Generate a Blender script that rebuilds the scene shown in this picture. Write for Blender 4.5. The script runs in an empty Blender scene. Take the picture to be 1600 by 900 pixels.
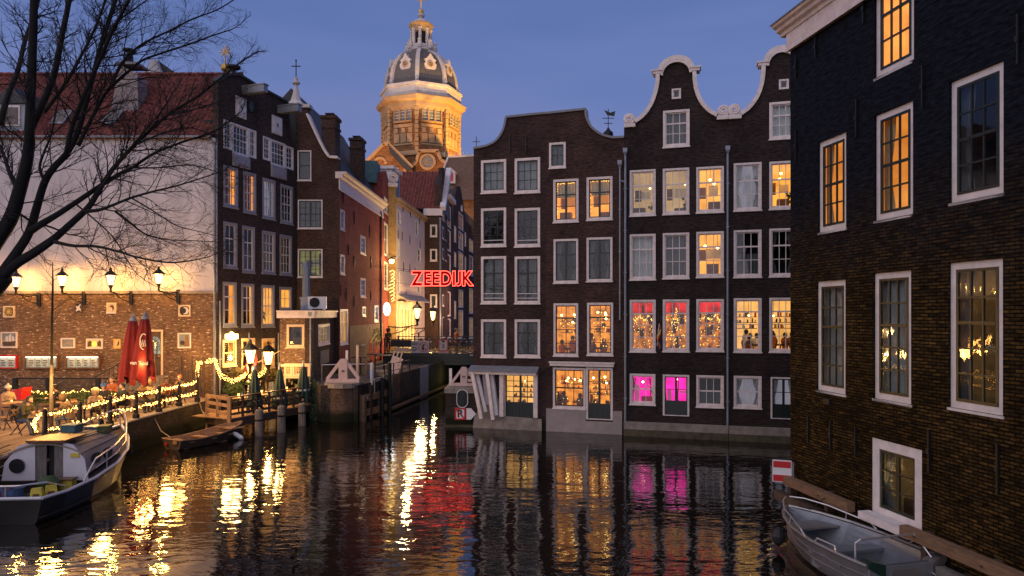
import bpy, bmesh, math, random
from mathutils import Vector, Matrix, noise
from math import sin, cos, pi, radians, sqrt, atan2, hypot

SC = bpy.context.scene
COL = SC.collection
RND = random.Random(7)

# ------------------------------------------------------------------ camera
F, HY, EYE = 1067.0, 490.0, 5.5          # focal length and horizon of the 1600x900 photograph, eye height over the water
cd = bpy.data.cameras.new('camera')
cd.sensor_width = 36.0
cd.lens = F / 1600.0 * 36.0
cd.shift_y = (HY - 450.0) / 1600.0
cd.clip_start, cd.clip_end = 0.1, 6000.0
cam = bpy.data.objects.new('camera', cd)
cam.location = (0, 0, EYE)
cam.rotation_euler = (radians(90), 0, 0)
COL.objects.link(cam)
SC.camera = cam

# ------------------------------------------------------------------ sky and twilight
SUN_EL, SUN_AZ = radians(24), radians(-142)      # afterglow behind the camera, to the left
W = bpy.data.worlds.new('World')
SC.world = W
W.use_nodes = True
nt = W.node_tree
nt.nodes.clear()
wo = nt.nodes.new('ShaderNodeOutputWorld')
bg = nt.nodes.new('ShaderNodeBackground')
sky = nt.nodes.new('ShaderNodeTexSky')
sky.sky_type = 'NISHITA'
sky.sun_disc = False
sky.sun_elevation = radians(1.5)
sky.sun_rotation = radians(215)
sky.altitude = 0
sky.air_density, sky.dust_density, sky.ozone_density = 1.0, 0.6, 5.0
tint = nt.nodes.new('ShaderNodeMix'); tint.data_type = 'RGBA'; tint.blend_type = 'MIX'
tint.inputs[0].default_value = 0.86
tc = nt.nodes.new('ShaderNodeTexCoord')
sx = nt.nodes.new('ShaderNodeSeparateXYZ')
rmp = nt.nodes.new('ShaderNodeValToRGB')
cr = rmp.color_ramp
cr.elements[0].position = 0.0;  cr.elements[0].color = (0.225, 0.20, 0.35, 1)
cr.elements[1].position = 1.0;  cr.elements[1].color = (0.04, 0.06, 0.16, 1)
for p, c in ((0.14, (0.18, 0.195, 0.37, 1)), (0.30, (0.122, 0.170, 0.375, 1)), (0.45, (0.088, 0.138, 0.335, 1))):
    e = cr.elements.new(p); e.color = c
sc_ = nt.nodes.new('ShaderNodeVectorMath'); sc_.operation = 'SCALE'; sc_.inputs['Scale'].default_value = 1.4 / 0.12
nt.links.new(tc.outputs['Generated'], sx.inputs[0])
# faint thin cloud streaks
mpn = nt.nodes.new('ShaderNodeMapping'); mpn.inputs['Scale'].default_value = (1.5, 1.5, 9)
nzs = nt.nodes.new('ShaderNodeTexNoise'); nzs.inputs['Scale'].default_value = 2.2; nzs.inputs['Detail'].default_value = 5
nt.links.new(tc.outputs['Generated'], mpn.inputs[0]); nt.links.new(mpn.outputs[0], nzs.inputs[0])
mad = nt.nodes.new('ShaderNodeMath'); mad.operation = 'MULTIPLY_ADD'; mad.inputs[1].default_value = 0.20; mad.inputs[2].default_value = -0.10
add = nt.nodes.new('ShaderNodeMath'); add.operation = 'SUBTRACT'
nt.links.new(nzs.outputs[0], mad.inputs[0])
nt.links.new(sx.outputs['Z'], add.inputs[0]); nt.links.new(mad.outputs[0], add.inputs[1])
nt.links.new(add.outputs[0], rmp.inputs[0])
nt.links.new(rmp.outputs[0], sc_.inputs[0])
nt.links.new(sky.outputs[0], tint.inputs[6]); nt.links.new(sc_.outputs[0], tint.inputs[7])
nt.links.new(tint.outputs[2], bg.inputs[0])
bg.inputs[1].default_value = 0.12
nt.links.new(bg.outputs[0], wo.inputs[0])

sl = bpy.data.lights.new('afterglow', 'SUN')
sl.energy = 1.95
sl.angle = radians(125)
sl.color = (1.0, 0.83, 0.75)
sun = bpy.data.objects.new('afterglow', sl)
dirv = Vector((sin(SUN_AZ) * cos(SUN_EL), cos(SUN_AZ) * cos(SUN_EL), sin(SUN_EL)))
sun.rotation_euler = dirv.to_track_quat('Z', 'Y').to_euler()
COL.objects.link(sun)

vs = SC.view_settings
vs.view_transform = 'Standard'; vs.look = 'None'; vs.exposure = 0.0; vs.gamma = 1.0; vs.use_curve_mapping = False
SC.cycles.use_denoising = True
SC.cycles.max_bounces = 6
SC.cycles.diffuse_bounces = 2
SC.cycles.glossy_bounces = 3
SC.cycles.transparent_max_bounces = 12
SC.cycles.sample_clamp_indirect = 4.0
SC.cycles.caustics_reflective = False
SC.cycles.caustics_refractive = False

# ------------------------------------------------------------------ materials
M = {}
def new_mat(name):
    m = bpy.data.materials.new(name); m.use_nodes = True
    M[name] = m
    n = m.node_tree.nodes
    return m, n, m.node_tree.links, n['Principled BSDF']

def mat(name, col, rough=0.7, metal=0.0, var=0.25, scale=3.0, bump=0.15, bscale=25.0, spec=0.5, stretch=(1, 1, 1)):
    m, n, l, b = new_mat(name)
    t = n.new('ShaderNodeTexCoord'); mp = n.new('ShaderNodeMapping'); mp.inputs['Scale'].default_value = stretch
    l.new(t.outputs['Object'], mp.inputs[0])
    nz = n.new('ShaderNodeTexNoise'); nz.inputs['Scale'].default_value = scale; nz.inputs['Detail'].default_value = 6; nz.inputs['Roughness'].default_value = 0.65
    l.new(mp.outputs[0], nz.inputs[0])
    r = n.new('ShaderNodeValToRGB')
    r.color_ramp.elements[0].position = 0.3; r.color_ramp.elements[1].position = 0.7
    r.color_ramp.elements[0].color = tuple(c * (1 - var) for c in col) + (1,)
    r.color_ramp.elements[1].color = tuple(min(1, c * (1 + var)) for c in col) + (1,)
    l.new(nz.outputs[0], r.inputs[0]); l.new(r.outputs[0], b.inputs['Base Color'])
    b.inputs['Roughness'].default_value = rough; b.inputs['Metallic'].default_value = metal
    b.inputs['Specular IOR Level'].default_value = spec
    if bump:
        nb = n.new('ShaderNodeTexNoise'); nb.inputs['Scale'].default_value = bscale; nb.inputs['Detail'].default_value = 4
        l.new(mp.outputs[0], nb.inputs[0])
        bp = n.new('ShaderNodeBump'); bp.inputs['Strength'].default_value = bump; bp.inputs['Distance'].default_value = 0.02
        l.new(nb.outputs[0], bp.inputs['Height']); l.new(bp.outputs[0], b.inputs['Normal'])
    return m

def brick(name, c1, c2, mortar, bw=0.22, bh=0.065, joint=0.012, rough=0.85, var=0.45, bump=0.5, spec=0.15, tar_lit_split=None, fleck=0.0, fleckcol=(.5, .42, .32), stain=0.5):
    m, n, l, b = new_mat(name)
    t = n.new('ShaderNodeTexCoord')
    s = n.new('ShaderNodeSeparateXYZ'); l.new(t.outputs['Object'], s.inputs[0])
    sn = n.new('ShaderNodeSeparateXYZ'); l.new(t.outputs['Normal'], sn.inputs[0])
    ab = n.new('ShaderNodeMath'); ab.operation = 'ABSOLUTE'; l.new(sn.outputs[0], ab.inputs[0])
    gt = n.new('ShaderNodeMath'); gt.operation = 'GREATER_THAN'; gt.inputs[1].default_value = 0.7; l.new(ab.outputs[0], gt.inputs[0])
    mx = n.new('ShaderNodeMix'); l.new(gt.outputs[0], mx.inputs[0]); l.new(s.outputs[0], mx.inputs[2]); l.new(s.outputs[1], mx.inputs[3])
    cb = n.new('ShaderNodeCombineXYZ'); l.new(mx.outputs[0], cb.inputs[0]); l.new(s.outputs[2], cb.inputs[1])
    # old courses wander a little
    wn = n.new('ShaderNodeTexNoise'); wn.inputs['Scale'].default_value = 0.9; wn.inputs['Detail'].default_value = 3
    l.new(cb.outputs[0], wn.inputs[0])
    wm = n.new('ShaderNodeVectorMath'); wm.operation = 'MULTIPLY_ADD'; wm.inputs[1].default_value = (0.03, 0.05, 0)
    l.new(wn.outputs[1], wm.inputs[0]); l.new(cb.outputs[0], wm.inputs[2])
    bt = n.new('ShaderNodeTexBrick')
    bt.inputs['Color1'].default_value = c1 + (1,); bt.inputs['Color2'].default_value = c2 + (1,); bt.inputs['Mortar'].default_value = mortar + (1,)
    bt.inputs['Scale'].default_value = 1.0; bt.inputs['Mortar Size'].default_value = joint; bt.inputs['Mortar Smooth'].default_value = 0.3
    bt.inputs['Brick Width'].default_value = bw; bt.inputs['Row Height'].default_value = bh
    l.new(wm.outputs[0], bt.inputs[0])
    nz = n.new('ShaderNodeTexNoise'); nz.inputs['Scale'].default_value = 0.55; nz.inputs['Detail'].default_value = 8; nz.inputs['Roughness'].default_value = 0.7
    l.new(t.outputs['Object'], nz.inputs[0])
    rp = n.new('ShaderNodeValToRGB'); rp.color_ramp.elements[0].position = 0.32; rp.color_ramp.elements[1].position = 0.7
    lo = 1 - stain
    rp.color_ramp.elements[0].color = (lo, lo, lo, 1); rp.color_ramp.elements[1].color = (1.3, 1.3, 1.3, 1)
    l.new(nz.outputs[0], rp.inputs[0])
    mu = n.new('ShaderNodeMix'); mu.data_type = 'RGBA'; mu.blend_type = 'MULTIPLY'; mu.inputs[0].default_value = 1
    l.new(bt.outputs[0], mu.inputs[6]); l.new(rp.outputs[0], mu.inputs[7])
    # brick-sized mottle
    mp = n.new('ShaderNodeMapping'); mp.inputs['Scale'].default_value = (4.5, 14, 1)
    l.new(cb.outputs[0], mp.inputs[0])
    n2 = n.new('ShaderNodeTexNoise'); n2.inputs['Scale'].default_value = 1.0; n2.inputs['Detail'].default_value = 3
    l.new(mp.outputs[0], n2.inputs[0])
    r2 = n.new('ShaderNodeValToRGB'); r2.color_ramp.elements[0].position = 0.3; r2.color_ramp.elements[1].position = 0.7
    r2.color_ramp.elements[0].color = (1 - var, 1 - var, 1 - var, 1); r2.color_ramp.elements[1].color = (1 + var, 1 + var, 1 + var, 1)
    l.new(n2.outputs[0], r2.inputs[0])
    m2 = n.new('ShaderNodeMix'); m2.data_type = 'RGBA'; m2.blend_type = 'MULTIPLY'; m2.inputs[0].default_value = 1
    l.new(mu.outputs[2], m2.inputs[6]); l.new(r2.outputs[0], m2.inputs[7])
    out = m2.outputs[2]
    if fleck:
        n3 = n.new('ShaderNodeTexNoise'); n3.inputs['Scale'].default_value = 1.3; n3.inputs['Detail'].default_value = 1
        mp3 = n.new('ShaderNodeMapping'); mp3.inputs['Scale'].default_value = (3.2, 11, 1); mp3.inputs['Location'].default_value = (3, 7, 0)
        l.new(cb.outputs[0], mp3.inputs[0]); l.new(mp3.outputs[0], n3.inputs[0])
        r3 = n.new('ShaderNodeValToRGB'); r3.color_ramp.elements[0].position = 0.72 - fleck * .15; r3.color_ramp.elements[1].position = 0.78 - fleck * .15
        l.new(n3.outputs[0], r3.inputs[0])
        m3 = n.new('ShaderNodeMix'); m3.data_type = 'RGBA'; l.new(r3.outputs[0], m3.inputs[0]); l.new(out, m3.inputs[6]); m3.inputs[7].default_value = fleckcol + (1,)
        out = m3.outputs[2]
    # green slime up to the tide line
    az0 = n.new('ShaderNodeMath'); az0.operation = 'MULTIPLY_ADD'; az0.inputs[1].default_value = -.9; l.new(nz.outputs[0], az0.inputs[0]); l.new(s.outputs[2], az0.inputs[2])
    mr0 = n.new('ShaderNodeMapRange'); mr0.inputs[1].default_value = .18; mr0.inputs[2].default_value = -.12; l.new(az0.outputs[0], mr0.inputs[0])
    mm0 = n.new('ShaderNodeMix'); mm0.data_type = 'RGBA'; l.new(mr0.outputs[0], mm0.inputs[0]); l.new(out, mm0.inputs[6]); mm0.inputs[7].default_value = (.016, .018, .009, 1); out = mm0.outputs[2]
    if tar_lit_split:       # tar-black above; terrace light on the lower courses painted in as golden brick
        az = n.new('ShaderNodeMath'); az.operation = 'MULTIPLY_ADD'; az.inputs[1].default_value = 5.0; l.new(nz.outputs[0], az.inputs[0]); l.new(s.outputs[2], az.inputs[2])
        rt_ = n.new('ShaderNodeMapRange'); rt_.inputs[1].default_value = tar_lit_split + 1.2; rt_.inputs[2].default_value = tar_lit_split + 4.0; l.new(az.outputs[0], rt_.inputs[0])
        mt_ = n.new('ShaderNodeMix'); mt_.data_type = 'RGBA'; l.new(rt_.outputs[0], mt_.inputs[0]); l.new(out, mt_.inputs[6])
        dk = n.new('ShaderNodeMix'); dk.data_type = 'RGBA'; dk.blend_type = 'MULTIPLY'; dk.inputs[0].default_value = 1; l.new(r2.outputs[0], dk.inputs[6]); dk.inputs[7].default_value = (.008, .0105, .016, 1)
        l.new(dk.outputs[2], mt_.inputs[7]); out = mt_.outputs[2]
    l.new(out, b.inputs['Base Color'])
    b.inputs['Roughness'].default_value = rough; b.inputs['Specular IOR Level'].default_value = spec
    ad = n.new('ShaderNodeMath'); ad.operation = 'MULTIPLY_ADD'; ad.inputs[1].default_value = 0.5
    inv = n.new('ShaderNodeMath'); inv.operation = 'SUBTRACT'; inv.inputs[0].default_value = 1.0; l.new(bt.outputs['Fac'], inv.inputs[1])
    l.new(n2.outputs[0], ad.inputs[0]); l.new(inv.outputs[0], ad.inputs[2])
    bp = n.new('ShaderNodeBump'); bp.inputs['Strength'].default_value = bump; bp.inputs['Distance'].default_value = 0.02
    l.new(ad.outputs[0], bp.inputs['Height']); l.new(bp.outputs[0], b.inputs['Normal'])
    return m

def glow(name, col, strength, var=0.0, scale=2.0, col2=None):
    m, n, l, b = new_mat(name)
    n.remove(b)
    e = n.new('ShaderNodeEmission'); e.inputs[1].default_value = strength
    e.inputs[0].default_value = col + (1,)
    if var or col2:
        t = n.new('ShaderNodeTexCoord'); oi = n.new('ShaderNodeObjectInfo')
        nz = n.new('ShaderNodeTexNoise'); nz.noise_dimensions = '4D'; nz.inputs['Scale'].default_value = scale; nz.inputs['Detail'].default_value = 3
        mm = n.new('ShaderNodeMath'); mm.operation = 'MULTIPLY'; mm.inputs[1].default_value = 37
        l.new(oi.outputs['Random'], mm.inputs[0]); l.new(mm.outputs[0], nz.inputs['W'])
        l.new(t.outputs['Object'], nz.inputs[0])
        r = n.new('ShaderNodeValToRGB'); r.color_ramp.elements[0].position = 0.32; r.color_ramp.elements[1].position = 0.68
        c2 = col2 or tuple(c * (1 - var) for c in col)
        r.color_ramp.elements[0].color = c2 + (1,); r.color_ramp.elements[1].color = col + (1,)
        l.new(nz.outputs[0], r.inputs[0]); l.new(r.outputs[0], e.inputs[0])
    l.new(e.outputs[0], n['Material Output'].inputs[0])
    return m

def shine(name, col, strength):
    m = glow(name, col, strength); n, l = m.node_tree.nodes, m.node_tree.links
    a = n.new('ShaderNodeAddShader'); t = n.new('ShaderNodeBsdfTransparent'); t.inputs[0].default_value = (1, .95, .85, 1)
    l.new(n['Emission'].outputs[0], a.inputs[0]); l.new(t.outputs[0], a.inputs[1]); l.new(a.outputs[0], n['Material Output'].inputs[0])
    return m

def glass(name, f0=.035, tintc=(0.9, 0.95, 0.95), rough=0.02):
    m, n, l, b = new_mat(name)
    n.remove(b)
    tr = n.new('ShaderNodeBsdfTransparent'); tr.inputs[0].default_value = tintc + (1,)
    g = n.new('ShaderNodeBsdfGlossy'); g.inputs['Roughness'].default_value = rough
    t = n.new('ShaderNodeTexCoord'); oi = n.new('ShaderNodeObjectInfo')
    # hand-made panes: every pane leans and bows slightly
    nz = n.new('ShaderNodeTexNoise'); nz.noise_dimensions = '4D'; nz.inputs['Scale'].default_value = 1.1; nz.inputs['Detail'].default_value = 1
    mm = n.new('ShaderNodeMath'); mm.operation = 'MULTIPLY'; mm.inputs[1].default_value = 61
    l.new(oi.outputs['Random'], mm.inputs[0]); l.new(mm.outputs[0], nz.inputs['W']); l.new(t.outputs['Generated'], nz.inputs[0])
    bp = n.new('ShaderNodeBump'); bp.inputs['Strength'].default_value = 0.10; bp.inputs['Distance'].default_value = 0.03
    l.new(nz.outputs[0], bp.inputs['Height']); l.new(bp.outputs[0], g.inputs['Normal'])
    lw = n.new('ShaderNodeLayerWeight'); lw.inputs[0].default_value = .5
    pw = n.new('ShaderNodeMath'); pw.operation = 'POWER'; pw.inputs[1].default_value = 4
    fr = n.new('ShaderNodeMath'); fr.operation = 'MULTIPLY_ADD'; fr.inputs[1].default_value = .85; fr.inputs[2].default_value = f0
    l.new(lw.outputs['Facing'], pw.inputs[0]); l.new(pw.outputs[0], fr.inputs[0])
    mx = n.new('ShaderNodeMixShader')
    l.new(fr.outputs[0], mx.inputs[0]); l.new(tr.outputs[0], mx.inputs[1]); l.new(g.outputs[0], mx.inputs[2])
    l.new(mx.outputs[0], n['Material Output'].inputs[0])
    return m

brick('brick_purple', (.07, .034, .03), (.04, .022, .021), (.05, .04, .038), stain=.5)
brick('brick_brown', (.082, .038, .030), (.045, .023, .021), (.062, .048, .043), stain=.5)
brick('brick_black', (.042, .025, .022), (.024, .016, .015), (.042, .034, .032), stain=.5)
brick('brick_tar', (.100, .055, .015), (.024, .015, .006), (.006, .005, .003), stain=.7, var=.75, bump=1.0, spec=.06, rough=.6, bh=.07, bw=.22, joint=.014, tar_lit_split=7.2)
brick('brick_soot', (.075, .050, .042), (.048, .034, .030), (.05, .042, .04), stain=.4)
brick('brick_red', (.30, .062, .045), (.22, .045, .035), (.20, .08, .06), stain=.35, bump=.3)
brick('brick_dark_brown', (.085, .046, .035), (.055, .032, .026), (.08, .06, .05), stain=.45)
brick('brick_terrace', (.205, .122, .072), (.115, .07, .046), (.15, .105, .07), fleck=.5, var=.4, stain=.4)
brick('brick_quay', (.075, .055, .042), (.045, .036, .03), (.055, .046, .038), stain=.6)
brick('brick_pier', (.17, .10, .07), (.11, .07, .05), (.12, .09, .065), stain=.6)
brick('stone_church', (.36, .18, .08), (.25, .12, .055), (.22, .12, .06), bw=1.1, bh=.42, joint=.03, stain=.5, bump=.7)
brick('paving', (.24, .17, .12), (.17, .12, .09), (.11, .08, .06), bw=.3, bh=.15, stain=.4)
mat('white_paint', (.70, .655, .635), .45, var=.16, scale=3.5, bump=.05)
mat('grey_paint', (.30, .29, .32), .5, var=.1, bump=.05)
mat('white_trim', (.68, .595, .56), .5, var=.2, scale=4, bump=.06)
mat('cream_trim', (.66, .48, .30), .5, var=.1, bump=.06)
mat('white_plaster', (.50, .49, .52), .85, var=.22, scale=1.1, bump=.15, bscale=12, stretch=(1, 1, .3))
mat('street_plaster', (.62, .50, .46), .85, var=.08, scale=.9, bump=.12)
mat('grey_plaster', (.30, .26, .25), .85, var=.18, scale=1.6, bump=.3)
mat('ochre_plaster', (.30, .19, .08), .85, var=.3, scale=2, bump=.2)
mat('mustard_plaster', (.34, .22, .08), .85, var=.3, scale=2, bump=.2)
mat('stone_light', (.44, .29, .145), .8, var=.2, scale=.8, bump=.3, bscale=5)
mat('stone_pale', (.60, .54, .50), .8, var=.18, scale=1.2, bump=.2, bscale=6)
mat('stone_grey', (.24, .21, .18), .85, var=.35, scale=2.5, bump=.4, bscale=10)
mat('moss_stone', (.07, .06, .035), .9, var=.5, scale=3, bump=.5)
mat('slate', (.12, .105, .095), .6, var=.45, scale=4, bump=.4, bscale=9)
mat('lead', (.17, .18, .20), .5, var=.2, bump=.1)
mat('roof_red', (.165, .040, .028), .8, var=.55, scale=2.5, bump=.3)
mat('roof_brown', (.15, .085, .055), .8, var=.3, scale=3, bump=.3)
mat('roof_dark', (.030, .034, .036), .6, var=.3, scale=3, bump=.3)
mat('copper_green', (.05, .13, .15), .6, var=.3)
mat('zinc', (.22, .25, .29), .45, .4, var=.15, bump=.05)
mat('iron_black', (.016, .016, .017), .45, .3, var=.2, bump=.05)
mat('green_black', (.008, .016, .013), .35, var=.2, bump=.03)
mat('green_paint', (.012, .035, .025), .4, var=.2, bump=.03)
mat('wood_beam', (.19, .11, .06), .75, var=.35, scale=4, bump=.4, bscale=14, stretch=(1, 1, 6))
mat('wood_warm', (.33, .19, .09), .7, var=.35, scale=4, bump=.3)
mat('wood_dark', (.07, .045, .03), .75, var=.4, scale=4, bump=.4)
mat('wood_grey', (.17, .15, .13), .85, var=.4, scale=5, bump=.5, stretch=(3, 3, .5))
mat('wood_interior', (.16, .075, .03), .5, var=.4)
mat('pink_stone', (.52, .40, .38), .7, var=.15, scale=3, bump=.2)
mat('bark', (.009, .008, .007), .9, var=.4, scale=6, bump=.8, bscale=18, stretch=(1, 1, .4))
mat('bark_pale', (.20, .16, .11), .9, var=.4, scale=6, bump=.5)
mat('leaf', (.05, .085, .02), .7, var=.5, scale=3, bump=0)
mat('leaf_autumn', (.12, .09, .025), .7, var=.5, scale=3, bump=0)
mat('ivy', (.035, .055, .025), .7, var=.5, scale=3, bump=0)
mat('red_canvas', (.16, .005, .008), .8, var=.12, scale=2, bump=.1)
mat('green_canvas', (.022, .05, .035), .75, var=.2, scale=2, bump=.1)
mat('white_cloth', (.7, .66, .6), .85, var=.08, bump=.1)
mat('curtain_net', (.36, .34, .34), .9, var=.15, scale=4, bump=.1)
mat('curtain_white', (.62, .58, .56), .9, var=.1, scale=4, bump=.1)
mat('curtain_grey', (.13, .125, .13), .9, var=.15, scale=4, bump=.1)
mat('blind_cream', (.66, .5, .28), .9, var=.1, scale=4, bump=.1)
mat('dark_room', (.02, .02, .022), .9, var=.3, bump=0)
mat('red_paint', (.50, .018, .02), .4, var=.06, bump=.02)
mat('sign_white', (.75, .73, .72), .45, var=.04, bump=.01)
mat('sign_black', (.012, .012, .013), .5, var=.05, bump=.01)
mat('sign_grey', (.45, .42, .42), .45, var=.05, bump=.01)
mat('board_green', (.10, .15, .04), .6, var=.15, bump=.05)
mat('hull_dark', (.022, .021, .017), .35, var=.35, scale=1.5, bump=.1)
mat('hull_white', (.66, .64, .67), .4, var=.1, scale=1.5, bump=.06)
mat('hull_pink', (.45, .36, .33), .5, var=.15, scale=2, bump=.06)
mat('boat_deck', (.30, .23, .19), .75, var=.25, scale=3, bump=.2)
mat('aluminium', (.34, .33, .32), .38, .7, var=.12, scale=2, bump=.06)
mat('aluminium_dull', (.22, .24, .27), .5, .5, var=.2, scale=2, bump=.06)
mat('steel_tube', (.62, .60, .60), .3, .7, var=.08, bump=.02)
mat('rubber', (.012, .012, .013), .6, var=.2, bump=.05)
mat('blue_plastic', (.08, .13, .26), .45, var=.1, bump=.03)
mat('white_plastic', (.7, .68, .68), .4, var=.05, bump=.02)
mat('red_plastic', (.35, .03, .05), .45, var=.1, bump=.03)
mat('yellow_paper', (.60, .48, .06), .6, var=.4, scale=9, bump=.03)
mat('rope', (.42, .32, .2), .9, var=.2, bump=.3)
mat('skin', (.50, .30, .22), .55, var=.06, bump=0)
mat('hair_dark', (.02, .014, .011), .6, var=.3, bump=.2)
mat('coat_black', (.016, .017, .02), .85, var=.2, bump=.1)
mat('coat_olive', (.045, .045, .025), .85, var=.2, bump=.1)
mat('coat_beige', (.33, .24, .15), .85, var=.15, bump=.1)
mat('coat_brown', (.12, .075, .045), .85, var=.2, bump=.1)
mat('coat_rust', (.32, .10, .04), .85, var=.2, bump=.1)
mat('jeans', (.06, .08, .13), .85, var=.2, bump=.1)
mat('trousers_dark', (.02, .02, .024), .85, var=.2, bump=.1)
mat('wool_white', (.62, .54, .44), .95, var=.15, bump=.3)
mat('wool_blue', (.04, .10, .30), .95, var=.15, bump=.3)
mat('chair_orange', (.42, .16, .06), .6, var=.2, bump=.05)
mat('chair_wood', (.20, .11, .06), .6, var=.3, bump=.1)
mat('graffiti_red', (.42, .03, .015), .8, var=.5, scale=5, bump=.05)
mat('graffiti_yellow', (.62, .5, .16), .8, var=.3, scale=5, bump=.05)
mat('gold', (.70, .42, .09), .35, .6, var=.15, bump=.1)
mat('tile_blue', (.17, .21, .24), .6, var=.2, scale=5, bump=.05)
mat('tile_cream', (.62, .50, .33), .7, var=.1, bump=.1)
mat('asphalt', (.06, .055, .05), .9, var=.3, bump=.3)
mat('rainbow_red', (.5, .03, .02), .8, var=.1, bump=.02); mat('rainbow_orange', (.5, .16, .02), .8, var=.1, bump=.02)
mat('rainbow_yellow', (.5, .4, .03), .8, var=.1, bump=.02); mat('rainbow_green', (.03, .22, .05), .8, var=.1, bump=.02)
mat('rainbow_blue', (.03, .06, .3), .8, var=.1, bump=.02); mat('rainbow_violet', (.12, .03, .2), .8, var=.1, bump=.02)
glass('window_glass')
glass('screen_glass', f0=.03)
# lit rooms
glow('room_amber', (1.0, .32, .042), 1.8, col2=(.62, .16, .015), scale=1.6)
glow('room_yellow', (1.0, .37, .058), 1.8, col2=(.60, .21, .025), scale=1.6)
glow('room_gold', (1.0, .29, .034), 1.6, col2=(.26, .07, .008), scale=2.6)
glow('room_orange', (1.0, .32, .05), 1.15, col2=(.62, .15, .018), scale=1.2)
glow('room_red', (1.0, .010, .010), 1.5, col2=(.14, .006, .003), scale=2.4)
glow('room_ember', (1.0, .27, .035), 1.1, col2=(.10, .014, .006), scale=4.5)
glow('room_pink', (1.0, .010, .32), 2.2, col2=(.35, .0, .12), scale=1.8)
glow('room_cream', (1.0, .44, .115), 1.55, col2=(.60, .26, .06), scale=1.8)
glow('room_beige', (.78, .43, .19), .85, col2=(.46, .25, .12), scale=1.5)
glow('room_lilac', (.42, .36, .42), .62, col2=(.30, .26, .34), scale=1.5)
glow('room_green', (.42, .34, .06), .55, col2=(.15, .13, .03), scale=1.5)
glow('room_dim', (.16, .085, .03), .5, col2=(.04, .02, .01), scale=1.5)
shine('bulb', (1.0, .62, .20), 9.0)
glow('bulb_gold', (1.0, .50, .09), 5.0)
glow('bulb_small', (1.0, .48, .10), 20.0)
shine('lantern_glow', (1.0, .62, .20), 4.5)
glow('lamp_white', (1.0, .88, .66), 5.0)
glow('red_strip', (1.0, .02, .03), 2.0)
glow('pink_tube', (1.0, .35, .75), 2.5)
glow('neon_red', (1.0, .06, .04), 9.0)
glow('neon_fill', (1.0, .010, .016), .32)
glow('menu_wall_fill', (1.0, .80, .52), 1.5)
glow('menu_dim', (.8, .62, .40), .8, col2=(.30, .28, .2), scale=6)
glow('shop_white', (.75, .92, 1.0), 3.0)
glow('sign_yellow_lit', (1.0, .72, .22), 2.6)
glow('candle', (1.0, .5, .12), 7.0)
glow('shop_glow', (1.0, .66, .22), 2.0, col2=(.9, .42, .08), scale=3)

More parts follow.
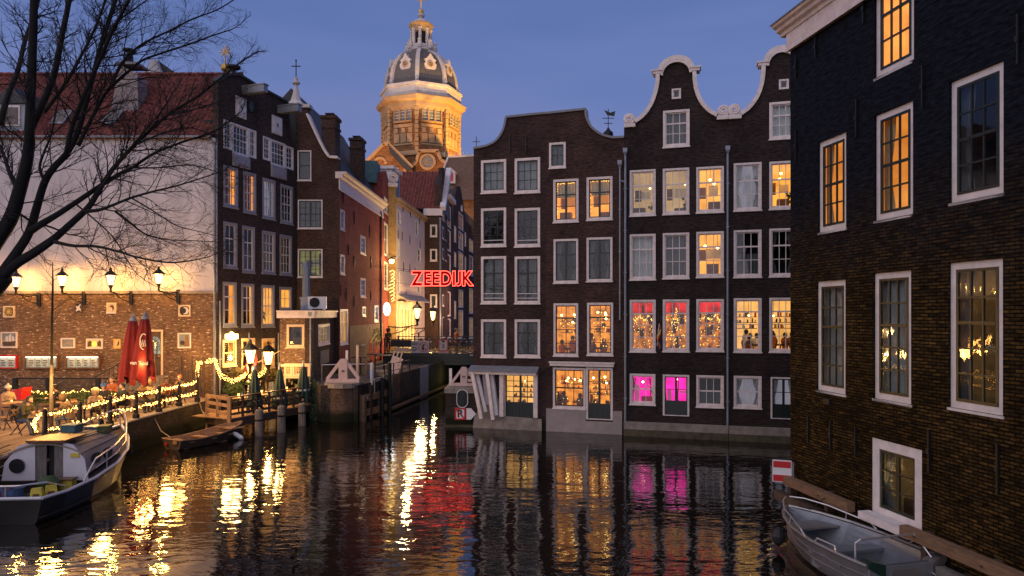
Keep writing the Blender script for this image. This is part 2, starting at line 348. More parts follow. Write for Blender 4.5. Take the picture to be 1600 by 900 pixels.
# ------------------------------------------------------------------ mesh helpers
class MB:
    def __init__(s):
        s.v, s.f, s.m, s.mi, s.mats, s.smooth = [], [], [], 0, [], []
        s.sm = False
    def use(s, name):
        if name not in s.mats: s.mats.append(name)
        s.mi = s.mats.index(name); return s
    def add(s, vs, fs):
        o = len(s.v); s.v.extend(tuple(v) for v in vs)
        for f in fs:
            s.f.append(tuple(o + i for i in f)); s.m.append(s.mi); s.smooth.append(s.sm)
        return s
    def box(s, x0, x1, y0, y1, z0, z1):
        return s.add([(x0, y0, z0), (x1, y0, z0), (x1, y1, z0), (x0, y1, z0), (x0, y0, z1), (x1, y0, z1), (x1, y1, z1), (x0, y1, z1)],
                     [(0, 3, 2, 1), (4, 5, 6, 7), (0, 1, 5, 4), (1, 2, 6, 5), (2, 3, 7, 6), (3, 0, 4, 7)])
    def cbox(s, c, sx, sy, sz):
        return s.box(c[0] - sx / 2, c[0] + sx / 2, c[1] - sy / 2, c[1] + sy / 2, c[2] - sz / 2, c[2] + sz / 2)
    def bar(s, a, b, w, h=None, up=(0, 0, 1)):
        h = h or w
        a, b = Vector(a), Vector(b); d = (b - a)
        if d.length < 1e-6: return s
        d.normalize(); u = Vector(up)
        if abs(d.dot(u)) > .98: u = Vector((1, 0, 0))
        x = d.cross(u).normalized(); y = x.cross(d)
        vs = []
        for p in (a, b):
            for i, j in ((-1, -1), (1, -1), (1, 1), (-1, 1)): vs.append(p + x * (w / 2 * i) + y * (h / 2 * j))
        return s.add(vs, [(3, 2, 1, 0), (4, 5, 6, 7), (0, 1, 5, 4), (1, 2, 6, 5), (2, 3, 7, 6), (3, 0, 4, 7)])
    def tube(s, pts, r, n=6, caps=True):
        pts = [Vector(p) for p in pts]
        rs = r if isinstance(r, (list, tuple)) else [r] * len(pts)
        vs, fs = [], []
        prev = None
        for i, p in enumerate(pts):
            d = pts[min(i + 1, len(pts) - 1)] - pts[max(i - 1, 0)]
            if d.length < 1e-9: d = Vector((0, 0, 1))
            d.normalize()
            if prev is None:
                u = Vector((0, 0, 1)) if abs(d.z) < .9 else Vector((1, 0, 0))
                x = d.cross(u).normalized()
            else:
                x = (prev - d * prev.dot(d))
                x = x.normalized() if x.length > 1e-6 else d.orthogonal().normalized()
            prev = x; y = d.cross(x)
            for k in range(n):
                a = 2 * pi * k / n
                vs.append(p + x * (rs[i] * cos(a)) + y * (rs[i] * sin(a)))
        for i in range(len(pts) - 1):
            for k in range(n):
                k2 = (k + 1) % n
                fs.append((i * n + k, i * n + k2, (i + 1) * n + k2, (i + 1) * n + k))
        if caps:
            fs.append(tuple(range(n - 1, -1, -1))); fs.append(tuple(range((len(pts) - 1) * n, len(pts) * n)))
        return s.add(vs, fs)
    def lathe(s, prof, n=12, c=(0, 0, 0), a0=0, sx=1, sy=1):
        vs, fs = [], []
        for r, z in prof:
            for k in range(n):
                a = a0 + 2 * pi * k / n
                vs.append((c[0] + r * cos(a) * sx, c[1] + r * sin(a) * sy, c[2] + z))
        for i in range(len(prof) - 1):
            for k in range(n):
                k2 = (k + 1) % n
                fs.append((i * n + k, i * n + k2, (i + 1) * n + k2, (i + 1) * n + k))
        if prof[0][0] > 1e-4: fs.append(tuple(range(n - 1, -1, -1)))
        if prof[-1][0] > 1e-4: fs.append(tuple(range((len(prof) - 1) * n, len(prof) * n)))
        return s.add(vs, fs)
    def ball(s, c, r, n=8, m=5, sz=1):
        return s.lathe([(max(1e-5, r * sin(pi * i / m)), -r * sz * cos(pi * i / m)) for i in range(m + 1)], n, c)
    def bead(s, c, r):
        x, y, z = c
        return s.add([(x + r, y, z), (x - r, y, z), (x, y + r, z), (x, y - r, z), (x, y, z + r), (x, y, z - r)],
                     [(0, 2, 4), (2, 1, 4), (1, 3, 4), (3, 0, 4), (2, 0, 5), (1, 2, 5), (3, 1, 5), (0, 3, 5)])
    def prism(s, poly, y0, y1, plane='xz'):
        # closed polygon in a plane, pushed along the third axis
        n = len(poly)
        def P(a, b, t):
            return (a, t, b) if plane == 'xz' else ((a, b, t) if plane == 'xy' else (t, a, b))
        vs = [P(a, b, y0) for a, b in poly] + [P(a, b, y1) for a, b in poly]
        fs = [tuple(range(n)), tuple(range(2 * n - 1, n - 1, -1))]
        fs += [(i, i + n, (i + 1) % n + n, (i + 1) % n) for i in range(n)]
        return s.add(vs, fs)
    def quad(s, a, b, c, d):
        return s.add([a, b, c, d], [(0, 1, 2, 3)])
    def build(s, name, material=None, parent=None, loc=None, smooth=False, kind=None, label=None, fixn=True, rotz=None):
        me = bpy.data.meshes.new(name)
        me.from_pydata(s.v, [], s.f)
        mats = s.mats or []
        if mats:
            for mn in mats: me.materials.append(M[mn])
            if len(mats) > 1: me.polygons.foreach_set('material_index', s.m)
        elif material: me.materials.append(M[material])
        if smooth: me.polygons.foreach_set('use_smooth', [True] * len(me.polygons))
        elif any(s.smooth): me.polygons.foreach_set('use_smooth', s.smooth)
        if fixn:
            bm = bmesh.new(); bm.from_mesh(me)
            bmesh.ops.recalc_face_normals(bm, faces=bm.faces)
            bm.to_mesh(me); bm.free()
        me.update()
        o = bpy.data.objects.new(name, me); COL.objects.link(o)
        if parent: o.parent = parent
        if loc is not None: o.location = loc
        if rotz is not None: o.rotation_euler = (0, 0, rotz)
        if kind: o['kind'] = kind
        if label: o['label'] = label
        return o

def obj_from(me, name, parent=None, loc=None, scale=None, rot=None):
    o = bpy.data.objects.new(name, me); COL.objects.link(o)
    if parent: o.parent = parent
    if loc is not None: o.location = loc
    if scale is not None: o.scale = scale
    if rot is not None: o.rotation_euler = rot
    return o
def tag(o, label, cat, group=None):
    o['label'] = label; o['category'] = cat
    if group: o['group'] = group
    return o
def thing(name, label, cat, loc=(0, 0, 0), rotz=0.0, group=None):
    o = bpy.data.objects.new(name, None); COL.objects.link(o)
    o.empty_display_size = .2
    o.location = loc; o.rotation_euler = (0, 0, rotz)
    return tag(o, label, cat, group)
def kids(o): return [c for c in KIDS_CACHE() if c.parent == o]
def KIDS_CACHE(): return list(bpy.data.objects)
def dup(root, loc, rotz=0.0, label=None, group=None, scale=None):
    r = root.copy(); COL.objects.link(r); r.location = loc; r.rotation_euler = (0, 0, rotz)
    if scale: r.scale = (scale, scale, scale)
    if label: r['label'] = label
    if group: r['group'] = group
    for ch in list(root.children):
        c = ch.copy(); COL.objects.link(c); c.parent = r
        for g in list(ch.children):
            d = g.copy(); COL.objects.link(d); d.parent = c
    return r
def struct(o):
    o['kind'] = 'structure'; return o
def world(px, py, Y):
    return Vector(((px - 800) / F * Y, Y, EYE + (HY - py) / F * Y))
def lamp(loc, power, col=(1, .62, .25), size=.12, name='lamp_light', parent=None):
    d = bpy.data.lights.new(name, 'POINT'); d.energy = power; d.color = col; d.shadow_soft_size = size
    o = bpy.data.objects.new(name, d); o.location = loc; COL.objects.link(o)
    if parent: o.parent = parent
    return o

PANE = MB().box(-.5, .5, -.5, .5, -.5, .5).build('pane', 'window_glass').data
bpy.data.objects.remove(bpy.data.objects['pane'])

# ------------------------------------------------------------------ house fronts
class House:
    """One house: local x runs along its front, local y into the house, z up."""
    def __init__(s, name, label, a, b, cat='house', brickmat='brick_purple', group=None):
        s.A, s.B = Vector(a), Vector(b)
        d = (s.B - s.A); s.L = d.length; s.d = d.normalized()
        s.o = thing(name, label, cat, (s.A.x, s.A.y, 0), atan2(s.d.y, s.d.x), group)
        s.holes = []; s.bm = brickmat
    def uz(s, px, py):
        k = (px - 800) / F
        u = (k * s.A.y - s.A.x) / (s.d.x - k * s.d.y)
        Y = s.A.y + u * s.d.y
        return u, EYE + (HY - py) / F * Y
    def u(s, px): return s.uz(px, 490)[0]
    def w(s, u, v, z):        # local -> world
        n = Vector((-s.d.y, s.d.x))
        p = s.A + s.d * u + n * v
        return Vector((p.x, p.y, z))
    def front(s, top, zbot, name='wall', material=None, depth=.35, u0=None, u1=None, y=0.0, holes=None, jamb=.125):
        """brick front with real openings; top = [(u, z)] from left to right"""
        u0 = top[0][0] if u0 is None else u0; u1 = top[-1][0] if u1 is None else u1
        holes = s.holes if holes is None else holes
        cuts = {u0, u1}
        for a, _ in top:
            if u0 < a < u1: cuts.add(a)
        for h in holes:
            for a in h[:2]:
                if u0 < a < u1: cuts.add(a)
        cuts = sorted(cuts)
        cuts = [c for i, c in enumerate(cuts) if i == 0 or c - cuts[i - 1] > 1e-4]
        def tz(u, side):
            for i in range(len(top) - 1):
                (a, za), (b, zb) = top[i], top[i + 1]
                if b - a < 1e-6: continue
                if (a - 1e-6 <= u < b - 1e-6 and side > 0) or (a + 1e-6 < u <= b + 1e-6 and side < 0):
                    return za + (zb - za) * (u - a) / (b - a)
            return top[0][1] if u <= top[0][0] + 1e-6 else top[-1][1]
        m = MB()
        for a, b in zip(cuts, cuts[1:]):
            mid = (a + b) / 2
            hs = sorted([h for h in holes if h[0] < mid < h[1]], key=lambda h: h[2])
            z = zbot
            za, zb = tz(a, 1), tz(b, -1)
            for h in hs:
                if h[2] > z + 1e-4: m.quad((a, y, z), (b, y, z), (b, y, h[2]), (a, y, h[2]))
                z = h[3]
            m.quad((a, y, z), (b, y, z), (b, y, zb), (a, y, za))
            m.quad((a, y, za), (b, y, zb), (b, y + depth, zb), (a, y + depth, za))
        for i in range(len(top) - 1):   # vertical risers of the outline
            (a, za), (b, zb) = top[i], top[i + 1]
            if b - a < 1e-6 and abs(za - zb) > 1e-4:
                m.quad((a, y, za), (a, y, zb), (a, y + depth, zb), (a, y + depth, za))
        for h in holes:
            a, b, c, d = h[:4]
            j = y + jamb
            m.quad((a, y, c), (a, y, d), (a, j, d), (a, j, c)); m.quad((b, y, c), (b, j, c), (b, j, d), (b, y, d))
            m.quad((a, y, d), (b, y, d), (b, j, d), (a, j, d)); m.quad((a, y, c), (a, j, c), (b, j, c), (b, y, c))
        m.quad((u0, y, zbot), (u0, y, top[0][1]), (u0, y + depth, top[0][1]), (u0, y + depth, zbot))
        m.quad((u1, y, zbot), (u1, y, top[-1][1]), (u1, y + depth, top[-1][1]), (u1, y + depth, zbot))
        return m.build(name, material or s.bm, s.o, fixn=False)
    def body(s, depth, zbot, ztop, u0=0.0, u1=None, y0=.35, roofz=None, roofmat='roof_dark', sidemat=None, ridge='y'):
        u1 = s.L if u1 is None else u1
        m = MB()
        t = .3
        m.box(u0, u0 + t, y0, depth, zbot, ztop); m.box(u1 - t, u1, y0, depth, zbot, ztop)
        m.box(u0 + t, u1 - t, depth - t, depth, zbot, ztop)
        o = m.build('side_wall', sidemat or s.bm, s.o)
        r = MB()
        if roofz:
            c = (u0 + u1) / 2
            if ridge == 'y':
                r.prism([(u0 + .02, ztop + .004), (u1 - .02, ztop + .004), (c, roofz)], y0 + .01, depth)
            else:
                r.prism([(y0 + .01, ztop + .004), (depth, ztop + .004), ((y0 + depth) / 2, roofz)], u0 + .02, u1 - .02, 'yz')
        else:
            r.box(u0 + .02, u1 - .02, y0 + .01, depth, ztop + .004, ztop + .15)
        r.build('roof', roofmat, s.o)
        return o

def room(win, w, h, style, rng, depth=1.3, d0=.13):
    """the room behind a window, seen through the panes; all in the window's own space (x 0..w, z 0..h)"""
    e = .03
    m = MB().use(style['wall'])
    D = depth
    m.quad((-e, D, -e), (w + e, D, -e), (w + e, D, h + e), (-e, D, h + e))
    m.quad((-e, D, h + e), (w + e, D, h + e), (w + e, d0, h + e), (-e, d0, h + e))
    m.use(style.get('side', style['wall']))
    m.quad((-e, d0, -e), (-e, D, -e), (-e, D, h + e), (-e, d0, h + e))
    m.quad((w + e, D, -e), (w + e, d0, -e), (w + e, d0, h + e), (w + e, D, h + e))
    m.use(style.get('floor', 'wood_interior'))
    m.quad((-e, d0, -e), (w + e, d0, -e), (w + e, D, -e), (-e, D, -e))
    m.build('room', None, win, fixn=False)
    f = MB()
    k = style.get('stuff', 'home')
    if k == 'home':
        f.use('wood_interior')
        x = rng.uniform(0, w * .5)
        f.box(x, x + w * .45, D - .5, D - .05, -e, h * rng.uniform(.18, .32))
        f.use('curtain_white').box(rng.uniform(0, w * .6), w * rng.uniform(.7, .95), D - .04, D - .01, h * .45, h * rng.uniform(.6, .72))
        f.use('wood_interior').box(w * .1, w * .35, D - .04, D - .01, h * .4, h * .66)
        if rng.random() < .6:
            f.use('leaf')
            for i in range(14):
                c = (w * .8 + rng.uniform(-.15, .15), .55 + rng.uniform(-.1, .1), h * .12 + rng.random() * .45)
                f.quad(c, (c[0] + rng.uniform(-.1, .1), c[1], c[2] + .12), (c[0] + .07, c[1] + .05, c[2] + .15), (c[0] + .09, c[1], c[2] + .03))
    elif k == 'diner':
        for i in range(4):
            x = rng.uniform(0, w)
            f.use('wood_interior').box(x - .25, x + .25, .6, 1.0, h * .10, h * .13)
            f.box(x - .03, x + .03, .78, .82, -e, h * .1)
        for i in range(5):
            x = rng.uniform(0, w); y = rng.uniform(.6, 1.2); z = h * rng.uniform(.16, .3)
            f.use(rng.choice(['coat_black', 'coat_rust', 'coat_brown', 'white_cloth', 'jeans']))
            f.lathe([(.12, -.45), (.19, -.1), (.15, .02), (.05, .06)], 7, (x, y, z), sy=.7)
            f.use(rng.choice(['hair_dark', 'skin', 'hair_dark'])).ball((x, y, z + .16), .105, 7, 5, 1.15)
        f.use('wood_interior')
        for i in range(3):
            z = h * (.42 + i * .11)
            f.box(w * .1, w * .9, D - .22, D - .02, z, z + .03)
            for q in range(7):
                f.use(rng.choice(['green_paint', 'wood_interior', 'red_paint', 'gold', 'white_cloth']))
                x = rng.uniform(w * .12, w * .88)
                f.box(x - .03, x + .03, D - .2, D - .1, z + .03, z + .03 + rng.uniform(.08, .2))
            f.use('wood_interior')
    elif k == 'bar':
        f.use('wood_dark')
        for i in range(10):
            x, z = rng.uniform(0, w), rng.uniform(0, h * .7)
            f.box(x, x + rng.uniform(.05, .3), rng.uniform(.5, 1.2), 1.3, z, z + rng.uniform(.1, .5))
        f.use('white_cloth').box(w * .1, w * .3, .3, .45, 0, .16)
    elif k == 'pink':
        f.use('white_plastic')
        f.box(w * .15, w * .3, .5, .9, 0, h * .6); f.box(w * .62, w * .92, .9, 1.2, h * .5, h * .56)
        f.use('wood_interior').box(w * .4, w * .9, .6, .9, -e, h * .2)
        for i in range(5):
            x = rng.uniform(0, w); f.bar((x, 1.0, 0), (x + rng.uniform(-.3, .3), 1.0, h * .8), .05)
    if f.v: f.build('furnishing', None, win)
    lm = style.get('lamps', 0)
    if lm:
        b = MB()
        for i in range(lm):
            x, y, z = rng.uniform(w * .15, w * .85), rng.uniform(.5, 1.1), h * rng.uniform(.62, .86)
            b.use('iron_black').tube([(x, y, z), (x, y, h + e)], .008, 4)
            b.use('bulb').ball((x, y, z), style.get('lr', .055), 8, 5)
        b.build('pendant_lamp', None, win)
    nb = style.get('beads', 0)
    if nb:
        b = MB()
        mode = rng.choice(['tree', 'swag'])
        for i in range(nb):
            if mode == 'tree' and i % 3:
                z = rng.random(); x = w * .5 + (1 - z) * w * .5 * rng.uniform(-1, 1); z = h * (.08 + .75 * z)
            elif i % 2:
                q = rng.random(); x = q * w; z = h * (.70 - .1 * abs(sin(q * 9))) + rng.uniform(-.04, .04)
            else:
                x, z = rng.uniform(0, w), rng.uniform(.05, .72) * h
            b.bead((x, rng.uniform(.2, .6), z), rng.uniform(.010, .024))
        b.build('fairy_lights', 'bulb_gold', win, kind='stuff', fixn=False)
    if style.get('strip') == 'red_strip':
        MB().use('room_red').box(-.02, w + .02, .9, .98, h * rng.uniform(.70, .78), h + .02).build('valance', None, win)
    if style.get('strip'):
        MB().use(style['strip']).box(0, w, .35, .40, h - .12, h - .05).build('light_tube', None, win)
    if style.get('frill'):      # string of tiny lights round the inside of the frame
        b = MB()
        for i in range(60):
            q = i / 60
            x, z = (0.14, h * (.15 + .8 * q * 3)) if q < .33 else ((.14 + (w - .28) * (q - .33) * 3, h - .16) if q < .66 else (w - .14, h * (.95 - .8 * (q - .66) * 3)))
            b.bead((x + rng.uniform(-.03, .03), .16, z + rng.uniform(-.03, .03)), .018)
        b.build('fairy_lights', 'bulb_gold', win, kind='stuff', fixn=False)

STY = {
    'amber': dict(wall='room_amber', lamps=1), 'amber_frill': dict(wall='room_amber', frill=True, curtain=('blind', 'blind_cream')),
    'yellow': dict(wall='room_yellow', lamps=2), 'gold': dict(wall='room_gold', floor='room_gold', stuff='diner', lamps=4, lr=.05, beads=30),
    'orange': dict(wall='room_orange', lamps=1, curtain=('pair', 'blind_cream')), 'red': dict(wall='room_ember', side='room_red', floor='wood_dark', stuff='bar', beads=110, strip='red_strip'),
    'pink': dict(wall='room_pink', floor='room_pink', stuff='pink', strip='pink_tube', lamps=1, lr=.05), 'cream': dict(wall='room_cream', floor='room_gold', stuff='diner', lamps=1, lr=.04),
    'beige': dict(wall='room_beige', lamps=1, lr=.04), 'lilac': dict(wall='room_lilac', stuff='none', curtain=('pair', 'curtain_white')),
    'green': dict(wall='room_green', stuff='home'), 'dim': dict(wall='room_dim', stuff='home', curtain=('pair', 'curtain_grey')),
    'dark': dict(wall='dark_room', side='dark_room', floor='dark_room', stuff='none'),
    'dark_pair': dict(wall='dark_room', side='dark_room', floor='dark_room', stuff='none', curtain=('pair', 'curtain_grey')),
    'dark_left': dict(wall='dark_room', side='dark_room', floor='dark_room', stuff='none', curtain=('left', 'curtain_white')),
    'net': dict(wall='dark_room', side='dark_room', floor='dark_room', stuff='none', curtain=('full', 'curtain_grey')),
    'foil': dict(wall='dark_room', side='dark_room', floor='dark_room', stuff='none', curtain=('full', 'curtain_net')),
    'net_white': dict(wall='dark_room', side='dark_room', floor='dark_room', stuff='none', curtain=('full', 'curtain_white')),
    'half': dict(wall='dark_room', side='dark_room', floor='dark_room', stuff='none', curtain=('half', 'curtain_grey')),
    'lit_net': dict(wall='room_dim', stuff='none', curtain=('full', 'curtain_net')),
}
def curtain(win, w, h, mode, material, rng, y=.24):
    m = MB(); m.sm = True
    ph = rng.random() * 6
    def sheet(x0, x1, z0, z1, tie=False):
        n = max(8, int((x1 - x0) * 52)); rows = 6
        vs, fs = [], []
        for j in range(rows + 1):
            for i in range(n + 1):
                t = i / n; z = z0 + (z1 - z0) * j / rows
                k = 1.0
                if tie: k = 1 - .45 * math.exp(-((j / rows - .45) / .25) ** 2)
                x = (x0 + (x1 - x0) * t * k) if not tie or x0 < w / 2 else (x1 - (x1 - x0) * (1 - t) * k)
                vs.append((x, y + .025 * sin(t * (x1 - x0) * 46 + ph + 1.5 * sin(t * 5 + ph)), z))
        for j in range(rows):
            for i in range(n):
                a = j * (n + 1) + i; fs.append((a, a + 1, a + n + 2, a + n + 1))
        m.add(vs, fs)
    if mode == 'full': sheet(.02, w - .02, .02, h - .03)
    elif mode == 'half': sheet(.02, w - .02, .02, h * .5)
    elif mode == 'left': sheet(.02, w * rng.uniform(.3, .45), .02, h - .03, True)
    elif mode == 'pair':
        sheet(.02, w * .32, .02, h - .03, True); sheet(w * .68, w - .02, .02, h - .03, True)
    elif mode == 'blind': sheet(.02, w - .02, h * rng.uniform(.55, .7), h - .03)
    m.build('curtain', material, win, fixn=False)

WRNG = random.Random(21)
def window(H, px0, py0, px1, py1, grid=(3, 3), style='dark', meet=None, frame='white_paint', sash='white_paint', cw=.085, bar=.028, stile=.05,
           sill=True, y0=-.02, name='window', door=0.0, mull=None, thick=None, wide=None, transom=None):
    """grid = (columns, rows); meet = row (from the top) after which the heavy meeting rail sits; door = height share of a solid foot; mull = heavy central post"""
    ua, za = H.uz(px0, py0); ub, _ = H.uz(px1, py0); _, zb = H.uz(px0, py1)
    w, h = ub - ua, za - zb
    rng = random.Random(WRNG.random())
    H.holes.append((ua, ub, zb, za))
    m = MB()
    c = cw
    d = .12
    m.box(0, c, y0, d, 0, h); m.box(w - c, w, y0, d, 0, h); m.box(c, w - c, y0, d, h - c, h)
    bc = c * (1.0 if not door else .4)
    m.box(c, w - c, y0, d, 0, bc)
    # inner bead so the casing is not one flat band
    if sill:
        m.box(-.03, w + .03, y0 - .045, .0, -.055, -.001)
    win = m.build(name, frame, H.o, loc=(ua, 0, zb))
    x0, x1, z0, z1 = c, w - c, bc, h - c
    s = MB()
    ys, ye = .045, .09
    st = stile
    foot = z0 + (z1 - z0) * door
    s.box(x0, x0 + st, ys, ye, z0, z1); s.box(x1 - st, x1, ys, ye, z0, z1)
    s.box(x0 + st, x1 - st, ys, ye, z1 - st, z1); s.box(x0 + st, x1 - st, ys, ye, z0, z0 + st)
    gx0, gx1, gz0, gz1 = x0 + st, x1 - st, (foot if door else z0 + st), z1 - st
    nc, nr = grid
    cols = [gx0 + (gx1 - gx0) * i / nc for i in range(nc + 1)]
    rows = [gz1 - (gz1 - gz0) * j / nr for j in range(nr + 1)] if isinstance(nr, int) else [gz1 - (gz1 - gz0) * q for q in nr]
    NR = len(rows) - 1
    ends_x = []
    for i in range(1, nc):
        b = bar
        if mull and (i in mull if isinstance(mull, (list, tuple)) else i == mull): b = .10
        s.box(cols[i] - b / 2, cols[i] + b / 2, ys - (.004 if b > .05 else 0) + .003, ye - .003, gz0, gz1); ends_x.append(b / 2)
    hb = []
    for j in range(1, NR):
        b = bar
        if meet is not None and (j in meet if isinstance(meet, (list, tuple)) else j == meet): b = .062
        hb.append(b / 2)
        s.box(gx0, gx1, ys - (.006 if b > .05 else 0), ye - .001, rows[j] - b / 2, rows[j] + b / 2)
    sashname = 'sash'
    if door:
        s.box(gx0, gx1, ys + .01, ye - .005, z0 + st, foot - .03); s.box(gx0, gx1, ys, ye, foot - .03, foot + .02)
        for i in range(nc * 2):
            q = gx0 + (gx1 - gx0) * (i + .5) / (nc * 2)
            s.box(q - .035, q + .035, ys - .008, ys + .012, z0 + st + .06, foot - .09)
        sashname = 'door_leaf'
    s.build(sashname, sash, win)
    for i in range(nc):
        for j in range(NR):
            l = cols[i] + (ends_x[i - 1] if i else 0); r = cols[i + 1] - (ends_x[i] if i < nc - 1 else 0)
            t = rows[j] - (hb[j - 1] if j else 0); b_ = rows[j + 1] + (hb[j] if j < NR - 1 else 0)
            obj_from(PANE, 'pane', win, ((l + r) / 2, .0675 + rng.uniform(-.003, .003), (t + b_) / 2), (max(.02, r - l), .006, max(.02, t - b_)), (rng.uniform(-.006, .006), 0, rng.uniform(-.006, .006)))
    sd = STY[style]
    room(win, w, h, sd, rng)
    if sd.get('curtain'): curtain(win, w, h, sd['curtain'][0], sd['curtain'][1], rng)
    return win, (ua, ub, zb, za)

def anchor(H, px, py0, py1):
    u, z1 = H.uz(px, py0); _, z0 = H.uz(px, py1)
    m = MB().bar((u, -.03, z0), (u, -.03, z1), .05, .035).box(u - .035, u + .035, -.075, -.02, (z0 + z1) / 2 - .05, (z0 + z1) / 2 + .05)
    m.build('wall_anchor', 'iron_black', H.o)
def drain(H, px, py0, py1, hopper=True, r=.05, material='zinc', bendto=None):
    u, z1 = H.uz(px, py0); _, z0 = H.uz(px, py1)
    m = MB().tube([(u, -.09, z0), (u, -.09, z1)], r, 8)
    if hopper: m.lathe([(r, -.02), (.13, .12), (.14, .30), (.11, .30)], 4, (u, -.12, z1), a0=pi / 4)
    z = z0 + 1.2
    while z < z1:
        m.box(u - r * 1.5, u + r * 1.5, -.15, .0, z, z + .04); z += 1.9
    if bendto:
        ub, zb = H.uz(*bendto)
        m.tube([(u, -.09, z1 - .6), (ub, -.09, zb)], r * .9, 8)
    m.build('drain_pipe', material, H.o)
def curve_pts(pts, n=8):
    """smooth a pixel outline (Catmull-Rom)"""
    out = []
    P = [pts[0]] + list(pts) + [pts[-1]]
    for i in range(1, len(P) - 2):
        p0, p1, p2, p3 = P[i - 1], P[i], P[i + 1], P[i + 2]
        for k in range(n):
            t = k / n
            out.append(tuple(.5 * (2 * p1[a] + (p2[a] - p0[a]) * t + (2 * p0[a] - 5 * p1[a] + 4 * p2[a] - p3[a]) * t * t + (3 * p1[a] - p0[a] - 3 * p2[a] + p3[a]) * t ** 3) for a in (0, 1)))
    out.append(tuple(pts[-1]))
    return out
# ================================================================== SETTING
def water_mat():
    m, n, l, b = new_mat('canal_water')
    b.inputs['Base Color'].default_value = (.005, .0045, .003, 1)
    b.inputs['Roughness'].default_value = .035
    b.inputs['IOR'].default_value = 1.72
    b.inputs['Specular IOR Level'].default_value = .75
    t = n.new('ShaderNodeTexCoord')
    hs = []
    for sc, rot, amp, det in (((.55, 1.3, 1), .12, 1.0, 2), ((1.6, 3.6, 1), -.2, .42, 2), ((5.0, 9.0, 1), .3, .10, 2)):
        mp = n.new('ShaderNodeMapping'); mp.inputs['Scale'].default_value = sc; mp.inputs['Rotation'].default_value = (0, 0, rot)
        l.new(t.outputs['Object'], mp.inputs[0])
        z = n.new('ShaderNodeTexNoise'); z.inputs['Scale'].default_value = 1.0; z.inputs['Detail'].default_value = det; z.inputs['Distortion'].default_value = .6
        l.new(mp.outputs[0], z.inputs[0])
        mu = n.new('ShaderNodeMath'); mu.operation = 'MULTIPLY'; mu.inputs[1].default_value = amp; l.new(z.outputs[0], mu.inputs[0])
        hs.append(mu)
    a = n.new('ShaderNodeMath'); l.new(hs[0].outputs[0], a.inputs[0]); l.new(hs[1].outputs[0], a.inputs[1])
    c = n.new('ShaderNodeMath'); l.new(a.outputs[0], c.inputs[0]); l.new(hs[2].outputs[0], c.inputs[1])
    bp = n.new('ShaderNodeBump'); bp.inputs['Strength'].default_value = 1.0; bp.inputs['Distance'].default_value = .02
    l.new(c.outputs[0], bp.inputs['Height']); l.new(bp.outputs[0], b.inputs['Normal'])
water_mat()
wat = MB().quad((-900, -600, 0), (900, -600, 0), (900, 2500, 0), (-900, 2500, 0)).build('water', 'canal_water', fixn=False, kind='structure')

lm_ = MB(); rl_ = random.Random(4)
for i in range(110):
    x, y = (rl_.uniform(-14.6, -9.5), rl_.uniform(25, 32)) if i % 3 else (rl_.uniform(-8, 9), rl_.uniform(12, 31))
    a, s_ = rl_.uniform(0, 6), rl_.uniform(.02, .06)
    lm_.add([(x + s_ * cos(a), y + s_ * sin(a), .006), (x - .4 * s_ * sin(a), y + .4 * s_ * cos(a), .008), (x - s_ * cos(a), y - s_ * sin(a), .006), (x + .4 * s_ * sin(a), y - .4 * s_ * cos(a), .005)], [(0, 1, 2, 3)])
lm_.build('floating_leaves', 'leaf_autumn', None, kind='stuff', fixn=False)

def slab(name, poly, z0, z1, topm, sidem):
    m = MB(); n = len(poly)
    m.use(topm).add([(x, y, z1) for x, y in poly], [tuple(range(n))])
    m.use(sidem)
    for i in range(n):
        (x0, y0), (x1, y1) = poly[i], poly[(i + 1) % n]
        m.quad((x0, y0, z0), (x1, y1, z0), (x1, y1, z1), (x0, y0, z1))
    return m.build(name, None, kind='structure', fixn=True)
# terrace quay on the left
slab('terrace_ground', [(-60, 4), (-15.1, 4), (-15.1, 33.2), (-15.35, 35.46), (-60, 35.46)], -1, 1.2, 'paving', 'brick_quay')
# coping stones along the quay edge
cop = thing('quay_coping', 'pale stone coping along the terrace quay edge', 'kerb', (-15.1, 18, 1.2))
for i in range(19):
    y0 = 15.2 + i * .95
    MB().box(-.42, .05, -.465, .465, .004, .055 + .006 * (i % 3)).build('coping_stone', 'stone_grey', cop, loc=(0, y0 - 18, 0))
# land under the houses: left bank, street and the far city
slab('street_ground', [(-10.85, 36.3), (-9.7, 34.6), (-7.85, 34.75), (-6.95, 37.9), (-6.0, 44), (-5.1, 49.7), (-4.3, 53), (-3.0, 55), (-1.9, 37.5), (15.5, 32.5), (600, 32.5), (600, 2400), (-600, 2400), (-600, 41.9), (-13.3, 41.9)], -1, 1.85, 'asphalt', 'brick_quay')
slab('right_bank_ground', [(7.72, 18.7), (9.9, 5), (10.6, 1), (500, 1), (500, 28.7), (14.4, 28.7), (13.5, 24)], -1, .55, 'asphalt', 'brick_quay')

# ================================================================== CENTRAL HOUSES
cA = Vector((-1.855, 33.0)); cB = Vector((11.864, 29.1))
cdir = (cB - cA).normalized()
def cpt(px):
    k = (px - 800) / F
    u = (k * cA.y - cA.x) / (cdir.x - k * cdir.y)
    return cA + cdir * u
